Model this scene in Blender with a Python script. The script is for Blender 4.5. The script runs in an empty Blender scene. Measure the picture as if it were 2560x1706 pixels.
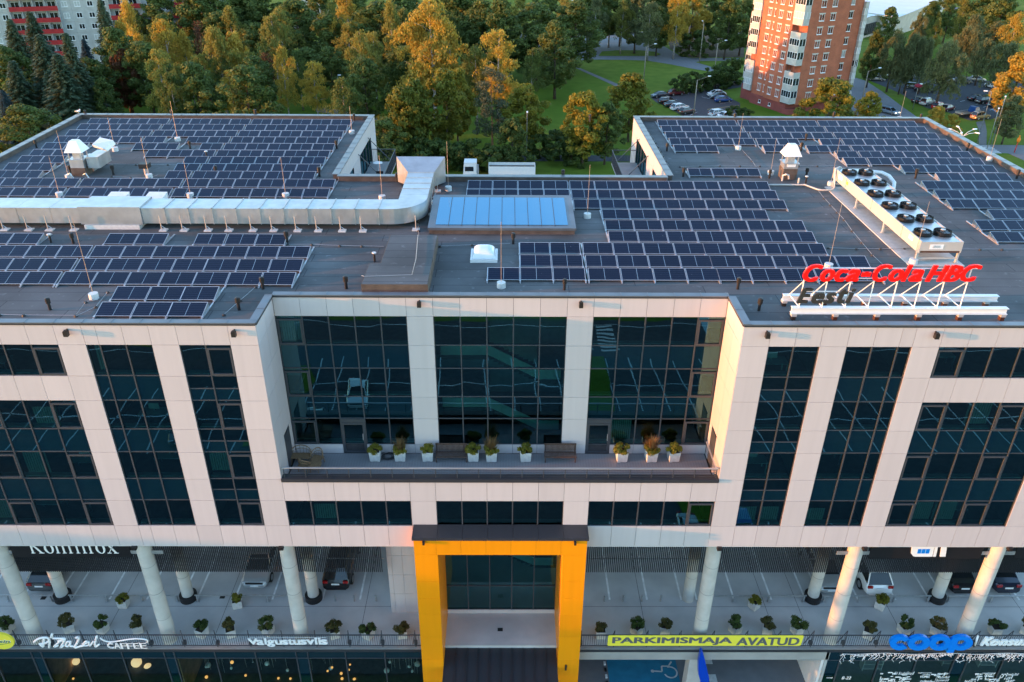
import bpy, bmesh, math, random
import numpy as np
from mathutils import Vector, Matrix
R = math.radians
SC = bpy.context.scene
COL = SC.collection
# ------------------------------------------------------------------ camera
# z = 0 is the top of the office roof parapet, y = 0 its street facade, G the street
G = -26.8
F_PX, PITCH, YAW, ROLL = 2012.37, R(29.148), R(.4066), R(.3577)
CAM = Vector((.3202, -33.0, 17.474))
def axes():
    r0 = Vector((math.cos(YAW), -math.sin(YAW), 0)); h = Vector((math.sin(YAW), math.cos(YAW), 0))
    fw = h*math.cos(PITCH) - Vector((0, 0, 1))*math.sin(PITCH)
    up = h*math.sin(PITCH) + Vector((0, 0, 1))*math.cos(PITCH)
    return r0*math.cos(ROLL)+up*math.sin(ROLL), up*math.cos(ROLL)-r0*math.sin(ROLL), fw
AR, AU, AF = axes()
cd = bpy.data.cameras.new('camera'); cam = bpy.data.objects.new('camera', cd); COL.objects.link(cam)
cd.sensor_width = 36; cd.lens = F_PX/2560*36; cd.clip_end = 3000; cd.clip_start = .5
m = Matrix((AR, AU, -AF)).transposed().to_4x4(); m.translation = CAM; cam.matrix_world = m
SC.camera = cam
# ------------------------------------------------------------------ light
SUN_EL, SUN_AZ = R(5.2), R(8.5)          # low evening sun, from the left and slightly in front of the facade
sdir = Vector((-math.cos(SUN_EL)*math.cos(SUN_AZ), -math.cos(SUN_EL)*math.sin(SUN_AZ), math.sin(SUN_EL)))
w = bpy.data.worlds.new('World'); SC.world = w; w.use_nodes = True
nt = w.node_tree; bg = nt.nodes['Background']
sk = nt.nodes.new('ShaderNodeTexSky'); sk.sky_type = 'NISHITA'; sk.sun_disc = False
sk.sun_elevation = SUN_EL; sk.sun_rotation = math.atan2(sdir.x, sdir.y); sk.altitude = 50
sk.air_density = 1.0; sk.dust_density = 0.3; sk.ozone_density = 2.0
nt.links.new(sk.outputs[0], bg.inputs[0]); bg.inputs[1].default_value = .15
sl = bpy.data.lights.new('sun', 'SUN'); sl.energy = 1.35; sl.angle = R(.6); sl.color = (1, .36, .09)
so = bpy.data.objects.new('sun', sl); COL.objects.link(so); so.location = sdir*200
so.rotation_euler = sdir.to_track_quat('Z', 'Y').to_euler()
vs = SC.view_settings; vs.view_transform = 'Standard'; vs.look = 'None'; vs.gamma = 1; vs.use_curve_mapping = False
vs.exposure = 3.0
SC.render.engine = 'CYCLES'; cy = SC.cycles
cy.use_denoising = True; cy.max_bounces = 7; cy.diffuse_bounces = 5; cy.glossy_bounces = 4
cy.transmission_bounces = 4; cy.transparent_max_bounces = 8; cy.caustics_reflective = False; cy.caustics_refractive = False
cy.sample_clamp_indirect = 6
# ------------------------------------------------------------------ photo pixel -> place
def ray(u, v):
    return AF + AR*((u-1280)/F_PX) - AU*((v-853)/F_PX)
def onz(u, v, z):
    d = ray(u, v); return CAM + d*((z-CAM.z)/d.z)
def ony(u, v, y):
    d = ray(u, v); return CAM + d*((y-CAM.y)/d.y)
# ------------------------------------------------------------------ helpers
def link(o, parent=None, label=None, cat=None, group=None, kind=None):
    COL.objects.link(o)
    if parent is not None: o.parent = parent
    if label: o['label'] = label
    if cat: o['category'] = cat
    if group: o['group'] = group
    if kind: o['kind'] = kind
    return o
def emp(name, loc, label=None, cat=None, group=None, rz=0, kind=None, parent=None):
    o = bpy.data.objects.new(name, None); o.location = loc; o.rotation_euler = (0, 0, rz); o.empty_display_size = .2
    return link(o, parent, label, cat, group, kind)
class MB:
    def __init__(s): s.v = []; s.f = []; s.m = []; s.smooth = False
    def quad(s, *p, m=0):
        n = len(s.v); s.v += [tuple(q) for q in p]; s.f.append(tuple(range(n, n+len(p)))); s.m.append(m); return s
    def box(s, x0, x1, y0, y1, z0, z1, m=0, M=None):
        n = len(s.v)
        p = [(x0,y0,z0),(x1,y0,z0),(x1,y1,z0),(x0,y1,z0),(x0,y0,z1),(x1,y0,z1),(x1,y1,z1),(x0,y1,z1)]
        if M is not None: p = [tuple(M @ Vector(q)) for q in p]
        s.v += p
        for f in ((0,3,2,1),(4,5,6,7),(0,1,5,4),(1,2,6,5),(2,3,7,6),(3,0,4,7)):
            s.f.append(tuple(n+i for i in f)); s.m.append(m)
        return s
    def hexa(s, p, m=0):   # 8 points, bottom ring then top ring
        n = len(s.v); s.v += [tuple(q) for q in p]
        for f in ((0,3,2,1),(4,5,6,7),(0,1,5,4),(1,2,6,5),(2,3,7,6),(3,0,4,7)):
            s.f.append(tuple(n+i for i in f)); s.m.append(m)
        return s
    def prism(s, pts, z0, z1, m=0):   # polygon in xy
        n = len(s.v); k = len(pts)
        s.v += [(p[0], p[1], z0) for p in pts] + [(p[0], p[1], z1) for p in pts]
        s.f.append(tuple(n+k+i for i in range(k))); s.f.append(tuple(n+i for i in reversed(range(k))))
        for i in range(k): s.f.append((n+i, n+(i+1) % k, n+k+(i+1) % k, n+k+i))
        s.m += [m]*(k+2); return s
    def tube(s, pts, r, n=8, m=0, cap=True):
        pts = [Vector(p) for p in pts]; rs = r if isinstance(r, (list, tuple)) else [r]*len(pts)
        b = len(s.v); prev = None
        for i, p in enumerate(pts):
            d = (pts[min(i+1, len(pts)-1)]-pts[max(i-1, 0)]).normalized()
            a = Vector((0, 0, 1)) if abs(d.z) < .9 else Vector((1, 0, 0))
            if prev is not None: a = prev
            u = d.cross(a); u = u.normalized() if u.length > 1e-6 else Vector((0, 1, 0))
            q = u.cross(d); prev = q
            for k in range(n):
                t = 2*math.pi*k/n; s.v.append(tuple(p+(u*math.cos(t)+q*math.sin(t))*rs[i]))
        for i in range(len(pts)-1):
            for k in range(n):
                a0 = b+i*n+k; a1 = b+i*n+(k+1) % n
                s.f.append((a0, a1, a1+n, a0+n)); s.m.append(m)
        if cap:
            s.f.append(tuple(b+k for k in reversed(range(n)))); s.f.append(tuple(b+(len(pts)-1)*n+k for k in range(n))); s.m += [m, m]
        return s
    def cyl(s, x, y, z0, z1, r, n=14, m=0, r1=None):
        return s.tube([(x, y, z0), (x, y, z1)], [r, r if r1 is None else r1], n, m)
    def ball(s, c, r, n=8, m=0):
        rx, ry, rz = r if isinstance(r, (tuple, list)) else (r, r, r); b = len(s.v); k = max(3, n//2)
        for i in range(1, k):
            t = math.pi*i/k
            for j in range(n):
                a = 2*math.pi*j/n; s.v.append((c[0]+rx*math.sin(t)*math.cos(a), c[1]+ry*math.sin(t)*math.sin(a), c[2]+rz*math.cos(t)))
        s.v += [(c[0], c[1], c[2]+rz), (c[0], c[1], c[2]-rz)]; T = len(s.v)-2
        for i in range(k-2):
            for j in range(n):
                a = b+i*n+j; a2 = b+i*n+(j+1) % n; s.f.append((a, a+n, a2+n, a2)); s.m.append(m)
        for j in range(n):
            s.f.append((T, b+j, b+(j+1) % n)); s.f.append((T+1, b+(k-2)*n+(j+1) % n, b+(k-2)*n+j)); s.m += [m, m]
        return s
    def mesh(s, name, mats, smooth=False):
        me = bpy.data.meshes.new(name); me.from_pydata(s.v, [], s.f)
        for x in (mats if isinstance(mats, (list, tuple)) else [mats]): me.materials.append(x)
        me.polygons.foreach_set('material_index', s.m)
        if smooth: me.polygons.foreach_set('use_smooth', [True]*len(s.f))
        me.update(); return me
    def build(s, name, mats, parent=None, smooth=False, world=True, bevel=0, **k):
        o = bpy.data.objects.new(name, s.mesh(name, mats, smooth))
        if parent is not None and world:
            off = -parent.location
            if parent.parent is not None: off = -(parent.location+parent.parent.location)
            o.location = off
        if bevel:
            b = o.modifiers.new('bevel', 'BEVEL'); b.width = bevel; b.segments = 2; b.limit_method = 'ANGLE'
        return link(o, parent, **k)
def inst(name, me, loc, rot=(0, 0, 0), parent=None, scale=None, **k):
    o = bpy.data.objects.new(name, me); o.location = loc; o.rotation_euler = rot
    if scale is not None: o.scale = (scale,)*3 if isinstance(scale, (int, float)) else scale
    return link(o, parent, **k)
ORD = ['', 'first', 'second', 'third', 'fourth', 'fifth', 'sixth', 'seventh', 'eighth', 'ninth', 'tenth', 'eleventh', 'twelfth', 'thirteenth', 'fourteenth', 'fifteenth', 'sixteenth']
# ------------------------------------------------------------------ materials
def nodes(name):
    mt = bpy.data.materials.new(name); mt.use_nodes = True; return mt, mt.node_tree, mt.node_tree.nodes['Principled BSDF']
def mat(name, c, rough=.6, metal=0, spec=.4, var=.12, scale=3., bump=0, bscale=None, c2=None, emit=0, emc=None, coat=0, obj=True, detail=4):
    mt, t, b = nodes(name)
    b.inputs['Roughness'].default_value = rough; b.inputs['Metallic'].default_value = metal
    b.inputs['Specular IOR Level'].default_value = spec
    if coat: b.inputs['Coat Weight'].default_value = coat; b.inputs['Coat Roughness'].default_value = .05
    tc = t.nodes.new('ShaderNodeTexCoord'); out = tc.outputs['Object' if obj else 'Generated']
    if var or c2:
        n = t.nodes.new('ShaderNodeTexNoise'); n.inputs['Scale'].default_value = scale; n.inputs['Detail'].default_value = detail
        t.links.new(out, n.inputs['Vector'])
        mx = t.nodes.new('ShaderNodeMix'); mx.data_type = 'RGBA'
        rmp = t.nodes.new('ShaderNodeMapRange'); rmp.inputs[1].default_value = .3; rmp.inputs[2].default_value = .7
        t.links.new(n.outputs[0], rmp.inputs[0]); t.links.new(rmp.outputs[0], mx.inputs[0])
        d = c2 if c2 else tuple(x*(1+var) for x in c); e = c if c2 else tuple(x*(1-var) for x in c)
        mx.inputs[6].default_value = (*e, 1); mx.inputs[7].default_value = (*d, 1)
        t.links.new(mx.outputs[2], b.inputs['Base Color'])
    else: b.inputs['Base Color'].default_value = (*c, 1)
    if bump:
        n2 = t.nodes.new('ShaderNodeTexNoise'); n2.inputs['Scale'].default_value = bscale or scale*4; n2.inputs['Detail'].default_value = 5
        t.links.new(out, n2.inputs['Vector']); bp = t.nodes.new('ShaderNodeBump'); bp.inputs['Strength'].default_value = bump; bp.inputs['Distance'].default_value = .05
        t.links.new(n2.outputs[0], bp.inputs['Height']); t.links.new(bp.outputs[0], b.inputs['Normal'])
    if emit:
        b.inputs['Emission Color'].default_value = (*(emc or c), 1); b.inputs['Emission Strength'].default_value = emit
    return mt
def world_pos(t):
    g = t.nodes.new('ShaderNodeNewGeometry'); return g.outputs['Position']
def glass_mat(name, tint, rough=.0, ior=2.2, wav=.011, wscale=.35, see=True, back=(.004, .02, .026)):
    """facade glazing: coated pane, mirror of the street over a tinted view of the room (or a dark back-painted panel)"""
    mt, t, b = nodes(name); t.nodes.remove(b); out = t.nodes['Material Output']
    pos = world_pos(t)
    n = t.nodes.new('ShaderNodeTexNoise'); n.inputs['Scale'].default_value = wscale; n.inputs['Detail'].default_value = 1.5
    t.links.new(pos, n.inputs['Vector'])
    bp = t.nodes.new('ShaderNodeBump'); bp.inputs['Strength'].default_value = 1; bp.inputs['Distance'].default_value = wav
    t.links.new(n.outputs[0], bp.inputs['Height'])
    fr = t.nodes.new('ShaderNodeFresnel'); fr.inputs['IOR'].default_value = ior; t.links.new(bp.outputs[0], fr.inputs['Normal'])
    gl = t.nodes.new('ShaderNodeBsdfGlossy'); gl.inputs['Roughness'].default_value = rough; gl.inputs['Color'].default_value = (.42, .90, 1, 1)
    t.links.new(bp.outputs[0], gl.inputs['Normal'])
    if see: tr = t.nodes.new('ShaderNodeBsdfTransparent'); tr.inputs['Color'].default_value = (*tint, 1)
    else: tr = t.nodes.new('ShaderNodeBsdfDiffuse'); tr.inputs['Color'].default_value = (*back, 1)
    mx = t.nodes.new('ShaderNodeMixShader')
    t.links.new(fr.outputs[0], mx.inputs[0]); t.links.new(tr.outputs[0], mx.inputs[1]); t.links.new(gl.outputs[0], mx.inputs[2])
    t.links.new(mx.outputs[0], out.inputs[0]); return mt
def cladding(name, c, rough=.42):
    """coated metal panel: tiny tone differences from panel to panel, faint rain streaks"""
    mt, t, b = nodes(name); b.inputs['Roughness'].default_value = rough; b.inputs['Specular IOR Level'].default_value = .35
    oi = t.nodes.new('ShaderNodeObjectInfo')
    pos = world_pos(t); mp = t.nodes.new('ShaderNodeMapping'); mp.inputs['Scale'].default_value = (2.2, 2.2, .12)
    t.links.new(pos, mp.inputs[0]); n = t.nodes.new('ShaderNodeTexNoise'); n.inputs['Scale'].default_value = 1.4; n.inputs['Detail'].default_value = 5
    t.links.new(mp.outputs[0], n.inputs['Vector'])
    a = t.nodes.new('ShaderNodeMath'); a.operation = 'MULTIPLY_ADD'; a.inputs[1].default_value = .07; a.inputs[2].default_value = .93
    t.links.new(oi.outputs['Random'], a.inputs[0])
    r2 = t.nodes.new('ShaderNodeMapRange'); r2.inputs[1].default_value = .25; r2.inputs[2].default_value = .6; r2.inputs[3].default_value = .94; r2.inputs[4].default_value = 1
    t.links.new(n.outputs[0], r2.inputs[0])
    mu = t.nodes.new('ShaderNodeMath'); mu.operation = 'MULTIPLY'; t.links.new(a.outputs[0], mu.inputs[0]); t.links.new(r2.outputs[0], mu.inputs[1])
    mx = t.nodes.new('ShaderNodeMix'); mx.data_type = 'RGBA'; mx.blend_type = 'MULTIPLY'; mx.inputs[0].default_value = 1
    mx.inputs[6].default_value = (*c, 1); t.links.new(mu.outputs[0], mx.inputs[7]); t.links.new(mx.outputs[2], b.inputs['Base Color'])
    return mt
def roof_membrane():
    mt, t, b = nodes('roof felt'); b.inputs['Roughness'].default_value = .82; b.inputs['Specular IOR Level'].default_value = .3
    pos = world_pos(t)
    br = t.nodes.new('ShaderNodeTexBrick'); br.inputs['Scale'].default_value = 1; br.inputs['Brick Width'].default_value = 7; br.inputs['Row Height'].default_value = 1
    br.inputs['Mortar Size'].default_value = .022; br.inputs['Color1'].default_value = (.078, .080, .084, 1); br.inputs['Color2'].default_value = (.096, .097, .10, 1); br.inputs['Mortar'].default_value = (.034, .036, .042, 1)
    t.links.new(pos, br.inputs['Vector'])
    n = t.nodes.new('ShaderNodeTexNoise'); n.inputs['Scale'].default_value = .22; n.inputs['Detail'].default_value = 6; t.links.new(pos, n.inputs['Vector'])
    r = t.nodes.new('ShaderNodeMapRange'); r.inputs[1].default_value = .35; r.inputs[2].default_value = .7; r.inputs[3].default_value = .72; r.inputs[4].default_value = 1.45; t.links.new(n.outputs[0], r.inputs[0])
    n3 = t.nodes.new('ShaderNodeTexNoise'); n3.inputs['Scale'].default_value = 2.3; n3.inputs['Detail'].default_value = 6; t.links.new(pos, n3.inputs['Vector'])
    r3 = t.nodes.new('ShaderNodeMapRange'); r3.inputs[1].default_value = .62; r3.inputs[2].default_value = .78; r3.inputs[3].default_value = 1; r3.inputs[4].default_value = 2.0; t.links.new(n3.outputs[0], r3.inputs[0])
    mu = t.nodes.new('ShaderNodeMath'); mu.operation = 'MULTIPLY'; t.links.new(r.outputs[0], mu.inputs[0]); t.links.new(r3.outputs[0], mu.inputs[1])
    mx = t.nodes.new('ShaderNodeMix'); mx.data_type = 'RGBA'; mx.blend_type = 'MULTIPLY'; mx.inputs[0].default_value = 1
    t.links.new(br.outputs[0], mx.inputs[6]); t.links.new(mu.outputs[0], mx.inputs[7]); t.links.new(mx.outputs[2], b.inputs['Base Color'])
    n2 = t.nodes.new('ShaderNodeTexNoise'); n2.inputs['Scale'].default_value = 26; n2.inputs['Detail'].default_value = 3; t.links.new(pos, n2.inputs['Vector'])
    bp = t.nodes.new('ShaderNodeBump'); bp.inputs['Strength'].default_value = .25; bp.inputs['Distance'].default_value = .03; t.links.new(n2.outputs[0], bp.inputs['Height']); t.links.new(bp.outputs[0], b.inputs['Normal'])
    return mt
def solar_glass():
    mt, t, b = nodes('solar cells'); b.inputs['Roughness'].default_value = .13; b.inputs['Specular IOR Level'].default_value = .22
    tc = t.nodes.new('ShaderNodeTexCoord'); sp = t.nodes.new('ShaderNodeSeparateXYZ'); t.links.new(tc.outputs['Object'], sp.inputs[0])
    def comb(sock, per, wd):
        a = t.nodes.new('ShaderNodeMath'); a.operation = 'DIVIDE'; a.inputs[1].default_value = per; t.links.new(sock, a.inputs[0])
        f = t.nodes.new('ShaderNodeMath'); f.operation = 'FRACT'; t.links.new(a.outputs[0], f.inputs[0])
        c = t.nodes.new('ShaderNodeMath'); c.operation = 'LESS_THAN'; c.inputs[1].default_value = wd; t.links.new(f.outputs[0], c.inputs[0]); return c.outputs[0]
    l1 = comb(sp.outputs[1], .163, .08); l2 = comb(sp.outputs[0], .083, .05)
    mx = t.nodes.new('ShaderNodeMath'); mx.operation = 'MAXIMUM'; t.links.new(l1, mx.inputs[0])
    h = t.nodes.new('ShaderNodeMath'); h.operation = 'MULTIPLY'; h.inputs[1].default_value = .2; t.links.new(l2, h.inputs[0]); t.links.new(h.outputs[0], mx.inputs[1])
    oi = t.nodes.new('ShaderNodeObjectInfo')
    c0 = t.nodes.new('ShaderNodeMix'); c0.data_type = 'RGBA'; c0.inputs[6].default_value = (.003, .006, .020, 1); c0.inputs[7].default_value = (.005, .009, .027, 1); t.links.new(oi.outputs['Random'], c0.inputs[0])
    c1 = t.nodes.new('ShaderNodeMix'); c1.data_type = 'RGBA'; c1.inputs[7].default_value = (.045, .052, .078, 1); t.links.new(c0.outputs[2], c1.inputs[6]); t.links.new(mx.outputs[0], c1.inputs[0])
    n = t.nodes.new('ShaderNodeTexNoise'); n.inputs['Scale'].default_value = 9; n.inputs['Detail'].default_value = 6; t.links.new(world_pos(t), n.inputs['Vector'])
    r = t.nodes.new('ShaderNodeMapRange'); r.inputs[1].default_value = .72; r.inputs[2].default_value = .76; r.inputs[4].default_value = .6; t.links.new(n.outputs[0], r.inputs[0])
    c2 = t.nodes.new('ShaderNodeMix'); c2.data_type = 'RGBA'; c2.inputs[7].default_value = (.3, .3, .32, 1); t.links.new(r.outputs[0], c2.inputs[0]); t.links.new(c1.outputs[2], c2.inputs[6])
    t.links.new(c2.outputs[2], b.inputs['Base Color']); return mt
def ground_mat(name, ca, cb, cc, s1=.05, s2=1.2, rough=.95, bump=.4):
    mt, t, b = nodes(name); b.inputs['Roughness'].default_value = rough; b.inputs['Specular IOR Level'].default_value = .08
    pos = world_pos(t)
    def ns(s, d):
        n = t.nodes.new('ShaderNodeTexNoise'); n.inputs['Scale'].default_value = s; n.inputs['Detail'].default_value = d; t.links.new(pos, n.inputs['Vector'])
        r = t.nodes.new('ShaderNodeMapRange'); r.inputs[1].default_value = .35; r.inputs[2].default_value = .68; t.links.new(n.outputs[0], r.inputs[0]); return n.outputs[0], r.outputs[0]
    _, a = ns(s1, 6); h, c = ns(s2, 6)
    m1 = t.nodes.new('ShaderNodeMix'); m1.data_type = 'RGBA'; m1.inputs[6].default_value = (*ca, 1); m1.inputs[7].default_value = (*cb, 1); t.links.new(a, m1.inputs[0])
    m2 = t.nodes.new('ShaderNodeMix'); m2.data_type = 'RGBA'; m2.inputs[7].default_value = (*cc, 1); t.links.new(m1.outputs[2], m2.inputs[6])
    k = t.nodes.new('ShaderNodeMath'); k.operation = 'MULTIPLY'; k.inputs[1].default_value = .55; t.links.new(c, k.inputs[0]); t.links.new(k.outputs[0], m2.inputs[0])
    t.links.new(m2.outputs[2], b.inputs['Base Color'])
    if bump:
        bp = t.nodes.new('ShaderNodeBump'); bp.inputs['Strength'].default_value = bump; bp.inputs['Distance'].default_value = .1; t.links.new(h, bp.inputs['Height']); t.links.new(bp.outputs[0], b.inputs['Normal'])
    return mt
def leaf_mat(name, ca, cb, trans=.42):
    mt, t, b = nodes(name); b.inputs['Roughness'].default_value = .6; b.inputs['Specular IOR Level'].default_value = .25
    at = t.nodes.new('ShaderNodeAttribute'); at.attribute_name = 'tint'
    oi = t.nodes.new('ShaderNodeObjectInfo')
    ad = t.nodes.new('ShaderNodeMath'); ad.operation = 'MULTIPLY_ADD'; ad.inputs[1].default_value = .6; t.links.new(at.outputs['Fac'], ad.inputs[0])
    k = t.nodes.new('ShaderNodeMath'); k.operation = 'MULTIPLY'; k.inputs[1].default_value = .4; t.links.new(oi.outputs['Random'], k.inputs[0]); t.links.new(k.outputs[0], ad.inputs[2])
    mx = t.nodes.new('ShaderNodeMix'); mx.data_type = 'RGBA'; mx.inputs[6].default_value = (*ca, 1); mx.inputs[7].default_value = (*cb, 1); t.links.new(ad.outputs[0], mx.inputs[0])
    t.links.new(mx.outputs[2], b.inputs['Base Color'])
    tr = t.nodes.new('ShaderNodeBsdfTranslucent'); t.links.new(mx.outputs[2], tr.inputs[0])
    ms = t.nodes.new('ShaderNodeMixShader'); ms.inputs[0].default_value = trans
    t.links.new(b.outputs[0], ms.inputs[1]); t.links.new(tr.outputs[0], ms.inputs[2]); t.links.new(ms.outputs[0], t.nodes['Material Output'].inputs[0]); return mt
def brick_mat():
    mt, t, b = nodes('red brick'); b.inputs['Roughness'].default_value = .85
    tc = t.nodes.new('ShaderNodeTexCoord'); sp = t.nodes.new('ShaderNodeSeparateXYZ'); t.links.new(tc.outputs['Object'], sp.inputs[0])
    ad = t.nodes.new('ShaderNodeMath'); ad.operation = 'ADD'; t.links.new(sp.outputs[0], ad.inputs[0]); t.links.new(sp.outputs[1], ad.inputs[1])
    cb = t.nodes.new('ShaderNodeCombineXYZ'); t.links.new(ad.outputs[0], cb.inputs[0]); t.links.new(sp.outputs[2], cb.inputs[1])
    br = t.nodes.new('ShaderNodeTexBrick'); br.inputs['Scale'].default_value = 1; br.inputs['Brick Width'].default_value = .26; br.inputs['Row Height'].default_value = .085; br.inputs['Mortar Size'].default_value = .012
    br.inputs['Color1'].default_value = (.43, .105, .050, 1); br.inputs['Color2'].default_value = (.35, .082, .042, 1); br.inputs['Mortar'].default_value = (.32, .13, .07, 1)
    t.links.new(cb.outputs[0], br.inputs['Vector'])
    n = t.nodes.new('ShaderNodeTexNoise'); n.inputs['Scale'].default_value = .5; n.inputs['Detail'].default_value = 6; t.links.new(cb.outputs[0], n.inputs['Vector'])
    r = t.nodes.new('ShaderNodeMapRange'); r.inputs[1].default_value = .3; r.inputs[2].default_value = .7; r.inputs[3].default_value = .8; r.inputs[4].default_value = 1.2; t.links.new(n.outputs[0], r.inputs[0])
    mx = t.nodes.new('ShaderNodeMix'); mx.data_type = 'RGBA'; mx.blend_type = 'MULTIPLY'; mx.inputs[0].default_value = 1; t.links.new(br.outputs[0], mx.inputs[6]); t.links.new(r.outputs[0], mx.inputs[7])
    t.links.new(mx.outputs[2], b.inputs['Base Color']); return mt
M = {}
M['white'] = cladding('white cladding', (.535, .490, .497))
M['yellow'] = cladding('yellow cladding', (.84, .29, .002), .38)
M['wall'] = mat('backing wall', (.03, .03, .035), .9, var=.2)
M['slat'] = mat('dark louvre slat', (.018, .022, .030), .5, .2, .5, var=.1)
M['joint'] = mat('dark joint', (.05, .05, .055), .8, var=0)
M['mull'] = mat('anthracite frame', (.045, .05, .06), .45, .0, .5, var=.05)
M['glass'] = glass_mat('coated glazing', (.19, .48, .52))
M['shopglass'] = glass_mat('shop glazing', (.62, .78, .78), ior=1.5)
M['spandrel'] = glass_mat('back painted glass', None, see=False, back=(.001, .010, .017))
M['felt'] = roof_membrane()
M['felt2'] = mat('upstand felt', (.10, .075, .062), .85, scale=2, var=.25, bump=.4, bscale=20)
M['coping'] = mat('coping sheet', (.16, .17, .19), .38, .55, .5, scale=.8, var=.18)
M['fascia'] = mat('dark fascia', (.03, .033, .04), .5, .1, .5, scale=1, var=.1)
M['galv'] = mat('galvanised duct', (.50, .51, .53), .36, .75, .5, scale=1.6, var=.12, bump=.12, bscale=5)
M['galv2'] = mat('galvanised steel', (.48, .49, .50), .42, .7, .5, scale=6, var=.15)
M['alu'] = mat('aluminium frame', (.50, .51, .54), .38, .6, .5, var=.05)
M['whitesheet'] = mat('white backsheet', (.50, .52, .57), .5, var=.03)
M['solar'] = solar_glass()
M['concrete'] = mat('concrete', (.30, .295, .285), .85, scale=.7, var=.16, bump=.2, bscale=14, detail=8)
M['deck'] = ground_mat('parking deck concrete', (.50, .495, .49), (.58, .57, .56), (.34, .34, .345), .22, .55, .8, .08)
M['column'] = mat('column concrete', (.47, .455, .43), .8, scale=1.3, var=.12, bump=.15, bscale=12, detail=8)
M['planter'] = mat('planter concrete', (.58, .56, .53), .85, scale=5, var=.12, bump=.2, bscale=30)
M['asphalt'] = ground_mat('asphalt', (.062, .066, .074), (.085, .087, .094), (.048, .050, .057), .06, 1.5, .9, .1)
M['asphalt2'] = ground_mat('pale asphalt', (.16, .165, .175), (.20, .20, .21), (.13, .135, .145), .08, 1.5, .9, .1)
M['path'] = ground_mat('path', (.15, .145, .14), (.19, .18, .17), (.12, .12, .12), .2, 2, .9, .1)
M['sand'] = ground_mat('sandy path', (.26, .21, .155), (.32, .26, .19), (.2, .16, .12), .2, 2)
M['dirt'] = ground_mat('bare soil', (.085, .058, .042), (.125, .09, .065), (.06, .042, .032), .12, .8)
M['grass'] = ground_mat('grass', (.080, .140, .012), (.150, .180, .028), (.060, .105, .010), .03, .4)
M['paint'] = mat('road paint', (.55, .55, .54), .8, scale=4, var=.18)
M['deckline'] = mat('deck bay line', (.80, .80, .79), .8, scale=3, var=.15)
M['ypaint'] = mat('yellow road paint', (.5, .36, .08), .8, scale=4, var=.18)
M['bluepaint'] = mat('blue bay paint', (.02, .20, .32), .75, scale=1.5, c2=(.012, .14, .24), detail=8)
M['kerb'] = mat('kerb stone', (.3, .3, .3), .9, scale=1, var=.15)
M['black'] = mat('black plastic', (.014, .014, .016), .5, var=.1)
M['blackpipe'] = mat('black vent pipe', (.02, .018, .018), .42, var=.1)
M['fan'] = mat('black fan steel', (.016, .016, .018), .35, .5, .5, var=.1)
M['creamsheet'] = mat('cream painted steel', (.48, .46, .43), .42, .1, .5, scale=1.5, var=.05)
M['pad'] = mat('pale roof pad', (.48, .47, .46), .75, scale=3, var=.12, bump=.2)
M['coil'] = mat('copper brown coil', (.10, .045, .03), .6, .3, var=.3, scale=20)
M['rodbase'] = mat('cast concrete foot', (.60, .59, .57), .8, scale=6, var=.08)
M['copper'] = mat('lightning rod', (.55, .42, .34), .4, .7, .5, var=.05)
M['wire'] = mat('lightning wire', (.35, .35, .36), .5, .6, .5, var=0)
M['red'] = mat('red sign acrylic', (.75, .006, .006), .35, var=.03, emit=.05, emc=(1, .005, .003))
M['greysign'] = mat('grey sign letter', (.035, .034, .033), .4, var=.06)
M['whitepaint'] = mat('white paint', (.72, .72, .72), .45, .05, .5, var=.04)
M['signwhite'] = mat('white sign letter', (.80, .80, .80), .45, var=.03)
M['signblack'] = mat('black sign board', (.012, .012, .014), .4, var=.1)
M['signblue'] = mat('blue sign acrylic', (.0, .19, .72), .35, var=.03)
M['bladeblue'] = mat('blue blade sign', (.0, .045, .42), .3, var=.03)
M['bannery'] = mat('yellow banner', (.80, .70, .06), .55, scale=1.2, var=.04)
M['bannert'] = mat('banner lettering', (.10, .105, .115), .6, var=.03)
M['deckboard'] = mat('composite decking', (.20, .20, .21), .65, scale=1, var=.15)
M['bench'] = mat('brown stained slats', (.085, .055, .045), .65, scale=8, var=.25)
M['cane'] = mat('rattan', (.19, .12, .065), .6, scale=12, var=.25)
M['soil'] = mat('soil', (.03, .022, .016), .95, var=.3)
M['interior'] = mat('room wall', (.36, .37, .36), .8, var=.1)
M['carpet'] = mat('room floor', (.09, .095, .10), .9, var=.2)
M['sillboard'] = mat('inner sill', (.62, .64, .63), .5, var=.05)
M['balus'] = mat('stair balustrade', (.85, .9, .86), .35, var=.06)
M['blind'] = mat('roller blind', (.45, .5, .47), .7, var=.06)
M['warmroom'] = mat('shop interior wall', (.45, .27, .15), .7, var=.3, scale=2)
M['skyglass'] = mat('skylight glass', (.12, .32, .48), .03, .8, .9, var=0)
M['dome'] = mat('acrylic dome', (.62, .66, .70), .12, 0, .7, var=.05)
M['lampglow'] = mat('glowing lamp', (1, .62, .28), .4, var=0, emit=.16, emc=(1, .42, .10))
M['lampsoft'] = mat('paper lamp', (.8, .6, .4), .6, var=.1, emit=.14, emc=(1, .62, .3))
M['lampoff'] = mat('unlit glass lamp', (.8, .84, .8), .3, var=.2)
M['red2'] = mat('red render', (.36, .022, .024), .8, scale=.6, var=.12)
M['greypanel'] = mat('grey precast panel', (.43, .425, .41), .9, scale=.7, var=.10, bump=.15)
M['winwhite'] = mat('white window frame', (.75, .75, .75), .5, var=.03)
M['winglass'] = mat('window pane', (.02, .026, .03), .06, 0, .8, var=.5, scale=.4)
M['curtain'] = mat('net curtain pane', (.42, .43, .42), .3, var=.1)
M['brick'] = brick_mat()
M['plinth'] = mat('red rendered plinth', (.23, .055, .045), .85, scale=.8, var=.1)
M['lintel'] = mat('pale lintel', (.50, .44, .38), .8, var=.08)
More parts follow.
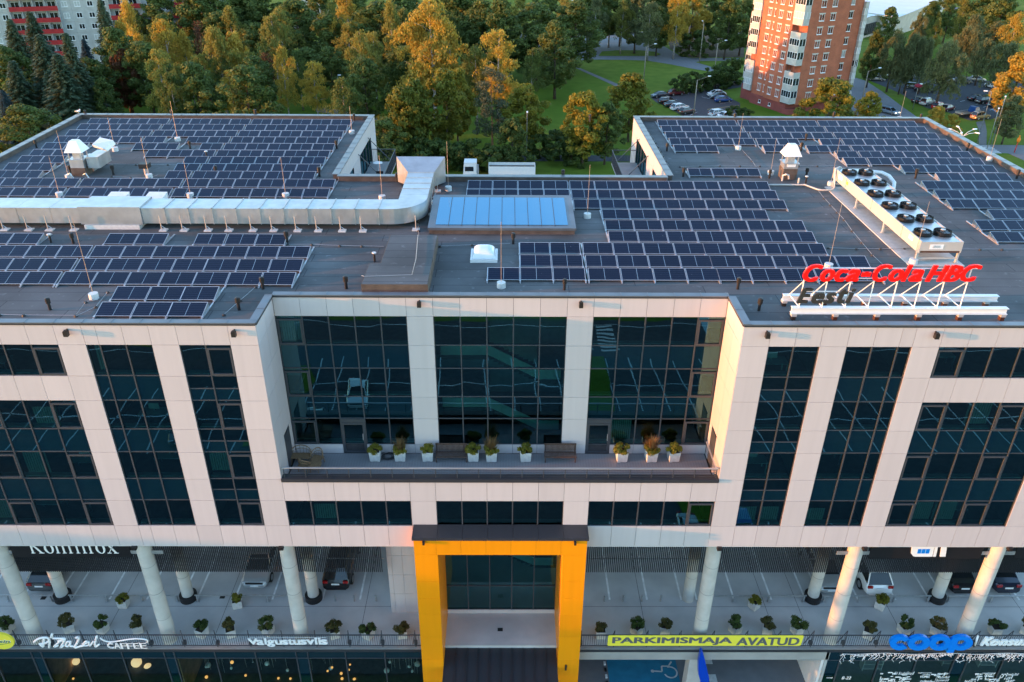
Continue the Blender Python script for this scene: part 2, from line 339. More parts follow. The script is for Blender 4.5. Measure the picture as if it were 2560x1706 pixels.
M['balc'] = mat('balcony panel', (.42, .40, .37), .8, scale=1.2, var=.14)
M['whiteroof'] = mat('white roof', (.62, .64, .68), .6, scale=.2, var=.06)
M['sandstone'] = mat('cream wall', (.55, .47, .39), .8, scale=.6, var=.1)
M['lamp_metal'] = mat('lamp post steel', (.33, .34, .35), .5, .5, .5, var=.1)
M['lamp_wood'] = mat('old concrete lamp post', (.30, .25, .20), .85, var=.15)
M['lamphead'] = mat('lamp lens', (.85, .87, .9), .4, var=0)
M['tyre'] = mat('tyre', (.015, .015, .015), .8, var=0)
M['rim'] = mat('wheel rim', (.42, .43, .44), .35, .8, .5, var=0)
M['carglass'] = mat('car glass', (.010, .013, .016), .04, 0, .7, var=0)
M['headl'] = mat('headlamp', (.62, .64, .66), .12, .2, .7, var=0)
M['headon'] = mat('lit headlamp', (1, .9, .7), .2, var=0, emit=1.2, emc=(1, .86, .6))
M['tail'] = mat('tail lamp', (.30, .008, .008), .2, 0, .7, var=0)
M['plate'] = mat('number plate', (.7, .7, .7), .5, var=0)
M['bark'] = mat('bark', (.075, .055, .040), .9, scale=6, var=.35, bump=.5)
M['birchbark'] = mat('birch bark', (.50, .46, .42), .8, scale=5, c2=(.10, .085, .075), bump=.3)
M['pinebark'] = mat('pine bark', (.26, .12, .055), .85, scale=4, var=.3, bump=.4)
L = {}
L['birch'] = leaf_mat('birch leaves', (.125, .155, .038), (.29, .26, .055))
L['gold'] = leaf_mat('sunlit gold birch leaves', (.26, .20, .034), (.56, .385, .060))  # gold of the low sun put into the leaf colour
L['linden'] = leaf_mat('linden leaves', (.085, .115, .020), (.29, .25, .030))
L['green'] = leaf_mat('green leaves', (.066, .105, .027), (.145, .18, .044))
L['willow'] = leaf_mat('grey green leaves', (.10, .125, .055), (.19, .20, .08))
L['spruce'] = leaf_mat('spruce needles', (.050, .086, .050), (.10, .135, .068), .3)
L['bluespruce'] = leaf_mat('blue spruce needles', (.03, .055, .062), (.055, .085, .085), .15)
L['pine'] = leaf_mat('pine needles', (.045, .062, .032), (.085, .095, .05), .2)
L['rust'] = leaf_mat('reddish leaves', (.065, .030, .018), (.14, .058, .024))
L['shrub'] = leaf_mat('shrub leaves', (.040, .072, .018), (.10, .14, .032))
L['dryshrub'] = leaf_mat('browning juniper', (.065, .072, .020), (.15, .125, .040))
L['reed'] = leaf_mat('dry ornamental grass', (.16, .11, .05), (.30, .20, .09))

# outlines of all lettering, made once from the built-in font
GL = {}
def glyph(txt, shear):
    key = (txt, round(shear, 3))
    if key not in GL:
        cu = bpy.data.curves.new('lettering', 'FONT'); cu.body = txt; cu.extrude = .05; cu.shear = shear; cu.resolution_u = 3
        ob = bpy.data.objects.new('lettering', cu); COL.objects.link(ob)
        GL[key] = bpy.data.meshes.new_from_object(ob.evaluated_get(bpy.context.evaluated_depsgraph_get())); COL.objects.unlink(ob); bpy.data.objects.remove(ob)
    return GL[key]
WORDS = ['või kuivikud', 'sai', 'pett', 'koduluust', 'vorst', 'rulaad', 'sefiir', 'vahvlid', 'kommid', 'vesi', 'tort', 'tee', 'kohv', 'küpsised', 'riis', 'jahu', 'müslid', 'rosinasai', 'suitsuvorst', 'sardell', '8-22', 'coop']
for ts, s_ in (('Coa-clHBEesti', .28), (('PARKIMISMAJA', 'AVATUD'), 0), ('ValgustviCAFE', 0), (('sin',), .3), ('Konsum', .25), (WORDS, .12)):
    for t_ in ts: glyph(t_, s_)
# ================================================================== ground, roads
def area(name, px, dz, mt, z=G, xy=None):
    pts = xy if xy else [onz(u, v, z)[:2] for u, v in px]
    a = sum(pts[i][0]*pts[(i+1) % len(pts)][1]-pts[(i+1) % len(pts)][0]*pts[i][1] for i in range(len(pts)))
    if a < 0: pts = list(reversed(pts))
    b = MB(); b.prism(pts, z+dz-.015, z+dz); return b.build(name, mt, kind='structure')
MB().quad((-1500, -700, G), (1500, -700, G), (1500, 2200, G), (-1500, 2200, G)).build('ground', M['grass'], kind='structure')
area('car_park', [(1300,150),(1417,155),(1450,151),(1491,149.5),(1550,150),(1617,152),(1680,162),(1740,174),(1782,180),(1786,170),(1738,156),(1751,153),(1850,152.5),(1850,146),(1722,145),(1701,141),(1673,124),(1650,110),(1640,80),(1440,79),(1300,85)], .03, M['asphalt2'])
area('grass_island', [(1496,141),(1505,130),(1540,127),(1600,127),(1640,131),(1652,137),(1640,141)], .12, M['grass'])
area('footpath', [(1300,74),(1436,68),(1436,71),(1300,77.5)], .03, M['path'])
area('footpath', [(1420,162),(1430,162),(1550,213),(1575,224),(1565,227),(1545,219)], .03, M['path'])
area('car_park', [(1625,243),(1661,238),(1711,229),(1753,222),(1797,212),(1860,201),(1860,217),(1803,227),(1832,249),(1850,258),(1850,310),(1740,310),(1701,287),(1667,268),(1640,256)], .03, M['asphalt'])
area('bare_soil', [(1667,90),(1700,66),(1740,64),(1790,80),(1810,100),(1860,110),(1860,144),(1725,143),(1705,139),(1675,122)], .02, M['dirt'])
area('footpath', [(1822,58),(1830,58),(1862,86),(1854,95)], .03, M['path'])
area('road', [(2100,183),(2165,203),(2206,230),(2254,266),(2288,290),(2330,322),(2130,330)], .03, M['asphalt2'])
area('car_park', [(2168,194),(2174,202),(2208,216),(2251,234),(2283,255),(2318,271),(2372,282),(2395,292),(2426,302),(2474,299),(2600,272),(2600,200),(2470,203),(2400,188),(2300,172),(2200,180)], .03, M['asphalt'])
area('grass_island', [(2462,238),(2538,231),(2545,268),(2520,259),(2500,245),(2480,247)], .12, M['grass'])
area('disabled_bay', [(2480,275),(2520,269),(2530,275),(2490,281)], .04, M['bluepaint'])
area('footpath', [(2440,306),(2462,302),(2467,330),(2466,364),(2446,364),(2448,330)], .04, M['path'])
area('road', [(2430,362),(2560,364),(2680,366),(2680,440),(2560,402),(2520,384),(2480,382)], .03, M['asphalt2'])
area('road', [(2290,20),(2300,14),(2420,20),(2420,28)], .03, M['asphalt2'])
area('footpath', [(2372,76),(2440,72),(2440,78),(2386,80),(2380,88),(2374,88)], .03, M['path'])
area('footpath', [(250,262),(330,245),(378,239),(378,243),(330,250),(252,266)], .03, M['path'])
area('footpath', [(395,300),(410,272),(440,250),(457,252),(452,272),(440,300)], .03, M['asphalt'])
area('footpath', [(735,60),(770,57),(774,62),(748,70),(748,80),(775,86),(768,91),(737,80)], .03, M['path'])
area('footpath', [(728,104),(780,102),(780,108),(728,109)], .03, M['path'])
area('footpath', [(790,268),(850,276),(958,296),(964,308),(850,288),(790,280)], .03, M['sand'])
area('footpath', None, .03, M['asphalt'], xy=[(-60, 116), (60, 116), (60, 120), (-60, 120)])
area('service_yard', None, .03, M['asphalt2'], xy=[(-60, 42), (60, 42), (60, 101), (-60, 101)])
# street and car park in front of the building (seen mirrored in the facade)
area('car_park', None, .03, M['asphalt'], xy=[(-75, -45.5), (75, -45.5), (75, -6), (-75, -6)])
area('pavement', None, .12, M['path'], xy=[(-75, -5.9), (75, -5.9), (75, -1.4), (-75, -1.4)])
def line(x0, y0, x1, y1, wd=.12, mt=None, z=G+.036, name='bay_line'):
    d = Vector((x1-x0, y1-y0)); n = Vector((-d.y, d.x)).normalized()*wd/2
    return MB().quad((x0-n.x, y0-n.y, z), (x0+n.x, y0+n.y, z), (x1+n.x, y1+n.y, z), (x1-n.x, y1-n.y, z)).build(name, mt or M['paint'], kind='structure')
line(-60, -31, 60, -31, .15)
for i in range(44):
    x = -55+i*2.55
    if -5 < x-13 < 6 and False: continue
    line(x, -25.6, x-.55, -36.2)
for i in range(40):
    line(-50+i*2.55, -11, -50+i*2.55, -16.2)
line(-60, -44, 60, -44, .14)
for x0 in (7.5, 10.4):
    for i in range(7): line(x0, -38.4-i*.85, x0+2.1, -38.4-i*.85, .42)
area('grass_island', None, .16, M['grass'], xy=[(7, -37.2), (10.5, -36.5), (11, -31.5), (10.6, -25.5), (8, -25), (7, -31)])
area('grass_island', None, .16, M['grass'], xy=[(14.4, -19.5), (16.8, -20.3), (18, -19), (17.6, -16.4), (14.8, -16.4)])
area('grass_island', None, .16, M['grass'], xy=[(-24.5, -34.2), (-21, -35), (-19.6, -31.5), (-20.6, -26.5), (-23.6, -26)])
# bays and lines of the car parks behind
for u0, v0, u1, v1 in [(1661,238,1680,245),(1711,229,1722,236),(1745,224,1763,228),(1755,243,1775,248),(1800,259,1828,257),(1725,289,1743,281),(1790,246,1778,243),(2440,262,2454,258),(2458,269,2468,266),(2474,276,2484,273),(2400,255,2412,252)]:
    a, b = onz(u0, v0, G), onz(u1, v1, G); line(a.x, a.y, b.x, b.y, .14)
for u0, v0, u1, v1 in [(1768,274,1848,264),(1768,274,1782,279),(2154,275,2172,290)]:
    a, b = onz(u0, v0, G), onz(u1, v1, G); line(a.x, a.y, b.x, b.y, .14, M['ypaint'])
for i in range(6):
    a, b = onz(2449+i*6, 366+i*3.4, G), onz(2476+i*5.4, 366+i*3.4, G); line(a.x, a.y, b.x, b.y, .5, name='zebra_stripe')
for i in range(5):
    a, b = onz(1412+i, 103+i*3.4, G), onz(1440+i*2, 105+i*3.2, G); line(a.x, a.y, b.x, b.y, .3)

# ================================================================== office building
OB = emp('office_building', (0, 0, G), 'white clad office block with dark glazing, yellow entrance portal and solar roof', 'building')
UB = MB().box(0, 1, 0, 1, 0, 1)
UW = UB.mesh('white_panel', M['white']); UY = UB.mesh('yellow_panel', M['yellow'])
UBL = UB.mesh('dark_panel', M['fascia']); UCO = UB.mesh('coping_piece', M['coping']); UDB = UB.mesh('board', M['deckboard'])
def panel(x0, x1, y0, y1, z0, z1, me=None, name='cladding_panel', parent=None, g=.016):
    p = parent or OB; off = Vector(p.location)
    if p.parent: off += p.parent.location
    gx, gy, gz = (g if x1-x0 > .2 else 0), (g if y1-y0 > .2 else 0), (g if z1-z0 > .2 else 0)
    return inst(name, me or UW, Vector((x0+gx/2, y0+gy/2, z0+gz/2))-off, parent=p, scale=(x1-x0-gx, y1-y0-gy, z1-z0-gz))
PW = {k: MB().quad((0,0,0),(1,0,0),(1,0,1),(0,0,1)).mesh('pane', M[k]) for k in ('glass', 'spandrel', 'shopglass')}
rnd = random.Random(5)
def pane(x0, x1, z0, z1, y, cw, k='glass'):
    o = inst('pane', PW[k], Vector((x0, y, z0))-cw.location-OB.location, (rnd.uniform(-.0022, .0022), 0, rnd.uniform(-.003, .003)), cw, (x1-x0, 1, z1-z0)); return o
def casement(x0, x1, z0, z1, y, cw):
    b = MB(); t = .085
    for a in ((x0, x1, z1-t, z1), (x0, x1, z0, z0+t), (x0, x0+t, z0+t, z1-t), (x1-t, x1, z0+t, z1-t)): b.box(a[0], a[1], y-.07, y+.03, a[2], a[3])
    b.build('casement_frame', M['mull'], cw)
def curtain(name, xs, zs, y, kind, cas=(), skip=(), proud=.05):
    """glazing field: mullion grid with its panes; kind(i, j) gives the glass"""
    cw = emp(name, Vector((xs[0], y, zs[-1]))-OB.location, parent=OB)
    cw.location = (xs[0], y, zs[-1]-G)
    b = MB()
    zs_ = list(zs)
    for x in xs: b.box(x-.032, x+.032, y-proud, y+.12, zs[-1], zs[0])
    for z in zs_:
        for i in range(len(xs)-1): b.box(xs[i]+.032, xs[i+1]-.032, y-proud*.6, y+.1, z-.028, z+.028)
    b.build('mullion_frame', M['mull'], cw)
    for i in range(len(xs)-1):
        for j in range(len(zs)-1):
            if (i, j) in skip: continue
            k = kind(i, j); z1, z0 = zs[j], zs[j+1]
            if (i, j) in cas:
                casement(xs[i]+.04, xs[i+1]-.04, z0+.04, z1-.18, y, cw)
            pane(xs[i], xs[i+1], z0, z1, y, cw, k)
    return cw
# --- inner core that closes the volume: walls, floors, rooms
b = MB()
for z0, z1 in ((-13.9, -.6), (G, -22.4)):
    for q in ((-37.9, -37.7, .3, 39.5), (37.7, 37.9, .3, 39.5), (-37.9, -11.8, 39.5, 39.7), (11.8, 37.9, 39.5, 39.7), (-11.7, 11.7, 22.1, 22.3)): MB().box(*q, z0, z1).build('wall', M['greypanel'], OB)
b = MB()
ZS = [-.12, -1.2, -2.92, -4.33, -6.05, -7.46, -9.18, -10.6, -12.34, -13.8]
for s in (-1, 1):
    x0, x1 = sorted((s*11.55, s*37.5))
    b.box(x0, x1, 6.5, 6.7, -13.7, -.6, 0)
    for k in range(3): b.box(x0, x1, .2, 6.5, -4.28-3.13*k, -3.72-3.13*k, 1)
    b.box(x0, x1, .2, 6.5, -13.6, -13.1, 1)
    for xx in (15.7, 20.1, 28.0):      # room partitions
        b.box(s*xx-.06, s*xx+.06, .2, 6.5, -13, -.8, 0)
b.box(-11.3, 11.3, 9.5, 9.7, -9.9, -.6, 0); b.box(-11.3, 11.3, 6.3, 6.5, -13.4, -9.9, 0)
for x0, x1 in ((-11.3, -4), (4, 11.3)):
    for z in (-4.25, -7.42): b.box(x0, x1, 3.15, 9.5, z, z+.5, 1)
b.box(-11.3, 11.3, 3.15, 9.5, -10.3, -9.85, 1); b.box(-11.3, 11.3, .25, 6.3, -13.6, -13.1, 1)
b.box(-4.05, -3.95, 3.2, 9.5, -9.8, -.6, 0); b.box(3.95, 4.05, 3.2, 9.5, -9.8, -.6, 0)
b.build('room_shell', [M['interior'], M['carpet']], OB)
b = MB()     # inner window sills catch the light behind the glass
for s in (-1, 1):
    for xa, xb in ((12.7, 15.05), (16.4, 19.4), (20.8, 27.25), (28.65, 35.1)):
        for z in (-2.86, -5.99, -9.12, -12.28):
            x0, x1 = sorted((s*xa, s*xb)); b.box(x0, x1, .2, .5, z-.05, z)
for xa, xb in ((-11.3, -4.8), (4.7, 11.3)):
    for z in (-2.84, -5.98, -9.1): b.box(xa, xb, 3.2, 3.5, z-.05, z)
b.box(-11.3, 11.3, .2, .5, -12.33, -12.28)
b.build('inner_sill', M['sillboard'], OB)
# furniture glimpsed in the rooms
rr = random.Random(9)
for s in (-1, 1):
    for k in range(4):
        for xx in (13.6, 17.9, 22.3, 25.2):
            if rr.random() < .55: continue
            z = -3.7-3.13*k; x = s*xx; y = 1.6+rr.random()*1.2
            b = MB(); b.box(x-.75, x+.75, y-.38, y+.38, z+.72, z+.76)
            for a in (-.7, .7):
                for c in (-.33, .33): b.box(x+a-.03, x+a+.03, y+c-.03, y+c+.03, z, z+.72)
            b.box(x-.3, x+.25, y+.05, y+.1, z+.85, z+1.2).box(x-.05, x+.02, y+.02, y+.1, z+.76, z+.86)
            b.build('desk', M['sillboard'], label='pale office desk glimpsed behind the dark facade glass', cat='desk', group='office desks behind the glazing')
for x0, x1, z0, z1, y in ((-24.6,-23.4,-9.1,-7.7,.45),(-23.3,-22.1,-6.0,-5.0,.45),(-15,-13.95,-8.9,-7.6,.4),(12.75,13.8,-12.2,-11.3,.4),(13.95,15,-12.2,-11.3,.4),(16.45,17.5,-12.2,-11.4,.4),(23.4,24.6,-5.9,-4.4,.45),(23.4,24.6,-12.2,-10.7,.45),(6.1,7.2,-9.1,-7.5,3.5),(-27.2,-26.1,-12.2,-10.8,.45),(22.2,23.3,-12.2,-11,.45),(-19.3,-18.9,-2.8,-1.3,.4),(-11.2,-10.1,-2.8,-1.4,3.4),(-10,-8.8,-12.2,-11.2,.45)):
    b = MB(); n = max(3, int((x1-x0)/.11))
    for i in range(n): b.box(x0+(x1-x0)*i/n, x0+(x1-x0)*(i+.8)/n, y, y+.02, z0, z1)
    b.build('window_blind', M['blind'], OB)
# stair flights with pale balustrades behind the middle glazing
for z in (-4.6, -8.0, -11.5, -14.9, -18.6):
    for xa, za, xb, zb in ((-3.3, z, -.7, z), (-.7, z, 2.1, z-1.55), (2.1, z-1.55, 3.3, z-1.55)):
        b = MB(); b.hexa([(xa,5.0,za),(xb,5.0,zb),(xb,5.05,zb),(xa,5.05,za),(xa,5.0,za+.62),(xb,5.0,zb+.62),(xb,5.05,zb+.62),(xa,5.05,za+.62)]); b.build('stair_balustrade', M['balus'], OB)
    MB().box(-3.9, -.7, 5.1, 9, z-.35, z-.05).build('stair_landing', M['carpet'], OB); MB().box(2.1, 3.9, 5.1, 9, z-1.9, z-1.6).build('stair_landing', M['carpet'], OB)
    b = MB()
    for i in range(10): b.box(-.7+i*.28, -.42+i*.28, 5.1, 6.6, z-.35-i*.155, z-.1-i*.155)
    b.build('stair_flight', M['carpet'], OB)
# --- facade fields
XR = [11.35,12.67,13.88,15.09,16.36,17.6,18.82,19.46,20.75,22.06,23.37,24.68,25.99,27.3,28.6,29.91,31.22,32.53,33.84,35.15,36.5,38.0]
b = MB()
for s in (-1, 1):
    for xa, xb in ((11.4,12.62),(15.14,16.31),(19.51,20.7),(27.35,28.55),(35.2,37.9)):
        x0, x1 = sorted((s*xa, s*xb)); b.box(x0, x1, .045, .2, -13.75, -.15)
    for xa, xb in ((12.62,15.14),(16.31,19.51),(20.7,27.35),(28.55,35.2)):
        x0, x1 = sorted((s*xa, s*xb)); b.box(x0, x1, .045, .2, -1.15, -.15); b.box(x0, x1, .045, .2, -13.75, -12.4)
    for xa, xb in ((20.7,27.35),(28.55,35.2)):
        x0, x1 = sorted((s*xa, s*xb)); b.box(x0, x1, .045, .2, -4.28, -2.97)
b.box(-11.3, 11.3, .045, .2, -10.57, -9.4); b.box(-11.3, 11.3, .045, .2, -13.75, -12.4)
for x0, x1 in ((-4.7, -3.44), (3.38, 4.63)): b.box(x0, x1, .045, .2, -12.4, -10.57); b.box(x0, x1, 3.05, 3.2, -9.75, -1.15)
b.box(-11.3, 11.3, 3.05, 3.2, -1.15, -.15); b.box(-11.3, 11.3, 3.05, 3.15, -9.75, -9.22)
for s in (-1, 1): x0, x1 = sorted((s*11.4, s*11.55)); b.box(x0, x1, .2, 3.1, -9.8, -.15)
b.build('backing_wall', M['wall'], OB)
def is_open(x, z):
    if not -12.34 < z < -1.2: return False
    if 12.67 < x < 15.09 or 16.36 < x < 19.46: return True
    if 20.75 < x < 27.3 or 28.6 < x < 35.15: return not -4.33 < z < -2.92
    return False
for s in (-1, 1):
    for i in range(len(XR)-1):
        for j in range(len(ZS)-1):
            xm, zm = (XR[i]+XR[i+1])/2, (ZS[j]+ZS[j+1])/2
            if is_open(xm, zm): continue
            x0, x1 = sorted((s*XR[i], s*XR[i+1])); panel(x0, x1, 0, .04, ZS[j+1], ZS[j])
    f = lambda l: l if s > 0 else [-x for x in reversed(l)]
    n = 2; inner = 0 if s > 0 else n-1
    zA = [-1.2,-2.92,-3.65,-4.33,-6.05,-6.78,-7.46,-9.18,-9.9,-10.6,-12.34]
    curtain('curtain_wall', f([12.67,13.88,15.09]), zA, .08, lambda i, j: 'spandrel' if j % 3 == 2 else 'glass', {(1, 0), (1, 3), (1, 6), (1, 9)} if s < 0 else ())
    curtain('curtain_wall', f([16.36,17.6,18.82,19.46]), ZS[1:9], .08, lambda i, j: 'spandrel' if j % 2 else 'glass')
    n = 5; q = lambda c: c if s > 0 else n-1-c
    for X in ([20.75,22.06,23.37,24.68,25.99,27.3], [28.6,29.91,31.22,32.53,33.84,35.15]):
        curtain('curtain_wall', f(X), [-1.2,-2.92], .08, lambda i, j: 'glass', {(q(0), 0)})
        curtain('curtain_wall', f(X), ZS[3:9], .08, lambda i, j: 'spandrel' if j % 2 else 'glass', {(q(0), 0), (q(0), 2), (q(0), 4), (q(3), 0), (q(3), 2), (q(3), 4)})
XC = [-11.35,-10.03,-8.70,-7.38,-6.06,-4.74,-3.40,-2.05,-.71,.64,1.99,3.34,4.67,6.0,7.33,8.68,10.0,11.35]
ZR = [-.12,-1.2,-2.89,-4.28,-6.04,-7.45,-9.16,-9.75]
for i in range(17):
    x0, x1 = XC[i], XC[i+1]
    panel(x0, x1, 3, 3.04, -1.2, -.12); panel(x0, x1, 0, .04, -10.62, -9.3); panel(x0, x1, 0, .04, -13.8, -12.34)
    if i in (5, 11):
        for j in range(1, 7): panel(x0, x1, 3, 3.04, ZR[j+1], ZR[j])
        panel(x0, x1, 0, .04, -12.34, -10.62)
    elif i not in (2, 12): panel(x0, x1, 3, 3.04, -9.75, -9.16)
sp = lambda i, j: 'spandrel' if j % 2 else 'glass'
curtain('curtain_wall', XC[0:6], ZR[1:7], 3.08, sp, {(0, 0), (0, 2), (0, 4)}, {(2, 4)})
curtain('curtain_wall', XC[6:12], ZR[1:7], 3.08, lambda i, j: 'glass')
curtain('curtain_wall', XC[12:18], ZR[1:7], 3.08, sp, {(4, 0), (4, 2), (4, 4)}, {(0, 4)})
curtain('curtain_wall', XC[0:6], [-10.62,-12.34], .08, lambda i, j: 'glass')
curtain('curtain_wall', XC[6:12], [-10.62,-12.34], .08, lambda i, j: 'glass')
curtain('curtain_wall', XC[12:18], [-10.62,-12.34], .08, lambda i, j: 'glass', {(4, 0)})
def door(x0, x1, z0, z1, y):
    d = emp('door', (x0, y, z0-G), parent=OB); b = MB(); t = .13
    for a in ((x0, x1, z1-t, z1), (x0, x1, z0, z0+t), (x0, x0+t, z0+t, z1-t), (x1-t, x1, z0+t, z1-t)): b.box(a[0], a[1], y-.06, y+.08, a[2], a[3])
    b.build('door_frame', M['mull'], d); pane(x0+t, x1-t, z0+t, z1-t, y+.02, d, 'glass')
    MB().box(x1-t-.03, x1-t+.01, y-.13, y-.07, z0+.9, z0+1.3).build('door_handle', M['galv2'], d)
for x0, x1 in ((-8.68, -7.40), (4.70, 5.98)):
    door(x0, x1, -9.72, -7.72, 3.06); MB().box(x0, x1, 3.0, 3.1, -7.70, -7.46).build('door_transom', M['mull'], OB)
for s in (-1, 1):      # side returns of the recess
    x0, x1 = sorted((s*11.35, s*11.39))
    for j in range(7):
        for y0, y1 in ((.045, 1.45), (1.45, 2.95)):
            if j >= 5 and y0 > 1: continue
            panel(x0, x1, y0, y1, ZR[j+1], ZR[j])
    xd0, xd1 = sorted((s*11.36, s*11.42))
    MB().box(xd0, xd1, 1.5, 2.5, -9.72, -7.6).build('service_door', M['mull'], OB)
    panel(x0, x1, 2.52, 2.95, -9.75, -7.45)
# --- terrace
tr = emp('roof_terrace', (0, 0, -9.75-G), parent=OB)
for i in range(150):
    x = -11.28+i*.1505; panel(x, x+.1505, .32, 2.98, -9.8, -9.75, UDB, 'deck_board', tr, .012)
MB().box(-11.3, 11.3, .2, 3, -9.95, -9.81).build('terrace_slab', M['wall'], tr)
for i in range(17): panel(XC[i], XC[i+1], -.10, .34, -9.3, -9.1+(.006 if i % 2 else 0), UBL, 'coping', tr, .0)
rl = emp('terrace_railing', (0, 0, 0), parent=tr)
for i in range(21): x = -11.2+i*1.12; MB().box(x-.02, x+.02, .05, .09, -9.1, -8.5).build('railing_post', M['mull'], tr)
b = MB()
for k in range(4): b.box(-11.2, 11.2, .062, .078, -9.0+k*.12, -8.985+k*.12); b.box(11.15, 11.166, .1, 2.4, -9.0+k*.12, -8.985+k*.12)
b.build('railing_bar', M['mull'], tr)
b = MB().box(-11.25, 11.25, .03, .11, -8.52, -8.46); b.box(11.12, 11.18, .12, 2.4, -8.52, -8.46); b.build('handrail', M['alu'], tr)
COL.objects.unlink(rl); bpy.data.objects.remove(rl)
# --- facade lamps
def facade_lamp(x, y, z):
    b = MB(); b.box(x-.1, x+.1, y-.30, y-.1, z-.17, z+.08).box(x-.03, x+.03, y-.14, y, z+.02, z+.12); b.box(x-.08, x+.08, y-.28, y-.12, z+.08, z+.12)
    b.build('facade_lamp', M['blackpipe'], OB)
for x, y, z in ((-20.1,0,-.45),(-12.35,0,-.45),(12.45,0,-.45),(20.35,0,-.45),(28,0,-.45),(-28,0,-.45),(-4.05,3,-.4),(4.0,3,-.4)): facade_lamp(x, y, z)
# --- roof, parapets, copings
rf = emp('roof', (0, 0, -.4-G), parent=OB)
b = MB()
for x0, x1, y0, y1 in ((-37.6,-11.4,.25,22.3),(-11.4,11.4,3.25,22.3),(11.4,37.6,.25,22.3),(-37.6,-11.9,22.3,39.6),(11.9,37.6,22.3,39.6)):
    b.quad((x0,y0,-.4),(x1,y0,-.4),(x1,y1,-.4),(x0,y1,-.4))
b.build('roof_membrane', M['felt'], rf)
EDGE = [((-38,0),(-11.35,0)),((-11.35,0),(-11.35,3)),((-11.35,3),(11.35,3)),((11.35,3),(11.35,0)),((11.35,0),(38,0)),((38,0),(38,39.9)),((38,39.9),(11.63,39.9)),((11.63,39.9),(11.63,22.5)),((11.63,22.5),(-11.63,22.5)),((-11.63,22.5),(-11.63,39.9)),((-11.63,39.9),(-38,39.9)),((-38,39.9),(-38,0))]
for (ax, ay), (bx, by) in EDGE:
    a, c = Vector((ax, ay, 0)), Vector((bx, by, 0)); d = c-a; Ln = d.length; d.normalize(); nrm = Vector((-d.y, d.x, 0))   # inward
    wide = .34 if ay < 4 and by < 4 else .46
    b = MB(); p = [a+nrm*.06+d*.06, c+nrm*.06-d*.06, c+nrm*(wide-.06)-d*.06, a+nrm*(wide-.06)+d*.06]
    b.hexa([(q.x, q.y, -.6) for q in p]+[(q.x, q.y, -.065) for q in p]); b.build('parapet', M['felt2'], rf)
    n = max(1, round(Ln/1.33)); me = UCO
    ang = math.atan2(d.y, d.x); st = Ln/n
    for i in range(n):
        o = a+d*(st*i)-nrm*.05
        inst('coping', UCO, Vector((o.x, o.y, -.06))-OB.location-rf.location, (rnd.uniform(-.012, .012), 0, ang), rf, (st-.012, wide+.05, .06))
        o2 = a+d*(st*(i+1)-.03)-nrm*.052
        inst('coping_seam', UCO, Vector((o2.x, o2.y, -.058))-OB.location-rf.location, (0, 0, ang), rf, (.05, wide+.056, .07))
    if ay < 4 and by < 4:
        o = a-nrm*.055; inst('fascia', UBL, Vector((o.x, o.y, -.135))-OB.location-rf.location, (0, 0, ang), rf, (Ln+.001, .05, .075))
# --- wing walls facing the court, with their balconies
for s in (-1, 1):
    x0, x1 = sorted((s*11.63, s*11.69))
    ys = [22.55, 25.2, 28.2, 31.2, 34.2, 37, 39.85]
    for i in range(6):
        for z0, z1 in ((-1.25, -.12), (-4.1, -1.25), (-8, -4.1), (-13.9, -8)):
            if (z0, z1) == (-4.1, -1.25) and i in (1, 3, 4): continue
            panel(x0, x1, ys[i], ys[i+1], z0, z1)
    for i in (1, 3, 4):
        xa, xb = sorted((s*11.66, s*11.74))
        MB().box(xa, xb, ys[i]+.05, ys[i+1]-.05, -4.05, -1.3).build('balcony_window', M['spandrel'], OB)
        b = MB(); xa, xb = sorted((s*11.60, s*11.66))
        for yy in (ys[i]+.05, (ys[i]+ys[i+1])/2, ys[i+1]-.12): b.box(xa, xb, yy, yy+.08, -4.05, -1.3)
        b.build('balcony_window_frame', M['mull'], OB)
    bl = emp('balcony', (0, 0, -3.3-G), parent=OB)
    x0, x1 = sorted((s*9.45, s*11.6)); xr = s*9.45
    MB().box(x0, x1, 23, 36.3, -3.4, -3.2).build('balcony_slab', M['deckboard'], bl)
    b = MB()
    for i in range(110): y = 23+i*.122; b.box(xr-.01, xr+.01, y, y+.02, -3.2, -2.12)
    for i in range(18): x = x0+i*.122; b.box(x, x+.02, 36.25, 36.27, -3.2, -2.12)
    b.box(xr-.02, xr+.02, 23, 36.3, -2.13, -2.08); b.box(x0, x1, 36.23, 36.29, -2.13, -2.08)
    b.build('balcony_rail', M['mull'], bl)
    b = MB(); b.tube([(s*11.6, 30.5, -.9), (s*9.5, 30.5, -3.2)], .035, 6); b.tube([(s*11.6, 35.5, -.9), (s*9.5, 35.5, -3.2)], .035, 6); b.build('tie_rod', M['mull'], bl)
# --- soffit, parking deck, columns, louvres
MB().box(-38, 38, .25, 22, -14.05, -13.82).build('soffit', M['whitepaint'], OB)
dk = MB(); dk.box(-38, -3.42, .22, 39, -22.4, -22.15); dk.box(3.42, 38, .22, 39, -22.4, -22.15); dk.box(-3.42, 3.42, .4, 20, -22.4, -22.15)
dk.build('parking_deck', M['deck'], OB)
for x in (-36, -28, -20, -12, -4, 4, 12, 20, 28, 36):
    for y in (12, 20): MB().cyl(x, y, -22.15, -13.8, .36, 16).build('column', M['column'], OB)
DZ = -22.15
def column(x, y, z0, z1, r, sock):
    c = emp('column', (x, y, z0-G), parent=OB); b = MB()
    b.tube([(x, y, z0), (x, y, z1)], r, 28); b.build('shaft', M['column'], c, smooth=False)
    for k in range(1, 4): MB().tube([(x, y, z0+k*(z1-z0)/4-.02), (x, y, z0+k*(z1-z0)/4+.02)], r+.008, 28).build('pour_joint', M['concrete'], c)
    if sock: MB().tube([(x, y, z0), (x, y, z0+.42)], r+.18, 24).build('impact_collar', M['black'], c)
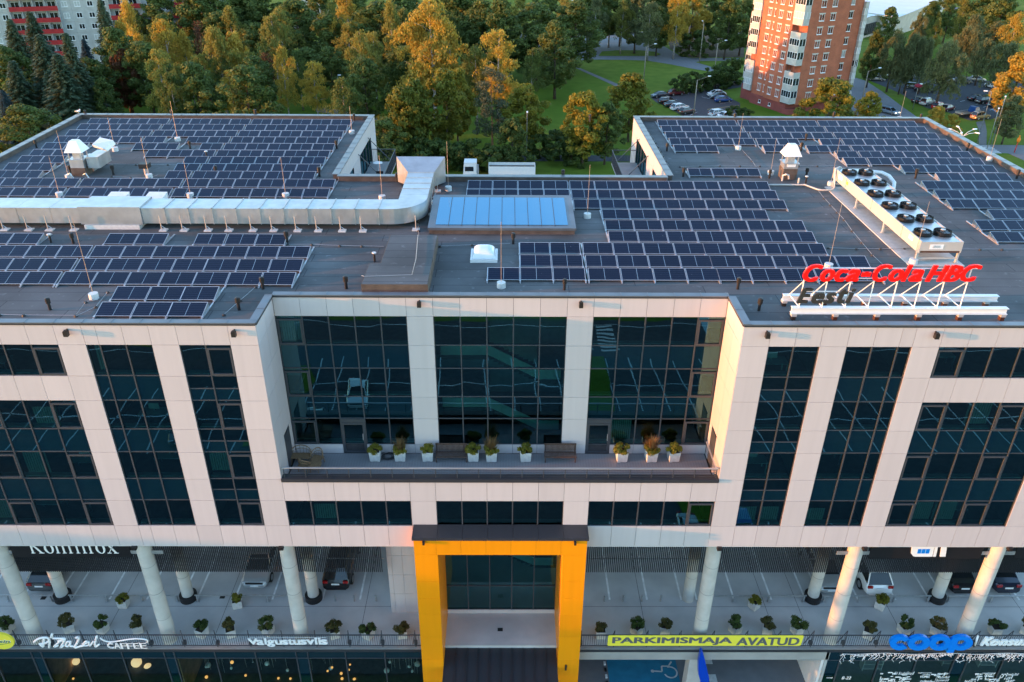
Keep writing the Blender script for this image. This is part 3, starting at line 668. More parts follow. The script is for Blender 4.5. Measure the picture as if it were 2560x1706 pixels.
for x in (-36, -28, -20, -12, 12, 20, 28, 36):
    column(x, .82, DZ, -13.8, .41, False); column(x, 4.08, DZ, -13.8, .36, abs(x) > 12 or x < 0)
for x in (-36, -28, -20, -12, 12, 20, 28, 36):
    b = MB(); b.box(x-.12, x+.12, -.12, .1, -14.02, -13.78).box(x-.07, x+.07, -.16, -.1, -13.98, -13.84); b.build('soffit_lamp', M['blackpipe'], OB)
for xa, xb in ((-37.6, -6.95), (4.75, 37.6)):
    b = MB(); n = int((xb-xa)/.115)
    for i in range(n): x = xa+i*.115; b.box(x, x+.048, 2.3, 2.39, -18.05, -13.85)
    b.build('louvre_slat', M['slat'], OB, kind='stuff')
    b = MB()
    for z in (-17.05, -14.9): b.box(xa, xb, 2.39, 2.43, z-.03, z+.03)
    b.build('louvre_rail', M['galv2'], OB)
# white stair block beside the portal, portal glazing
XWB = [-6.88, -6.6, -5.95, -4.62]; zw = [-13.82, -15.6, -17.3, -18.9, -20.5, DZ]
for i in range(3):
    for j in range(5): panel(XWB[i], XWB[i+1], 2.92, 2.96, zw[j+1], zw[j])
b = MB(); b.box(-6.88, -3.6, 2.97, 5, DZ, -13.85).box(3.6, 4.7, 2.97, 5, DZ, -13.85); b.build('stair_wall', M['white'], OB)
for x0, x1 in ((-3.62, -3.4), (3.36, 3.58)): panel(x0, x1, 2.86, 2.98, -21.9, -13.5)
for i in range(5): panel(-3.4+i*1.352, -3.4+(i+1)*1.352, 2.88, 2.98, DZ, -21.84)
MB().box(-3.9, 3.9, 8, 8.2, DZ, -13.5).build('stair_hall_wall', M['interior'], OB)
curtain('curtain_wall', [-3.4+i*1.352 for i in range(6)], [-13.6, -19.83, -21.84], 2.95, lambda i, j: 'glass')
# --- yellow portal
pt = emp('entrance_portal', (0, 0, 0), parent=OB); pt.location = (0, 0, 0)
ZP = [-13.47, -15.4, -16.7, -18.0, -19.8, -21.7, -23.6, -25.4, G]
b = MB()
for s in (-1, 1): x0, x1 = sorted((s*3.39, s*4.56)); b.box(x0, x1, -.95, 2.88, G, -13.5)
b.box(-4.56, 4.56, -.95, -.05, -13.43, -12.42); b.build('portal_core', M['wall'], pt)
for s in (-1, 1):
    x0, x1 = sorted((s*3.35, s*4.6))
    for j in range(8):
        panel(x0, x1, -1, -.96, ZP[j+1], ZP[j], UY, 'yellow_panel', pt, .01)
        for y0, y1 in ((-.96, .95), (.95, 2.88)):
            for xq in (3.35, 4.57):
                a, c = sorted((s*xq, s*(xq+.03))); panel(a, c, y0, y1, ZP[j+1], ZP[j], UY, 'yellow_panel', pt, .01)
    for xq in (4.57,):
        a, c = sorted((s*xq, s*(xq+.03))); panel(a, c, -.96, -.05, -13.47, -12.4, UY, 'yellow_panel', pt, .01)
xb = [-4.6, -3.42, -2.1, -.77, .56, 1.89, 3.22, 4.6]
for i in range(7): panel(xb[i], xb[i+1], -1, -.96, -13.47, -12.4, UY, 'yellow_panel', pt, .01)
MB().box(-3.35, 3.35, -.94, -.1, -13.5, -13.44).build('portal_soffit', M['yellow'], pt)
for i in range(7): panel(-4.68+i*1.337, -4.68+(i+1)*1.337, -1.08, -.002, -12.4, -12.23, UBL, 'portal_roof_sheet', pt, .012)
for x in (-4.05, 3.95): MB().box(x-.06, x+.06, -1.18, -1.0, -12.62, -12.42).build('portal_lamp', M['blackpipe'], pt)
MB().box(3.78, 3.88, -1.1, -1.0, -22.5, -22.1).build('wall_lamp', M['blackpipe'], pt)
for i in range(10):
    x = -3.34+i*.668; panel(x, x+.668, -4.5, .38, -22.42, -22.34, UBL, 'canopy_sheet', pt, .012)
    MB().box(x-.015, x+.015, -4.5, .36, -22.345, -22.29).build('canopy_seam', M['fascia'], pt)
# --- deck edge, railing
b = MB()
for x0, x1 in ((-38, -4.62), (4.62, 38)): b.box(x0, x1, .14, .3, -22.42, -22.16, 0)
b.build('deck_edge', M['fascia'], OB)
b = MB()
for x0, x1 in ((-38, -4.62), (4.62, 38)): b.box(x0, x1, .12, .32, -22.155, -22.13, 0)
b.build('deck_kerb', M['concrete'], OB)
for xa, xb in ((-37.9, -4.65), (4.65, 37.9)):
    b = MB(); n = int((xb-xa)/.13)
    for i in range(n): x = xa+i*.13; b.box(x, x+.022, .05, .07, -21.74, -20.87)
    b.build('railing_baluster', M['mull'], OB, kind='stuff')
    b = MB(); b.box(xa, xb, .03, .09, -20.88, -20.83); b.box(xa, xb, .04, .08, -21.77, -21.73)
    x = -36.5
    while x < 37:
        if xa < x < xb: b.tube([(x, .08, -20.5), (x-.22, .5, -22.1)], .028, 5); b.tube([(x, .08, -20.5), (x, .09, -21.9)], .028, 5); b.box(x-.09, x+.09, .1, .28, -21.75, -21.5)
        x += 1.965
    b.build('railing', M['mull'], OB)
# low guard rail in front of the bays, bay lines on the deck
for xa, xb in ((-37, -28.5), (-27.5, -20.5), (-19.5, -12.5), (12.5, 19.5), (20.5, 27.5), (28.5, 37)):
    b = MB(); b.box(xa, xb, 3.86, 3.92, -21.70, -21.63)
    n = 4
    for i in range(n): x = xa+.15+(xb-xa-.3)*i/(n-1); b.box(x-.04, x+.04, 3.8, 3.9, DZ, -21.66); b.box(x-.12, x+.12, 3.74, 3.96, DZ, DZ+.02)
    b.build('bumper_rail', M['galv2'], OB)
for x in (-10.6, -9.4, -8.0, 5.2, 6.6, 7.8, 9, 10.2): MB().cyl(x, 3.88, DZ, -21.6, .06, 8).build('bollard', M['galv2'], OB)
for c in (-36, -28, -20, -12, 4, 12, 20, 28):
    for k, o in enumerate((.55, 2.95, 5.35, 7.55)):
        if -8 < c+o < 4.8: continue
        MB().box(c+o-.06, c+o+.06, 4.0, 9.2, DZ, DZ+.006).build('bay_line', M['deckline'], OB)
for x, y in ((-29.3, 4.1), (-17.9, 4.2), (-.05, 1.6)): MB().box(x-.16, x+.16, y-.13, y+.13, DZ, DZ+.01).build('drain_grate', M['black'], OB)
# saw-cut joints in the deck slab
for x in (-33.2, -24.1, -17.4, -8.6, 8.9, 16.8, 18.9, 24.6, 33.0): MB().box(x-.012, x+.012, .4, 12, DZ+.001, DZ+.004).build('deck_joint', M['joint'], OB)
MB().box(-37, -7, 3.42, 3.44, DZ+.001, DZ+.004).build('deck_joint', M['joint'], OB); MB().box(4.8, 37, 3.42, 3.44, DZ+.001, DZ+.004).build('deck_joint', M['joint'], OB)
# --- ground floor: shop glazing left, ramp opening, supermarket right
XS = [-37, -34.6, -32.2, -30.6, -28.28,-27.67,-25.27,-22.84,-20.3,-19.7,-17.25,-14.81,-12.36,-11.66,-9.39,-7.02,-4.7]
solid = {4, 8, 12}
curtain('shopfront', XS, [-22.45, -23.12, G+.1], .3, lambda i, j: 'spandrel' if j == 0 or i in solid else 'shopglass')
XK = [19.86,20.66,23.05,25.35,27.66,28.46,30.68,33,35.4,37.8]
curtain('shopfront', XK, [-22.45, -23.3, G+.1], .3, lambda i, j: 'spandrel' if j == 0 or i in (0, 4) else 'shopglass')
b = MB(); b.box(-37.8, -4.7, 7, 7.2, G, -22.5, 0).box(-37.8, -4.7, .4, 7, G, G+.1, 1).box(-19.75, -19.6, .4, 7, G, -22.5, 0).box(-27.9, -27.8, .4, 7, G, -22.5, 0)
b.build('shop_interior', [M['warmroom'], M['carpet']], OB)
b = MB(); b.box(19.9, 37.8, 7, 7.2, G, -22.5, 0).box(19.9, 37.8, .4, 7, G, G+.1, 0).box(19.7, 19.86, .2, 12, G, -22.45, 0); b.build('supermarket_interior', M['interior'], OB)
for x, y, wd in ((21.6,2.6,.9),(24.1,2.2,1.2),(26.4,3,.8),(29.5,2.6,1.2),(31.8,2.5,1.1)):
    b = MB()
    for k in range(4): b.box(x-wd/2, x+wd/2, y, y+.5, G+.3+k*.45, G+.34+k*.45)
    b.box(x-wd/2-.03, x-wd/2, y, y+.5, G+.1, G+1.9).box(x+wd/2, x+wd/2+.03, y, y+.5, G+.1, G+1.9); b.build('shelf_unit', M['sillboard'], label='white shop shelf behind the supermarket window', cat='shelf', group='shelves in the supermarket')
bm = MB(); bm.box(4.66, 19.9, .2, .6, -23.15, -22.44); bm.build('lintel_beam', M['concrete'], OB)
MB().box(4.66, 19.9, 9, 9.3, G, -22.4).build('ramp_wall', M['concrete'], OB)
MB().box(12-.45, 12+.45, .45, 1.25, G, -23.1).build('ramp_pier', M['column'], OB)
MB().box(19.55, 19.7, .3, 9, G, -23.16).build('ramp_side_wall', M['whitepaint'], OB)
MB().box(4.7, 19.6, -1.3, 9, G+.02, G+.05).build('ramp_floor', M['asphalt2'], OB)
MB().quad((6.95,-1.2,G+.056),(11.5,-1.2,G+.056),(11.5,5,G+.056),(6.95,5,G+.056)).build('disabled_bay_paint', M['bluepaint'], OB)
# wheelchair mark
b = MB(); cx, cy, z = 11.0, 2.15, G+.064
def arc(cx, cy, r, a0, a1, wd, n=14):
    for i in range(n):
        t0, t1 = R(a0+(a1-a0)*i/n), R(a0+(a1-a0)*(i+1)/n)
        b.quad(*[(cx+q*math.cos(t), cy+q*math.sin(t), z) for q, t in ((r-wd/2, t0), (r+wd/2, t0), (r+wd/2, t1), (r-wd/2, t1))])
arc(cx, cy, .42, -160, 110, .1)
def seg(x0, y0, x1, y1, wd=.1):
    d = Vector((x1-x0, y1-y0)); n = Vector((-d.y, d.x)).normalized()*wd/2; b.quad((x0-n.x,y0-n.y,z+.002),(x1-n.x,y1-n.y,z+.002),(x1+n.x,y1+n.y,z+.002),(x0+n.x,y0+n.y,z+.002))
seg(10.5, 2.62, 10.98, 2.62); seg(10.5, 2.62, 10.46, 2.2); seg(10.46, 2.2, 9.95, 2.24); arc(9.85, 2.24, .06, 0, 360, .11, 10)
seg(10.98, 2.66, 11.2, 2.98)
b.build('wheelchair_symbol', M['paint'], OB)
for k in range(5): MB().box(6.72, 6.86, 1.2+k*.5, 1.2+k*.5+.26, G+.05, G+.12).build('kerb_block', M['black'] if k % 2 == 0 else M['whitepaint'], OB)
for k in range(2): MB().box(13.4, 13.9, 1.2+k*1.6, 2+k*1.6, G+.052, G+.058).build('ramp_marking', M['paint'], OB)
b = MB()
for k in range(4): b.box(19.2, 19.4, 4, 4.16, G+.05+k*.16, G+.13+k*.16)
b.build('bollard_sleeve', M['ypaint'], OB)
# things glowing inside the lamp shop and the cafe
def lampball(u, v, y, r, k):
    p = ony(u, v, y); b = MB(); b.ball(p, r, 10); (b.tube([(p.x, p.y, p.z+r), (p.x, p.y, -22.5)], .008, 4) if k == 'lampoff' else None)
    lb = {'lampsoft': ('round paper pendant lamp glowing softly in the cafe window', 'paper lamps in the cafe'), 'lampglow': ('small lit lamp in the lamp shop window', 'lit lamps in the shop'), 'lampoff': ('unlit glass lamp on show in the lamp shop window', 'unlit lamps in the shop')}[k]
    return b.build('pendant_lamp', M[k], None, smooth=True, label=lb[0], cat='lamp', group=lb[1])
for u, v, r in ((139,1655,.36),(174,1671,.38),(190,1654,.24),(341,1656,.34),(371,1672,.36),(184,1703,.3),(375,1703,.3)): lampball(u, v, 2.6, r, 'lampsoft')
for u, v, r in ((516,1693,.13),(614,1689,.1),(696,1696,.1),(726,1697,.1),(830,1669,.1),(819,1678,.09),(853,1684,.12),(855,1697,.12),(886,1699,.14),(872,1675,.09),(183,1697,.09),(580,1656,.14),(875,1662,.08)): lampball(u, v, 1.6, r*.8, 'lampglow')
r5 = random.Random(4)
for k in range(46):
    u = r5.choice([r5.uniform(500, 535), r5.uniform(545, 640), r5.uniform(650, 740), r5.uniform(770, 850), r5.uniform(960, 1050)]); lampball(u, r5.uniform(1655, 1703), 2+r5.random(), r5.uniform(.07, .2), 'lampoff')
# ================================================================== solar panels
PWD, PH, TILT = 1.70, 1.02, R(15)
b = MB(); b.box(.004, PWD-.004, .004, PH-.004, -.006, 0, 1)
for x0, x1 in ((.03, PWD/2-.009), (PWD/2+.009, PWD-.03)): b.quad((x0,.03,.002),(x1,.03,.002),(x1,PH-.03,.002),(x0,PH-.03,.002))
ME_CELL = b.mesh('solar_cells', [M['solar'], M['whitesheet']])
b = MB()
for a in ((0, PWD, 0, .022), (0, PWD, PH-.022, PH), (0, .022, .022, PH-.022), (PWD-.022, PWD, .022, PH-.022)): b.box(a[0], a[1], a[2], a[3], -.035, .008)
ME_FR = b.mesh('panel_frame', M['alu'])
b = MB(); b.box(-.03, .03, -.22, 1.72, 0, .05); b.box(-.045, .045, -.1, .1, .05, .1); ME_RAIL = b.mesh('mounting_rail', M['alu'])
b = MB(); b.hexa([(-.01,.02,.06),(.01,.02,.06),(.01,1.06,.06),(-.01,1.06,.06),(-.01,.02,.09),(.01,.02,.09),(.01,.99,.34),(-.01,.99,.34)]); ME_SIDE = b.mesh('side_plate', M['galv2'])
NB = 0
def bank(x, y, n, label, z=-.4):
    t = emp('solar_panel_bank', (x, y, z), label, 'solar panel', 'solar panel banks on the roof')
    for i in range(n):
        p = inst('solar_panel', ME_CELL, (i*1.735, 0, .11), (TILT, 0, 0), t); inst('panel_frame', ME_FR, (0, 0, 0), (0, 0, 0), p)
    for i in range(n+1): inst('mounting_rail', ME_RAIL, (min(i*1.735, n*1.735-.03)-.01, 0, 0), parent=t)
    inst('side_plate', ME_SIDE, (.02, 0, 0), parent=t); inst('side_plate', ME_SIDE, (n*1.735-.06, 0, 0), parent=t)
    inst('wind_plate', ME_WIND, (0, 0, 0), parent=t, scale=(n*1.735-.04, 1, 1))
b = MB(); b.hexa([(0,1.06,.06),(1,1.06,.06),(1,1.07,.06),(0,1.07,.06),(0,.985,.34),(1,.985,.34),(1,.995,.34),(0,.995,.34)]); ME_WIND = b.mesh('wind_plate', M['galv2'])
NUM = {1:'single', 2:'two', 3:'three', 4:'four', 5:'five', 6:'six'}
def rows(region, lst, frm):
    """lst: rows (y, [(x, n), ...]); every bank says its row, counted from the back edge, and its place in that row"""
    for r, (y, bs) in enumerate(lst, 1):
        for k, (x, n) in enumerate(bs):
            pl = f'only solar panel bank in the {ORD[r]} row from {frm}' if len(bs) == 1 else f'{ORD[k+1]} solar panel bank from left, {ORD[r]} row from {frm}'
            bank(x, y, n, f'{pl}, {region}')
A, B_, C_ = -36.2, -29.08, -22.0
W_ = 1.735
rows('left rear roof', [(37.28,[(A,4),(B_,4),(C_,5)]),(35.36,[(A,4),(B_,4),(C_,5)]),(33.35,[(A,4),(B_,4),(C_,5)]),(31.4,[(A,4),(B_,1),(B_+2*W_,2),(C_,5)]),
 (29.47,[(A,2),(B_,2),(B_+3*W_,1),(C_,5)]),(27.55,[(A,2),(B_+W_,3),(C_,5)]),(25.82,[(A,2),(B_+3*W_,1),(C_,5)]),(23.98,[(A,2),(B_+3*W_,1),(C_,5)]),(22.2,[(A,2),(B_+3*W_,1),(C_,5)]),
 (20.44,[(A,4),(B_,4),(C_,6)]),(18.4,[(A,4),(B_,4),(C_,6)])], 'back')
D1, D2, D3 = -29.9, -22.85, -15.93
rows('left front roof', [(10.15,[(D1-.2,2),(D2,2),(-17.72,1),(D3,2)]),(8.3,[(D1,4),(D2,4),(D3,3)]),(6.5,[(D1,4),(D2,4),(D3,3)]),(4.75,[(D1,4),(D2,4),(D3,3)]),(2.97,[(-19.36,2),(D3,1)]),(1.2,[(-19.36,2),(D3,1)])], 'the duct')
E1, E2, E3 = -2.42, 4.62, 11.5
rows('middle roof', [(23.35,[(13.42,3)]),(20.3,[(E1,4),(E2,4),(E3,4)]),(18.4,[(E1,4),(E2,4),(E3,4)]),(16.45,[(E2,4),(E3,4)]),(14.56,[(6.28,3),(E3,3)]),(12.68,[(6.28,3),(E3,4)]),(10.83,[(6.28,3),(E3,4)]),(9.0,[(1.02,2),(E2,4),(E3,4)]),(7.2,[(1.02,2),(E2,4),(E3,5)]),(5.45,[(-.72,3),(E2,4),(E3,5)])], 'back')
F1, F2, F3 = 13.52, 20.62, 27.68
rows('right rear roof', [(37.6,[(F1,4),(F2,4),(F3,5)]),(35.6,[(F1,4),(F2,4),(F3,5)]),(33.55,[(F1,4),(F2,4),(F3,5)]),(31.6,[(F1,4),(F2,2),(F2+3*W_,1),(F3,5)]),(29.6,[(F1,2),(F2,1),(F2+2*W_,2),(F3,5)]),(28.0,[(F2+3*W_,1),(F3,5)]),(26.25,[(F2+3*W_,1),(F3,5)]),(24.4,[(F3+W_,4)]),(22.5,[(F3+2*W_,3)]),(20.58,[(29.3,4)]),(18.62,[(29.25,4)]),(16.75,[(29.2,4)]),(14.78,[(30.9,3)]),(12.88,[(29.1,4)]),(10.94,[(29.05,4)])], 'back')
# ================================================================== roof equipment
ZRF = -.4
# --- big galvanised duct: run, boxed section, bend, outlet hood, feet
du = emp('ventilation_duct', (-20, 13.8, ZRF), 'large galvanised rectangular ventilation duct bending towards the rear parapet with flared outlet', 'duct')
DF, DB, DZ0, DZ1 = 12.9, 14.65, -.08, .88
xs = [-37, -35, -33, -31, -29, -27, -25.3]
for i in range(len(xs)-1): MB().box(xs[i]+.01, xs[i+1]-.01, DF, DB, DZ0, DZ1).build('duct_section', M['galv'], du)
MB().box(-25.3, -21.6, DF-.09, DB+.12, DZ0-.05, DZ1+.09).build('duct_silencer', M['galv'], du)
MB().box(-25.1, -21.8, DF-.2, DB, ZRF, DZ0-.06).build('silencer_plinth', M['rodbase'], du)
x = -21.6
while x < -7.4:
    MB().box(x+.01, x+1.40, DF, DB, DZ0, DZ1).build('duct_section', M['galv'], du)
    b = MB(); b.box(x+1.39, x+1.44, DF-.035, DF-.001, DZ0-.03, DZ1+.035).box(x+1.39, x+1.44, DF-.035, DB+.03, DZ1+.001, DZ1+.035); b.build('duct_flange', M['galv2'], du); x += 1.42
xe = x
cxb, cyb = -6.75, 15.0        # bend: inner corner sharp, outer corner round
o = []
for i in range(13):
    t = R(-90+90*i/12); o.append((cxb+.0+math.cos(t)*2.1, cyb+math.sin(t)*2.1))
pts = [(xe+.01, DF)]+o+[(-4.65, 15.6), (-6.4, 15.6), (-6.4, DB), (xe+.01, DB)]
MB().prism(pts, DZ0, DZ1).build('duct_bend', M['galv'], du)
for k in range(4):
    y0 = 15.62+k*1.12; MB().box(-6.4, -4.65, y0, y0+1.09, DZ0, DZ1).build('duct_section', M['galv'], du)
    MB().box(-6.43, -4.62, y0+1.085, y0+1.125, DZ0-.03, DZ1+.03).build('duct_flange', M['galv2'], du)
ya, yb = 20.12, 21.75
b = MB(); b.hexa([(-6.4,ya,DZ0),(-4.65,ya,DZ0),(-4.0,yb,-.3),(-7.35,yb,-.3),(-6.4,ya,DZ1),(-4.65,ya,DZ1),(-4.0,yb,1.5),(-7.35,yb,1.5)]); b.build('outlet_hood', M['galv'], du)
def foot(x, y, along):
    b = MB(); c, s = ((1, 0) if along else (0, 1))
    b.tube([(x, y, ZRF), (x, y, DZ1-.35)], .03, 6); b.tube([(x, y, DZ0), (x+.28*c, y+.28*s, ZRF+.1)], .018, 5)
    b.build('duct_post', M['galv2'], du); MB().box(x-.22+.1*c, x+.22+.1*c, y-.2, y+.2, ZRF, ZRF+.07).build('foot_slab', M['rodbase'], du)
for i in range(22):
    x = -36.6+i*1.34+ (0 if i % 2 else .1)
    if -25.6 < x < -21.3: continue
    foot(x, 12.55, True)
for x, y in ((-5.2, 12.8), (-4.45, 15.4), (-4.45, 17.9), (-4.45, 20.0)): foot(x, y, False)
# --- glazed skylight
sk_ = emp('skylight', (0, 14.6, ZRF), 'long glazed roof skylight with ten blue reflecting panes on a brown curb', 'skylight')
b = MB(); b.box(-4.35, 4.35, 12.15, 16.9, ZRF, -.12); b.build('curb', M['felt2'], sk_)
def sz(y): return .02+(y-12.1)*.075
b = MB(); b.hexa([(-4.42,12.08,-.14),(4.42,12.08,-.14),(4.42,17,-.14),(-4.42,17,-.14),(-4.42,12.08,sz(12.08)),(4.42,12.08,sz(12.08)),(4.42,17,sz(17)),(-4.42,17,sz(17))]); b.build('frame', M['coping'], sk_)
for i in range(10):
    x0 = -3.98+i*.797; x1 = x0+.76
    MB().quad((x0,12.5,sz(12.5)+.02),(x1,12.5,sz(12.5)+.02),(x1,16.55,sz(16.55)+.02),(x0,16.55,sz(16.55)+.02)).build('pane', M['skyglass'], sk_)
    if i: MB().hexa([(x0-.035,12.4,sz(12.4)),(x0-.002,12.4,sz(12.4)),(x0-.002,16.6,sz(16.6)),(x0-.035,16.6,sz(16.6)),(x0-.035,12.4,sz(12.4)+.05),(x0-.002,12.4,sz(12.4)+.05),(x0-.002,16.6,sz(16.6)+.05),(x0-.035,16.6,sz(16.6)+.05)]).build('glazing_bar', M['mull'], sk_)
# --- acrylic dome
dm = emp('roof_dome', (-.98, 8.7, ZRF), 'clear acrylic dome rooflight on a white square upstand', 'rooflight')
b = MB(); b.box(-1.72, -.22, 7.9, 9.5, ZRF, -.22); b.build('upstand', M['whitepaint'], dm)
b = MB(); n = 12
for i in range(n):
    for j in range(n):
        def P(a, c):
            u, v = a/n*2-1, c/n*2-1; h = (1-u**4)*(1-v**4); return (-.97+u*.66, 8.7+v*.72, -.2+.42*h**.6)
        b.quad(P(i, j), P(i+1, j), P(i+1, j+1), P(i, j+1))
b.build('dome', M['dome'], dm, smooth=True)
# --- felt covered stair bulkhead at the front edge
bk = emp('roof_bulkhead', (-5, 6.5, ZRF), 'felt covered low stair bulkhead beside the acrylic dome', 'bulkhead')
b = MB(); b.prism([(-7.0,3.62),(-3.66,3.62),(-3.66,10.3),(-6.4,10.3),(-6.4,6.3),(-7.0,6.3)], ZRF, .27); b.build('bulkhead_body', M['felt2'], bk)
b = MB(); b.prism([(-6.97,3.66),(-3.70,3.66),(-3.70,10.26),(-6.36,10.26),(-6.36,6.26),(-6.97,6.26)], .27, .275); b.build('bulkhead_top', M['felt'], bk)
# --- dry cooler with twelve fans
ch = emp('dry_cooler', (24.1, 14.6, ZRF), 'long cream rooftop dry cooler with twelve black fans on legs', 'cooling unit')
CX0, CX1, CY0, CY1, CZ0, CZ1 = 22.9, 25.25, 7.9, 21.3, .28, .92
b = MB(); b.box(CX0, CX0+.08, CY0, CY1, CZ0, CZ1+.06).box(CX1-.08, CX1, CY0, CY1, CZ0, CZ1+.02).box(CX0+.08, CX1-.08, CY0+.001, CY0+.06, CZ0+.12, CZ1).box(CX0+.08, CX1-.08, CY1-.06, CY1, CZ0, CZ1)
b.build('casing', M['creamsheet'], ch)
b = MB(); b.box(CX0+.08, CX1-.08, CY0+.02, CY1-.06, CZ0, CZ0+.12); b.build('coil', M['coil'], ch)
for k in range(6):
    y0 = CY0+.06+k*2.21; MB().box(CX0+.08, CX1-.08, y0+.01, y0+2.2, CZ1-.06, CZ1-.01).build('top_sheet', M['galv'], ch)
    for x in (23.5, 24.62):
        fn = emp('fan', Vector((x, y0+1.15, CZ1))-ch.location, parent=ch)
        b = MB(); b.tube([(0, 0, -.01), (0, 0, .20)], .48, 20, cap=False); b.tube([(0, 0, -.01), (0, 0, .03)], .54, 20); b.build('shroud', M['fan'], fn, world=False)
        b = MB()
        for rr_ in (.47, .36, .25, .14):
            for i in range(16):
                t0, t1 = 2*math.pi*i/16, 2*math.pi*(i+1)/16
                b.tube([(rr_*math.cos(t0), rr_*math.sin(t0), .2+.06*(1-rr_/.48)), (rr_*math.cos(t1), rr_*math.sin(t1), .2+.06*(1-rr_/.48))], .009, 4, cap=False)
        for i in range(8): t0 = math.pi*i/4; b.tube([(.48*math.cos(t0), .48*math.sin(t0), .2), (0, 0, .26)], .01, 4)
        b.build('guard', M['fan'], fn, world=False)
        b = MB(); b.cyl(0, 0, .1, .28, .13, 12)
        for i in range(6):
            t0 = math.pi*i/3; c, s_ = math.cos(t0), math.sin(t0); c2, s2 = math.cos(t0+.6), math.sin(t0+.6)
            b.quad((c*.1, s_*.1, .06), (c*.45, s_*.45, .05), (c2*.45, s2*.45, .13), (c2*.1, s2*.1, .14))
        b.build('rotor', M['galv2'], fn, world=False)
for y in (8.05, 12.5, 16.8, 21.0):
    for x in (22.94, 25.2): b = MB(); b.box(x-.05, x+.05, y-.06, y+.06, ZRF+.08, CZ0+.28).box(x-.1, x+.1, y-.1, y+.1, ZRF+.06, ZRF+.09); b.build('leg', M['creamsheet'], ch)
    MB().box(22.98, 25.16, y-.04, y+.04, -.12, -.04).build('cross_member', M['creamsheet'], ch)
for y in (10.2, 14.6, 18.9): MB().box(CX0-.02, CX0, y-.02, y+.02, CZ0+.1, CZ1+.1).build('clip', M['galv2'], ch)
MB().box(CX0+.55, CX0+1.3, CY0-.012, CY0, .5, .78).build('maker_plate', M['signwhite'], ch)
b = MB()
for z, x0, x1 in ((.70, .75, 1.1), (.65, .72, 1.12), (.60, .70, 1.14)):
    pts = [(CX0+x0+(x1-x0)*i/8, CY0-.02, z+.018*(-1)**i) for i in range(9)]; b.tube(pts, .006, 4)
b.build('wave_logo', M['fan'], ch)
b = MB(); b.box(CX0-.012, CX0, 19.6, 20.3, .55, .85); b.box(CX0-.012, CX0, 8.8, 9.3, .6, .85); b.build('label_plate', M['signwhite'], ch)
MB().box(CX0-.014, CX0, 18.6, 18.85, .6, .8).build('warning_label', M['bannery'], ch)
b = MB(); b.tube([(23.3, 21.55, .62), (24.4, 21.55, .62)], .22, 10); b.build('pipe_box', M['creamsheet'], ch)
b = MB(); b.tube([(24.4, 21.55, .62), (25.5, 21.55, .62), (26.3, 21.4, .6), (26.65, 20.9, .5), (26.7, 20.1, .3), (26.5, 19.6, .1), (25.9, 19.4, .05)], .13, 10); b.build('insulated_pipe', M['whitepaint'], ch, smooth=True)
MB().box(25.3, 26.0, 19.0, 19.7, -.3, .25).build('pump_box', M['black'], ch)
MB().box(22.45, 25.5, 7.6, 21.2, ZRF, ZRF+.05).build('roof_pad', M['pad'], label='pale gravel strip under the cream dry cooler', cat='roof pad')
b = MB(); b.tube([(14, 21.35, -.28), (20.9, 21.35, -.28), (21.05, 21.3, -.25), (21.6, 20.3, -.25), (21.8, 20.15, -.25), (22.5, 20.1, -.25), (22.72, 20.2, -.1), (22.75, 20.5, .5), (22.85, 20.9, 1.0), (23.2, 21.2, 1.05), (23.4, 21.4, .95)], .06, 8)
b.build('roof_pipe', M['creamsheet'], smooth=True, label='cream insulated pipe running across roof to the dry cooler', cat='pipe')
# --- square vent chimneys with metal hoods
def hood_vent(x, y, lab, h0, wd, tall, brick):
    t = emp('vent_chimney', (x, y, ZRF), lab, 'vent chimney'); q = wd/2
    b = MB(); b.box(x-q, x+q, y-q, y+q, ZRF, ZRF+h0); b.build('base', M['felt2'], t)
    b = MB(); b.box(x-q*.96, x+q*.96, y-q*.96, y+q*.96, ZRF+h0, ZRF+h0+tall); b.box(x-q*1.12, x+q*1.12, y-q*1.12, y+q*1.12, ZRF+h0+tall, ZRF+h0+tall+.06); b.build('housing', M['galv'], t)
    zb = ZRF+h0+tall+.06; b = MB()
    for sx in (-1, 1):
        for sy in (-1, 1): b.box(x+sx*q*.85-.03, x+sx*q*.85+.03, y+sy*q*.85-.03, y+sy*q*.85+.03, zb, zb+.5)
    b.box(x-q*.5, x+q*.5, y-q*.5, y+q*.5, zb, zb+.48); b.build('louvre_cage', M['galv2'], t)
    z = zb+.5; p, r_ = q*1.22, q*.5
    b = MB(); b.hexa([(x-p,y-p,z),(x+p,y-p,z),(x+p,y+p,z),(x-p,y+p,z),(x-r_,y-r_,z+.75),(x+r_,y-r_,z+.75),(x+r_,y+r_,z+.75),(x-r_,y+r_,z+.75)]); b.build('hood', M['whitepaint'], t)
    return t
v1 = hood_vent(-30.2, 23.5, 'white hooded vent chimney with side fan box on left roof wing', .6, 1.02, .55, False)
b = MB(); b.box(-29.6, -28.75, 23.3, 25.2, .1, .9).box(-30.5, -29.7, 24.2, 25.6, ZRF, .5); b.build('fan_box', M['galv'], v1)
b = MB(); b.hexa([(-29.5,24.6,1.25),(-28.5,24.4,1.0),(-28.2,25.3,1.3),(-29.3,25.6,1.5),(-29.6,24.6,1.45),(-28.6,24.3,1.2),(-28.3,25.2,1.6),(-29.4,25.6,1.7)]); b.build('outlet_flap', M['whitepaint'], v1)
b = MB(); b.tube([(-30.7, 22.6, ZRF), (-30.7, 22.4, -.1), (-30.4, 22.2, .05), (-30.2, 22.2, ZRF)], .05, 6).tube([(-29.6, 22.6, ZRF), (-29.6, 22.4, -.1), (-29.3, 22.2, .05), (-29.1, 22.2, ZRF)], .05, 6); b.build('gooseneck', M['galv2'], v1)
v2 = hood_vent(20.45, 23.3, 'small white hooded vent chimney on brown felt base, right roof wing', .8, 1.0, .35, True)
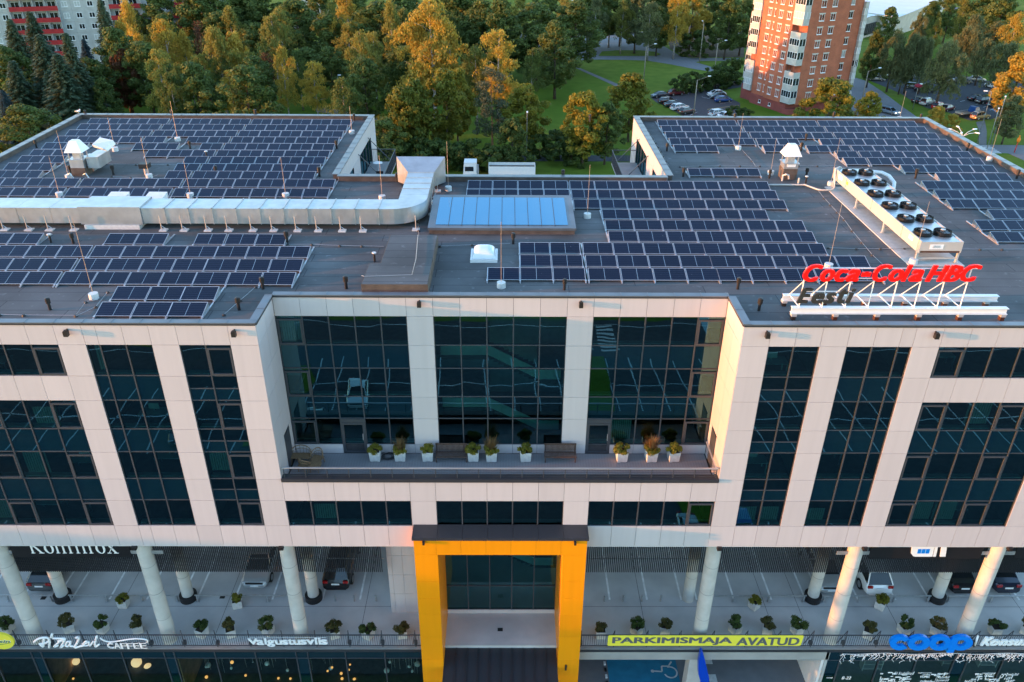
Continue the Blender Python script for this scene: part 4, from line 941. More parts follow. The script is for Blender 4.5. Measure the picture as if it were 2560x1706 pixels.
b = MB(); b.box(20.15, 20.75, 22.76, 22.83, .55, .78); b.build('name_plate', M['whitepaint'], v2)
b = MB(); b.tube([(19.9, 22.6, ZRF), (19.9, 22.6, .0), (20.05, 22.45, .12), (20.25, 22.45, .05), (20.3, 22.45, -.2)], .07, 8).tube([(20.75, 21.7, ZRF), (20.75, 21.7, .1)], .07, 8); b.build('gooseneck', M['creamsheet'], v2)
sm = emp('smoke_fan', (-25.6, 23.5, ZRF), 'small black box fan on a grey stub pipe, left roof wing', 'roof fan')
b = MB(); b.cyl(-25.6, 23.5, ZRF, .1, .17, 12); b.build('stub_pipe', M['galv2'], sm); b = MB(); b.box(-25.95, -25.3, 23.2, 23.8, .1, .42); b.build('fan_head', M['black'], sm)
for i, (x0, lab) in enumerate(((-24.9, 'left of the pair of white sheet housings behind the duct silencer'), (-22.5, 'right of the pair of white sheet housings behind the duct silencer'))):
    b = MB(); b.hexa([(x0,15.5,ZRF),(x0+1.15,15.5,ZRF),(x0+1.15,16.2,ZRF),(x0,16.2,ZRF),(x0,15.4,.55),(x0+1.15,15.4,.55),(x0+1.25,16.3,.75),(x0+.1,16.3,.75)]); b.build('sheet_housing', M['whitepaint'], label=lab, cat='housing')
b = MB()
for z in (.1, .25, .4): b.tube([(-23.75, 15.8, z), (-22.5, 15.8, z)], .03, 6)
b.build('pipe_bundle', M['galv2'], label='three thin pipes between the two white sheet housings', cat='pipe')
# --- vent pipes
b = MB(); b.cyl(0, 0, 0, .5, .075, 10); b.cyl(0, 0, .38, .62, .12, 12); b.ball((0, 0, .62), (.12, .12, .06), 10); VP = b.mesh('vent_pipe', M['blackpipe'])
b = MB(); b.cyl(0, 0, 0, .5, .06, 10, 0); b.cyl(0, 0, .5, .56, .12, 12, 1); VP2 = b.mesh('vent_pipe_pale', [M['blackpipe'], M['rodbase']])
def vents(px, where, off=(0, 0), me=VP):
    for k, (u, v) in enumerate(px, 1):
        p = onz(u, v, ZRF); nm = f'{ORD[k]} black vent pipe from left' if len(px) > 1 else 'black vent pipe'
        inst('vent_pipe', me, p, (0, 0, k), label=f'{nm}, {where}', cat='vent pipe', group='roof vent pipes', scale=.92+.05*(k % 4))
vents([(126,775),(598,775),(866,722),(1411,725),(1844,723),(1897,777)], 'along the front roof edge')
vents([(184,609),(658,723),(718,607)], 'among the left front solar panels')
vents([(216,294),(431,294),(640,294),(886,302)], 'along rear parapet of left roof wing')
vents([(92,370),(178,437),(284,437),(476,372),(541,437),(842,372),(799,442)], 'across the left roof wing')
vents([(1474,305),(1836,302),(2082,300),(2300,302)], 'along rear parapet of right roof wing')
vents([(1667,378),(1708,442),(2002,378),(2014,352),(2417,377),(2541,447),(2288,446)], 'across the right roof wing')
vents([(1923,446),(2015,443)], 'beside the small hooded vent chimney')
vents([(993,455),(1283,610),(1407,449)], 'on the middle roof')
vents([(937,654)], 'with pale cap beside the felt bulkhead', me=VP2); vents([(128,607),(518,396)], 'with a pale cap on the left roof', me=VP2); vents([(2014,459)], 'with pale cap near the cooler pipe', me=VP2)
# --- lightning rods on cast feet
b = MB(); b.cyl(0, 0, 0, .3, .23, 14); RB = b.mesh('cast_foot', M['rodbase'])
b = MB(); b.cyl(0, 0, .3, 3.6, .016, 6, 0, .009); RM = b.mesh('rod', M['copper'])
def rods(px, where):
    for k, (u, v, h) in enumerate(px, 1):
        p = onz(u, v, ZRF); t = emp('lightning_rod', p, f'{ORD[k]} lightning rod from left on white cast foot, {where}', 'lightning rod', 'roof lightning rods')
        inst('cast_foot', RB, (0, 0, 0), parent=t); inst('rod', RM, (0, 0, 0), parent=t, scale=(1, 1, h/3.6))
rods([(173,447,3.4),(289,378,2.6),(374,446,2.9),(445,353,3.2),(880,335,2.3)], 'left roof wing')
rods([(150,492,2.7),(236,747,4.3),(477,494,2.6),(715,494,2.7),(956,500,3.0)], 'left of the duct bend')
rods([(1121,477,3.4),(1253,719,3.6),(1468,545,3.4)], 'on the middle roof')
rods([(1845,375,2.9),(1926,437,2.7),(2076,465,3.4),(2248,301,2.6),(2473,402,3.2)], 'right roof wing')
rods([(2070,672,3.9),(2282,660,3.6)], 'behind the red rooftop sign')
# --- lightning conductor wires on small black holders
def wire(px, lab):
    pts = [onz(u, v, ZRF)+Vector((0, 0, .07)) for u, v in px]; t = emp('conductor_wire', pts[0], lab, 'wire')
    b = MB(); b.tube(pts, .013, 4); b.build('cable', M['wire'], t)
    tot = 0
    for a, c in zip(pts, pts[1:]):
        n = max(1, int((c-a).length/1.25))
        for i in range(n):
            p = a.lerp(c, i/n); inst('wire_holder', WH, p-pts[0]-Vector((0, 0, .07)), parent=t)
b = MB(); b.cyl(0, 0, 0, .09, .10, 10, 0, .06); WH = b.mesh('wire_holder', M['black'])
wire([(0,790),(60,791),(190,792),(215,758),(236,752)], 'conductor wire from the front left parapet to a rod foot')
wire([(270,733),(240,770),(190,794)], 'short conductor wire beside the front left solar panels')
wire([(560,790),(640,720),(655,715)], 'conductor wire hugging the left recess corner')
wire([(720,614),(780,614),(850,617),(960,619)], 'conductor wire left of the felt bulkhead')
wire([(1100,618),(1180,615),(1275,612)], 'conductor wire behind the acrylic dome')
wire([(265,412),(340,414),(420,414),(455,414)], 'conductor wire crossing the left roof wing')
wire([(280,444),(375,448),(395,440)], 'conductor wire near the white hooded chimney')
wire([(1700,419),(1800,417),(1950,418),(2090,417)], 'conductor wire crossing the right roof wing')
wire([(2040,473),(2060,498),(2110,552),(2130,580),(2180,640),(2210,668)], 'zigzag conductor wire between solar panels and dry cooler')
wire([(2070,622),(2140,625),(2260,625),(2450,626),(2560,626)], 'conductor wire crossing in front of the dry cooler')
wire([(1850,372),(1880,405),(1890,420)], 'short conductor wire by the right wing rod')
wire([(1600,300),(1640,360),(1672,418)], 'conductor wire along the inner edge of right wing')
wire([(1048,600),(1045,560),(1080,500),(1095,478)], 'conductor wire beside the skylight')
b = MB(); pl = [onz(1045, 590, .28), onz(1040, 650, .28), onz(1030, 690, .28)]
b.tube([p+Vector((0, 0, .06)) for p in pl]+[onz(910, 694, .28)+Vector((0, 0, .06)), onz(904, 692, .28)+Vector((0, 0, .06))], .015, 4); b.build('bulkhead_wire', M['wire'], label='conductor wire lying over the felt bulkhead', cat='wire')
# gull on the far roof corner
g = MB(); p = onz(197, 284, 0); p.z = 0
b = MB(); b.ball((p.x, p.y, .2), (.20, .10, .10), 10, 0); b.ball((p.x+.16, p.y, .33), (.07, .06, .065), 8, 0); b.tube([(p.x+.1, p.y, .22), (p.x+.16, p.y, .34)], [.08, .05], 8, 0)
b.tube([(p.x+.22, p.y, .32), (p.x+.29, p.y, .31)], [.018, .006], 5, 2); b.tube([(p.x-.12, p.y, .22), (p.x-.32, p.y, .16)], [.08, .02], 8, 1)
for s in (-.04, .04): b.tube([(p.x, p.y+s, 0), (p.x, p.y+s, .12)], .01, 4, 2)
b.build('seagull', [M['signwhite'], M['galv2'], M['ypaint']], smooth=True, label='white and grey seagull standing on the far roof corner', cat='bird')
# ================================================================== foliage
def quads(name, C, D, S, tint, mt):
    n = len(C); V = np.empty((n, 4, 3), np.float32)
    V[:, 0] = C-D; V[:, 1] = C+S; V[:, 2] = C+D; V[:, 3] = C-S
    me = bpy.data.meshes.new(name); me.vertices.add(n*4); me.vertices.foreach_set('co', V.ravel())
    me.loops.add(n*4); me.loops.foreach_set('vertex_index', np.arange(n*4, dtype=np.int32))
    me.polygons.add(n); me.polygons.foreach_set('loop_start', np.arange(0, n*4, 4, dtype=np.int32))
    try: me.polygons.foreach_set('loop_total', np.full(n, 4, np.int32))
    except Exception: pass
    at = me.attributes.new('tint', 'FLOAT', 'FACE'); at.data.foreach_set('value', tint.astype(np.float32))
    me.materials.append(mt); me.update(calc_edges=True); return me
def unit(rs, n):
    v = rs.normal(size=(n, 3)); return v/np.linalg.norm(v, axis=1, keepdims=True)
def frame(rs, N, l, w_, down=0.):
    """leaf axes: D along the leaf, S across, both roughly in the plane facing N"""
    T = unit(rs, len(N)); T[:, 2] -= down; D = T-(T*N).sum(1, keepdims=True)*N*(1 if down == 0 else .3)
    D /= np.linalg.norm(D, axis=1, keepdims=True)+1e-9; S = np.cross(N, D); S /= np.linalg.norm(S, axis=1, keepdims=True)+1e-9
    k = rs.uniform(.6, 1.25, (len(N), 1)); return D*l*k, S*w_*k
def clumps(rs, cen, rad, n, l, w_, down=0., flat=.8):
    cen = np.array(cen); rad = np.array(rad); p = rad**2/np.sum(rad**2); idx = rs.choice(len(cen), n, p=p)
    u = unit(rs, n); u[:, 2] = u[:, 2]*flat+.12; q = rs.uniform(.25, 1, (n, 1))**.45
    C = cen[idx]+u*q*rad[idx][:, None]; N = u+unit(rs, n)*.8; N /= np.linalg.norm(N, axis=1, keepdims=True)
    D, S = frame(rs, N, l, w_, down); ct = rs.uniform(0, 1, len(cen)); return C, D, S, np.clip(ct[idx]*.6+rs.uniform(0, .4, n), 0, 1)
def crown_broad(seed, h0, h1, rad, ncl=34, n=5200, l=.26, w_=.15, mt=None, top=.62, name='crown'):
    rs = np.random.RandomState(seed); cen = []; rr_ = []
    for i in range(ncl):
        t = (i+.5)/ncl; t = min(.97, max(.03, t+rs.uniform(-.04, .04)))
        pr = rad*max(.12, math.sin(math.pi*min(1, .10+.90*t))**top)*(1.0 if t < .5 else 1-(t-.5)*.25)
        a = i*2.4+rs.uniform(-.5, .5); q = rs.uniform(.3, 1.08)
        cen.append((math.cos(a)*pr*q, math.sin(a)*pr*q, h0+(h1-h0)*t)); rr_.append(rad*rs.uniform(.15, .30))
    return quads(name, *clumps(rs, cen, rr_, n, l, w_), mt)
def crown_birch(seed, h0, h1, rad, nt=190, per=36, l=.24, w_=.085, mt=None):
    """several upright limbs, each carrying its own plume of hanging twigs"""
    rs = np.random.RandomState(seed); C = []; T = []; lob = []
    nl = 13
    for i in range(nl):
        t = (i+.5)/nl; a = i*2.4+rs.uniform(-.6, .6); pr = rad*math.sin(math.pi*min(1, .2+.78*t))**.8
        rh = rad*rs.uniform(.24, .42)*(1.15-.5*t); q = rs.uniform(.1, .85) if i < nl-1 else .05
        lob.append((math.cos(a)*pr*q, math.sin(a)*pr*q, h0+(h1-h0)*(.12+.80*t), rh, rh*rs.uniform(1.1, 1.9), rs.uniform(0, 1)))
    for i in range(nt):
        x, y, z, rh, rv, tn = lob[rs.randint(nl)]; u = unit(rs, 1)[0]; u[2] = abs(u[2])*1.1-.25; q = rs.uniform(.3, 1)**.5
        base = np.array([x+u[0]*rh*q, y+u[1]*rh*q, z+u[2]*rv*q]); Ln = rs.uniform(.5, 2.3); s = rs.uniform(0, 1, per)[:, None]
        C.append(base+np.array([u[0], u[1], 0])*.3*s**.5-np.array([0, 0, 1])*s*Ln+rs.normal(size=(per, 3))*np.array([.24, .24, .2])); T.append(np.full(per, np.clip(tn+rs.uniform(-.25, .25), 0, 1)))
    C = np.concatenate(C); C[:, 2] = np.minimum(C[:, 2], h1); T = np.concatenate(T); N = unit(rs, len(C)); N[:, 2] *= .5; N /= np.linalg.norm(N, axis=1, keepdims=True)
    D, S = frame(rs, N, l, w_, 1.6); return quads('crown', C, D, S, np.clip(T*.7+rs.uniform(0, .3, len(C)), 0, 1), mt)
def crown_spruce(seed, h0, h1, rad, mt):
    rs = np.random.RandomState(seed); C = []; D = []; S = []; T = []
    z = h0
    while z < h1-.2:
        t = (z-h0)/(h1-h0); r = rad*(1-t)**.85*rs.uniform(.85, 1.12)+.12; nb = 9
        a0 = rs.uniform(0, 6)
        for k in range(nb):
            a = a0+k*2*math.pi/nb+rs.uniform(-.2, .2); r2 = r*rs.uniform(.7, 1.15); m_ = max(4, int(r2*6)); s = np.linspace(.12, 1, m_)
            dv = np.array([math.cos(a), math.sin(a), 0]); sd = np.array([-math.sin(a), math.cos(a), 0])
            for f in (-1, 0, 1):
                p = dv*(s*r2)[:, None]+np.array([0, 0, 1])*(z-.34*s*r2+.12*(s*r2)**2/(r2+.01)+rs.uniform(-.1, .1, m_))[:, None]+sd*(f*.22*(1.1-s)*r2*.8)[:, None]+rs.normal(size=(m_, 3))*.06
                C.append(p); dd = dv*.26+sd*f*.16+np.array([0, 0, -.15]); D.append(np.repeat(dd[None], m_, 0)+rs.normal(size=(m_, 3))*.06); S.append(np.repeat((sd*.12-dv*f*.05)[None], m_, 0)+rs.normal(size=(m_, 3))*.035); T.append(np.full(m_, rs.uniform(0, 1)))
        z += .52*(.55+.5*(1-t))
    return quads('crown', np.concatenate(C), np.concatenate(D), np.concatenate(S), np.concatenate(T), mt)
def trunk(seed, h, r, h0, rad, mt, n=9, lean=.15, bare=False):
    rs = random.Random(seed); b = MB(); pts = []; x = y = 0
    for i in range(7): t = i/6; x += rs.uniform(-lean, lean); y += rs.uniform(-lean, lean); pts.append((x*t, y*t, h*t*.95))
    b.tube(pts, [r*(1.25 if i == 0 else 1)*(1-.9*i/6)+.012 for i in range(7)], 8)
    for i in range(n):
        t = .2+.75*(i+.5)/n if not bare else .3+.68*(i+.5)/n
        z = h0+(h-h0)*t*.9; k = min(5, int(z/h/.95*6)); f = z/h/.95*6-k; p = Vector(pts[k]).lerp(Vector(pts[min(6, k+1)]), min(1, f)); a = i*2.4+rs.uniform(-.4, .4); L_ = rad*(1.05-t*.7)*rs.uniform(.6, 1)
        e = p+Vector((math.cos(a)*L_, math.sin(a)*L_, L_*rs.uniform(.5, 1.0))); q = p.lerp(e, .5)+Vector((0, 0, .12*L_)); rr_ = r*(.42-.3*t)
        b.tube([p, q, e], [rr_, rr_*.6, .012], 5)
        if bare:
            for j in range(5):
                s = rs.uniform(.3, 1); w0 = p.lerp(e, s); a2 = a+rs.uniform(-1.2, 1.2); l2 = L_*.45; b.tube([w0, w0+Vector((math.cos(a2)*l2, math.sin(a2)*l2, l2*.8))], [rr_*.4+.01, .006], 4)
    return b.mesh('trunk', mt, True)
TK = {}
def kind(name, crowns, trunks): TK[name] = (crowns, trunks)
kind('birch', [crown_birch(s, 4.0, 20, 4.0, mt=L['birch']) for s in (1, 2, 3, 4)], [trunk(s, 19.5, .2, 4, 3, M['birchbark'], 12) for s in (1, 2)])
kind('linden', [crown_broad(s, 2.2, 13.5, 4.1, 70, 8200, .26, .17, mt=L['linden'], top=.5) for s in (11, 12, 13, 14)], [trunk(s, 12, .2, 2.5, 3.4, M['bark'], 10) for s in (3, 4)])
kind('broad', [crown_broad(s, 3.2, 18, 5.0, 80, 9000, .30, .20, mt=L['green']) for s in (21, 22, 23, 24)], [trunk(s, 16, .28, 4, 4, M['bark'], 10) for s in (5, 6)])
kind('spruce', [crown_spruce(s, 1.0, 19, 3.9, L['spruce']) for s in (31, 32, 33)], [trunk(7, 18.5, .2, 3, .5, M['bark'], 4)])
rs_ = np.random.RandomState(8); cen = []; rad = []
for i in range(26):
    t = rs_.uniform(.25, 1); a = rs_.uniform(0, 6.28); q = 3.6*(1.1-t*.6)*rs_.uniform(.3, 1); cen.append((math.cos(a)*q, math.sin(a)*q, 17*t)); rad.append(rs_.uniform(.9, 1.6))
kind('pine', [quads('crown', *clumps(rs_, cen, rad, 6200, .28, .07), L['pine'])], [trunk(9, 16, .24, 4, 3.5, M['pinebark'], 11)])
kind('willow', [crown_birch(s, 2.2, 16, 5.6, 270, 36, .30, .10, L['willow']) for s in (41, 42)], [trunk(s, 14, .3, 2.5, 4.5, M['bark'], 10, .3) for s in (41, 42)])
kind('bare', [crown_birch(51, 8, 17, 2.0, 26, 22, mt=L['rust'])], [trunk(51, 17, .17, 4, 3.2, M['pinebark'], 22, bare=True)])
kind('bush', [crown_broad(s, .1, 4, 2.6, 26, 3600, .17, .12, mt=L['shrub'], top=.35) for s in (61, 62, 63)], [trunk(61, 2.5, .08, .3, 1.5, M['bark'], 8)])
KH = dict(birch=20, linden=13.5, broad=18, spruce=19, pine=17.5, willow=16, bare=17, bush=4)
NT = 0
def tree(k, u, v, h, label, lm=None, wf=1., pos=None, name=None, group=None):
    global NT; NT += 1
    p = Vector(pos) if pos else onz(u, v, G+h); p.z = G
    cr, tk = TK[k]; s = h/KH[k]
    nm = name or {'birch':'birch_tree','linden':'linden_tree','broad':'broadleaf_tree','spruce':'spruce_tree','pine':'pine_tree','willow':'willow_tree','bare':'bare_tree','bush':'bush'}[k]
    t = emp(nm, p, label, 'bush' if k == 'bush' else 'tree', group or ('bushes' if k == 'bush' else 'trees behind the building'), NT*1.7)
    wf *= 1.4 if k == 'spruce' else 1.12 if k in ('birch', 'broad') else 1; sc = (s*wf, s*wf, s)
    inst('trunk', tk[NT % len(tk)], (0, 0, 0), parent=t, scale=sc)
    c = inst('crown', cr[NT % len(cr)], (0, 0, 0), parent=t, scale=sc)
    if lm: c.material_slots[0].link = 'OBJECT'; c.material_slots[0].material = L[lm]
    return t
for k, u, v, h, lb, lm, wf in [  # golden crowns use the leaf colour that has sunlight painted in
 ('spruce',22,46,20,'tall dark spruce at the left picture edge before the grey block',None,1),('spruce',72,26,21,'spruce with olive tip overlapping the red balcony bands',None,1),('spruce',94,84,19,'broad spruce right of the left edge pair',None,1.1),('spruce',140,132,17,'grey green spruce nearest the left roof corner',None,1.25),('spruce',162,80,20,'slim dark spruce before the last red balconies',None,.9),('spruce',207,96,14,'small bluish spruce at the grey block foot','bluespruce',.9),('spruce',248,-4,23,'tall narrow spruce before the grey block windows',None,.75),
 ('birch',310,-12,22,'golden birch beside the tall narrow spruce','gold',1),('birch',295,44,19,'golden lower birch in front of grey block right end','gold',.9),('broad',283,74,18,'big green tree left of the reddish tree',None,1.0),('birch',398,32,21,'wide golden topped birch behind left roof wing','gold',1.25),('birch',452,66,18,'golden birch just right of the wide golden one','gold',.8),('linden',300,128,14,'reddish brown tree over the left footpath','rust',.8),('birch',386,112,18,'green drooping birch above the dark footpath',None,1.1),
 ('bare',490,40,20,'bare brown tree between green birches',None,1),('birch',530,55,20,'green birch right of the bare brown tree',None,1.2),('linden',581,88,17,'round golden tree halfway along left wing','gold',.75),('birch',569,168,13,'small golden birch over left wing parapet','gold',1.1),('birch',672,20,21,'twin stemmed birch with yellow top behind left wing',None,1.1),('bare',660,122,15,'bare twiggy tree beside a gold crown',None,1.1),('birch',700,108,17,'golden birch right of the twiggy tree','gold',.95),('birch',780,146,14,'drooping golden birch near left wing inner corner','gold',1.3),('broad',522,198,10,'dark green low tree over the left parapet',None,.9),('birch',440,150,14,'green young birch above the footpath bend',None,.9),('broad',250,200,11,'dark low tree beyond the left roof corner',None,.9),('birch',620,120,15,'pale green birch behind the round golden tree',None,1),
 ('broad',60,268,12,'round green tree beside the left roof edge',None,1.5),('spruce',4,224,11,'blue spruce cut by the left picture edge','bluespruce',1.1),('spruce',28,150,15,'dark spruce above the blue spruce',None,1.2),('spruce',200,165,13,'short spruce behind the left roof corner',None,1.3),
 ('birch',897,62,20,'tall birch with gold side left of the giant birch',None,1),('birch',972,-14,23,'white stemmed birch left of the giant golden birch',None,.9),('birch',862,-20,22,'golden birch crown at top edge above left wing','gold',1.3),('birch',930,70,18,'green birch standing in front of white stems',None,1),('birch',1076,-24,27,'giant golden birch in the middle of the picture','gold',1.45),('birch',1040,40,22,'golden birch merged with the giant one','gold',1.1),('birch',1120,50,21,'golden birch at right flank of the giant one','gold',1),('birch',1245,62,21,'wide golden birch right of the giant one','gold',1.3),('birch',1190,100,18,'olive birch between the two golden crowns',None,1.1),
 ('linden',1000,225,13,'bright yellow green linden beside left wing court wall',None,1.1),('linden',1030,205,14,'yellow green linden under the giant birch',None,1.0),('linden',1112,180,15,'tall bright linden before the golden birches',None,.95),('linden',1140,178,14,'slim bright linden next to the pine',None,.8),('pine',1230,163,17,'dark pine with orange trunk behind the duct outlet',None,1.05),('linden',1314,218,12.5,'golden linden behind the near street lamp',None,1.15),('broad',1392,58,17.5,'dark spreading tree left of the open lawn',None,1.1),('linden',1464,236,13,'golden linden above the truck trailer','linden',1.1),('linden',1582,190,13,'golden linden left of the right roof wing',None,1.25),('linden',1520,262,11,'dark linden between two golden ones','green',1.0),('linden',1280,300,9,'low linden in front of the golden one','green',1.1),('linden',960,300,9,'low dark green linden by left court wall','green',1.3),
 ('birch',1466,-20,17,'leftmost drooping tree on the car park island','willow',1.3),('birch',1493,-10,17,'second drooping tree on the car park island','willow',1.3),('birch',1530,-30,18,'third tree on the car park island','birch',1.3),('birch',1560,-10,17,'fourth tree on the car park island','birch',1.2),('broad',1597,-20,18,'thick trunked tree on the car park island','willow',.95),('birch',1630,0,17,'rightmost drooping tree on the car park island','willow',1.4),
 ('birch',1700,-30,20,'golden tree beyond the bare soil','gold',1.2),('broad',1740,-40,20,'dark golden tree above the bare soil','gold',.9),('birch',1774,-40,17.5,'grey green birch left of the brick tower','willow',1.4),('bush',1748,82,7,'wide dark bush on the bare soil','green',1.3),('broad',1830,-10,18,'dark tree touching the tower left edge',None,.9),
 ('linden',2085,203,14,'yellow green tree in front of the brick tower',None,1.25),('linden',2180,235,10,'low yellow tree at the tower right foot',None,1),('broad',2196,78,14,'dark tree right of the tower balconies',None,.7),
 ('willow',2252,70,15.5,'leaning grey green tree on the road verge',None,.8),('willow',2296,78,15,'second leaning tree on the road verge',None,.85),('willow',2382,98,15.5,'large drooping willow over the right car park',None,1.15),('willow',2330,90,14,'drooping tree left of the large willow',None,.7),('willow',2500,52,13,'big tree behind the white car on the right',None,1.3),('willow',2445,30,16,'grey green tree behind the right car park',None,1.1),('birch',2420,-20,18,'birch at the top edge right of the white hall',None,1.3),('broad',2335,6,15,'dark tree beside the white hall end wall',None,.8),('broad',2520,-20,20,'dark green tree in the top right corner',None,1.1),('birch',2555,20,19,'golden tree at the top right edge','gold',1.1),('linden',2562,138,14,'golden tree cut by the right picture edge','gold',1.2),('broad',2540,242,9.5,'small tree near the right zebra crossing','willow',1.0),('linden',2350,270,7.5,'yellow small tree behind the right roof corner','gold',1.0),('linden',2385,288,6,'lower yellow tree behind right parapet','gold',1.0)]:
    tree(k, u, v, h, lb, lm, wf)
# dark wood along the top of the picture, tree by tree
rw = random.Random(3)
FARX = [395,440,480,520,565,600,640,690,735,790,830,880,940,1000,1060,1130,1180,1215,1260,1300,1335,1375,1420,1450]
for i, u in enumerate(FARX):
    tree(('broad', 'birch', 'broad')[i % 3], u+rw.uniform(-10, 10), rw.uniform(-36, 14), rw.uniform(17, 21), f'{ORD[i+1] if i < 16 else ORD[i-15]+" after the sixteenth"} tree from left in the dark wood at the top edge', None, rw.uniform(1, 1.3), group='dark wood at the top edge')
FR2 = [(350,110),(420,175),(480,160),(545,130),(610,170),(740,120),(820,120),(850,180),(910,150),(760,60),(1165,60),(1330,110),(1010,120),(700,60),(640,60)]
for i, (u, v) in enumerate(FR2):
    tree(('broad', 'birch')[i % 2], u, v, rw.uniform(12, 16), f'{ORD[i+1]} understorey tree counted from the left behind the left wing and court', 'green' if i % 2 else None, rw.uniform(1, 1.25), group='understorey trees')
for i, (u, v, h, wf) in enumerate([(955,345,5,1.2),(1000,352,4.5,1.3),(1045,350,5,1.2),(1085,352,5,1.2),(1130,362,4.5,1.3),(1180,356,5,1.2),(1240,372,4.5,1.3),(1290,378,4,1.4),(1350,340,4,1.2),(1400,330,5,1.3),(1430,352,4.5,1.3)]):
    tree('bush', u, v, h, f'{ORD[i+1]} bush from the left wing along the court hedge line', None, wf)
for i, (u, v, h, wf) in enumerate([(1703,193,4.2,1),(1733,182,4.8,1),(1762,187,4,1),(1795,167,5.5,1),(1818,170,5,1),(1834,150,6,.9)]):
    tree('bush', u, v, h, f'{ORD[i+1]} round bush from left, at the tower car park edge', None, wf)
for i, (u, v, h, wf) in enumerate([(1838,268,3,1.2),(1862,272,2.6,1.2),(2500,235,2.2,.7),(2200,150,5,1.3),(2395,60,4,1.5)]):
    tree('bush', u, v, h, ['dark bush at the brick tower foot','second dark bush under the red tower plinth','small conical bush on the right grass island','dense bush right of the lowest tower balcony','hedge bush beside the white hall'][i], None, wf)
for i in range(16):
    tree(('birch', 'broad')[i % 2], 345+i*66+rw.uniform(-15, 15), rw.uniform(15, 70), rw.uniform(13, 17), f'{ORD[i+1]} tree from left in the second rank of the wood', 'green' if i % 3 == 0 else None, rw.uniform(1.1, 1.35), group='second rank of the wood')
for i in range(14):
    tree(('broad', 'birch')[i % 2], 330+i*72+rw.uniform(-15, 15), rw.uniform(95, 150), rw.uniform(10, 14), f'{ORD[i+1]} tree from left in the third rank of the wood', 'green' if i % 3 == 0 else None, rw.uniform(1.1, 1.3), group='third rank of the wood')
for k, u, v, h, lb, lm, wf in [('broad',8,120,15,'dark tree at the left edge between spruces','green',1.1),('broad',40,196,11,'dark low tree left of the grey green spruce','green',1.2),('spruce',118,175,13,'low spruce in front of the grey green one',None,1.2),('broad',165,180,11,'dark rounded tree by the left roof corner','green',1.1),('broad',225,150,13,'dark tree before the grey block foot','green',1.1),('willow',2275,112,12,'low tree behind the leaning pair',None,.9),('willow',2425,62,14,'tall tree behind the large willow',None,1.1),('willow',2470,95,12,'rounded tree left of the white crossover',None,1.0),('willow',2535,100,14,'grey green tree above the white crossover',None,1.1),('broad',2230,20,13,'dark tree against the white hall wall',None,.8),('willow',2305,30,14,'slender tree before the white hall',None,.7),('broad',2470,-10,17,'dark tree in the upper right wood',None,1.2),('broad',2390,-26,17,'dark tree left in the upper right wood',None,1.1),('birch',2350,40,13,'birch at the white hall end',None,.9),('broad',1660,-30,18,'dark tree behind the car park island',None,1.1),('broad',1560,-40,19,'dark tree at top edge behind the island',None,1.2),('broad',1480,-36,19,'second dark tree at top edge behind island',None,1.2),('broad',1866,2,16,'dark tree just left of the sunlit tower face',None,1.0),('broad',1650,20,14,'dark tree behind the golden tree by the soil','green',1),('broad',1010,-30,19,'dark tree above the giant birch at top edge',None,1.2),('broad',985,20,17,'dark tree behind the white stemmed birch','green',1.1),('broad',1800,-30,18,'dark tree left of the tower top',None,1.1)]:
    tree(k, u, v, h, lb, lm, wf)
# trees added out of view beside the front car park to shade the lower floors
for i, (x, y, h) in enumerate([(-82,-34,21),(-90,-27,21.5),(-80,-20,20),(-92,-13,21),(-83,-6,20.5),(-94,2,21),(-84,10,20),(-96,18,20),(-70,-42,17),(-100,-40,21),(-88,28,20),(-98,40,21),(-84,52,19),(-96,66,20),(-100,84,21),(-88,98,19)]):
    tree('birch' if i % 2 else 'broad', 0, 0, h, f'{ORD[i+1]} added shade tree from the front in the unseen belt beyond the left gable', None, 1.2, (x, y, G), group='added shade trees beyond the left gable')
# ================================================================== planters
b = MB(); b.hexa([(-.27,-.27,.04),(.27,-.27,.04),(.27,.27,.04),(-.27,.27,.04),(-.30,-.30,.62),(.30,-.30,.62),(.30,.30,.62),(-.30,.30,.62)])
for sx in (-1, 1):
    for sy in (-1, 1): b.box(sx*.17-.07, sx*.17+.07, sy*.17-.07, sy*.17+.07, 0, .04)
P_BOX = b.mesh('planter_box', M['planter'])
P_SOIL = MB().box(-.26, .26, -.26, .26, .6, .625).mesh('soil', M['soil'])
def shrub_mesh(seed, mt, n=1100, r=.40, zc=.76, l=.07, w_=.026, spread=1.05):
    rs = np.random.RandomState(seed); cen = []; rad = []
    for i in range(12):
        u = unit(rs, 1)[0]; cen.append((u[0]*r*spread*.8, u[1]*r*spread*.8, zc+abs(u[2])*r*.7-.05)); rad.append(rs.uniform(.10, .2))
    return quads('shrub', *clumps(rs, cen, rad, n, l, w_), mt)
def grass_mesh(seed, mt):
    rs = np.random.RandomState(seed); n = 260; a = rs.uniform(0, 6.28, n); q = rs.uniform(.05, .3, n); h = rs.uniform(.3, .9, n)
    C = np.stack([np.cos(a)*q, np.sin(a)*q, .62+h*.5], 1); D = np.stack([np.cos(a)*q*.8, np.sin(a)*q*.8, h*.5], 1); S = np.stack([-np.sin(a), np.cos(a), a*0], 1)*.012
    return quads('ornamental_grass', C, D, S, rs.uniform(0, 1, n), mt)
SH = [shrub_mesh(s, L['dryshrub'] if s % 2 == 0 else L['shrub']) for s in range(70, 76)]
SHL = [shrub_mesh(s, L['linden'], 900, .34, .7, .065, .032, 1.1) for s in range(80, 83)]; GRS = [grass_mesh(s, L['reed']) for s in (90, 91)]
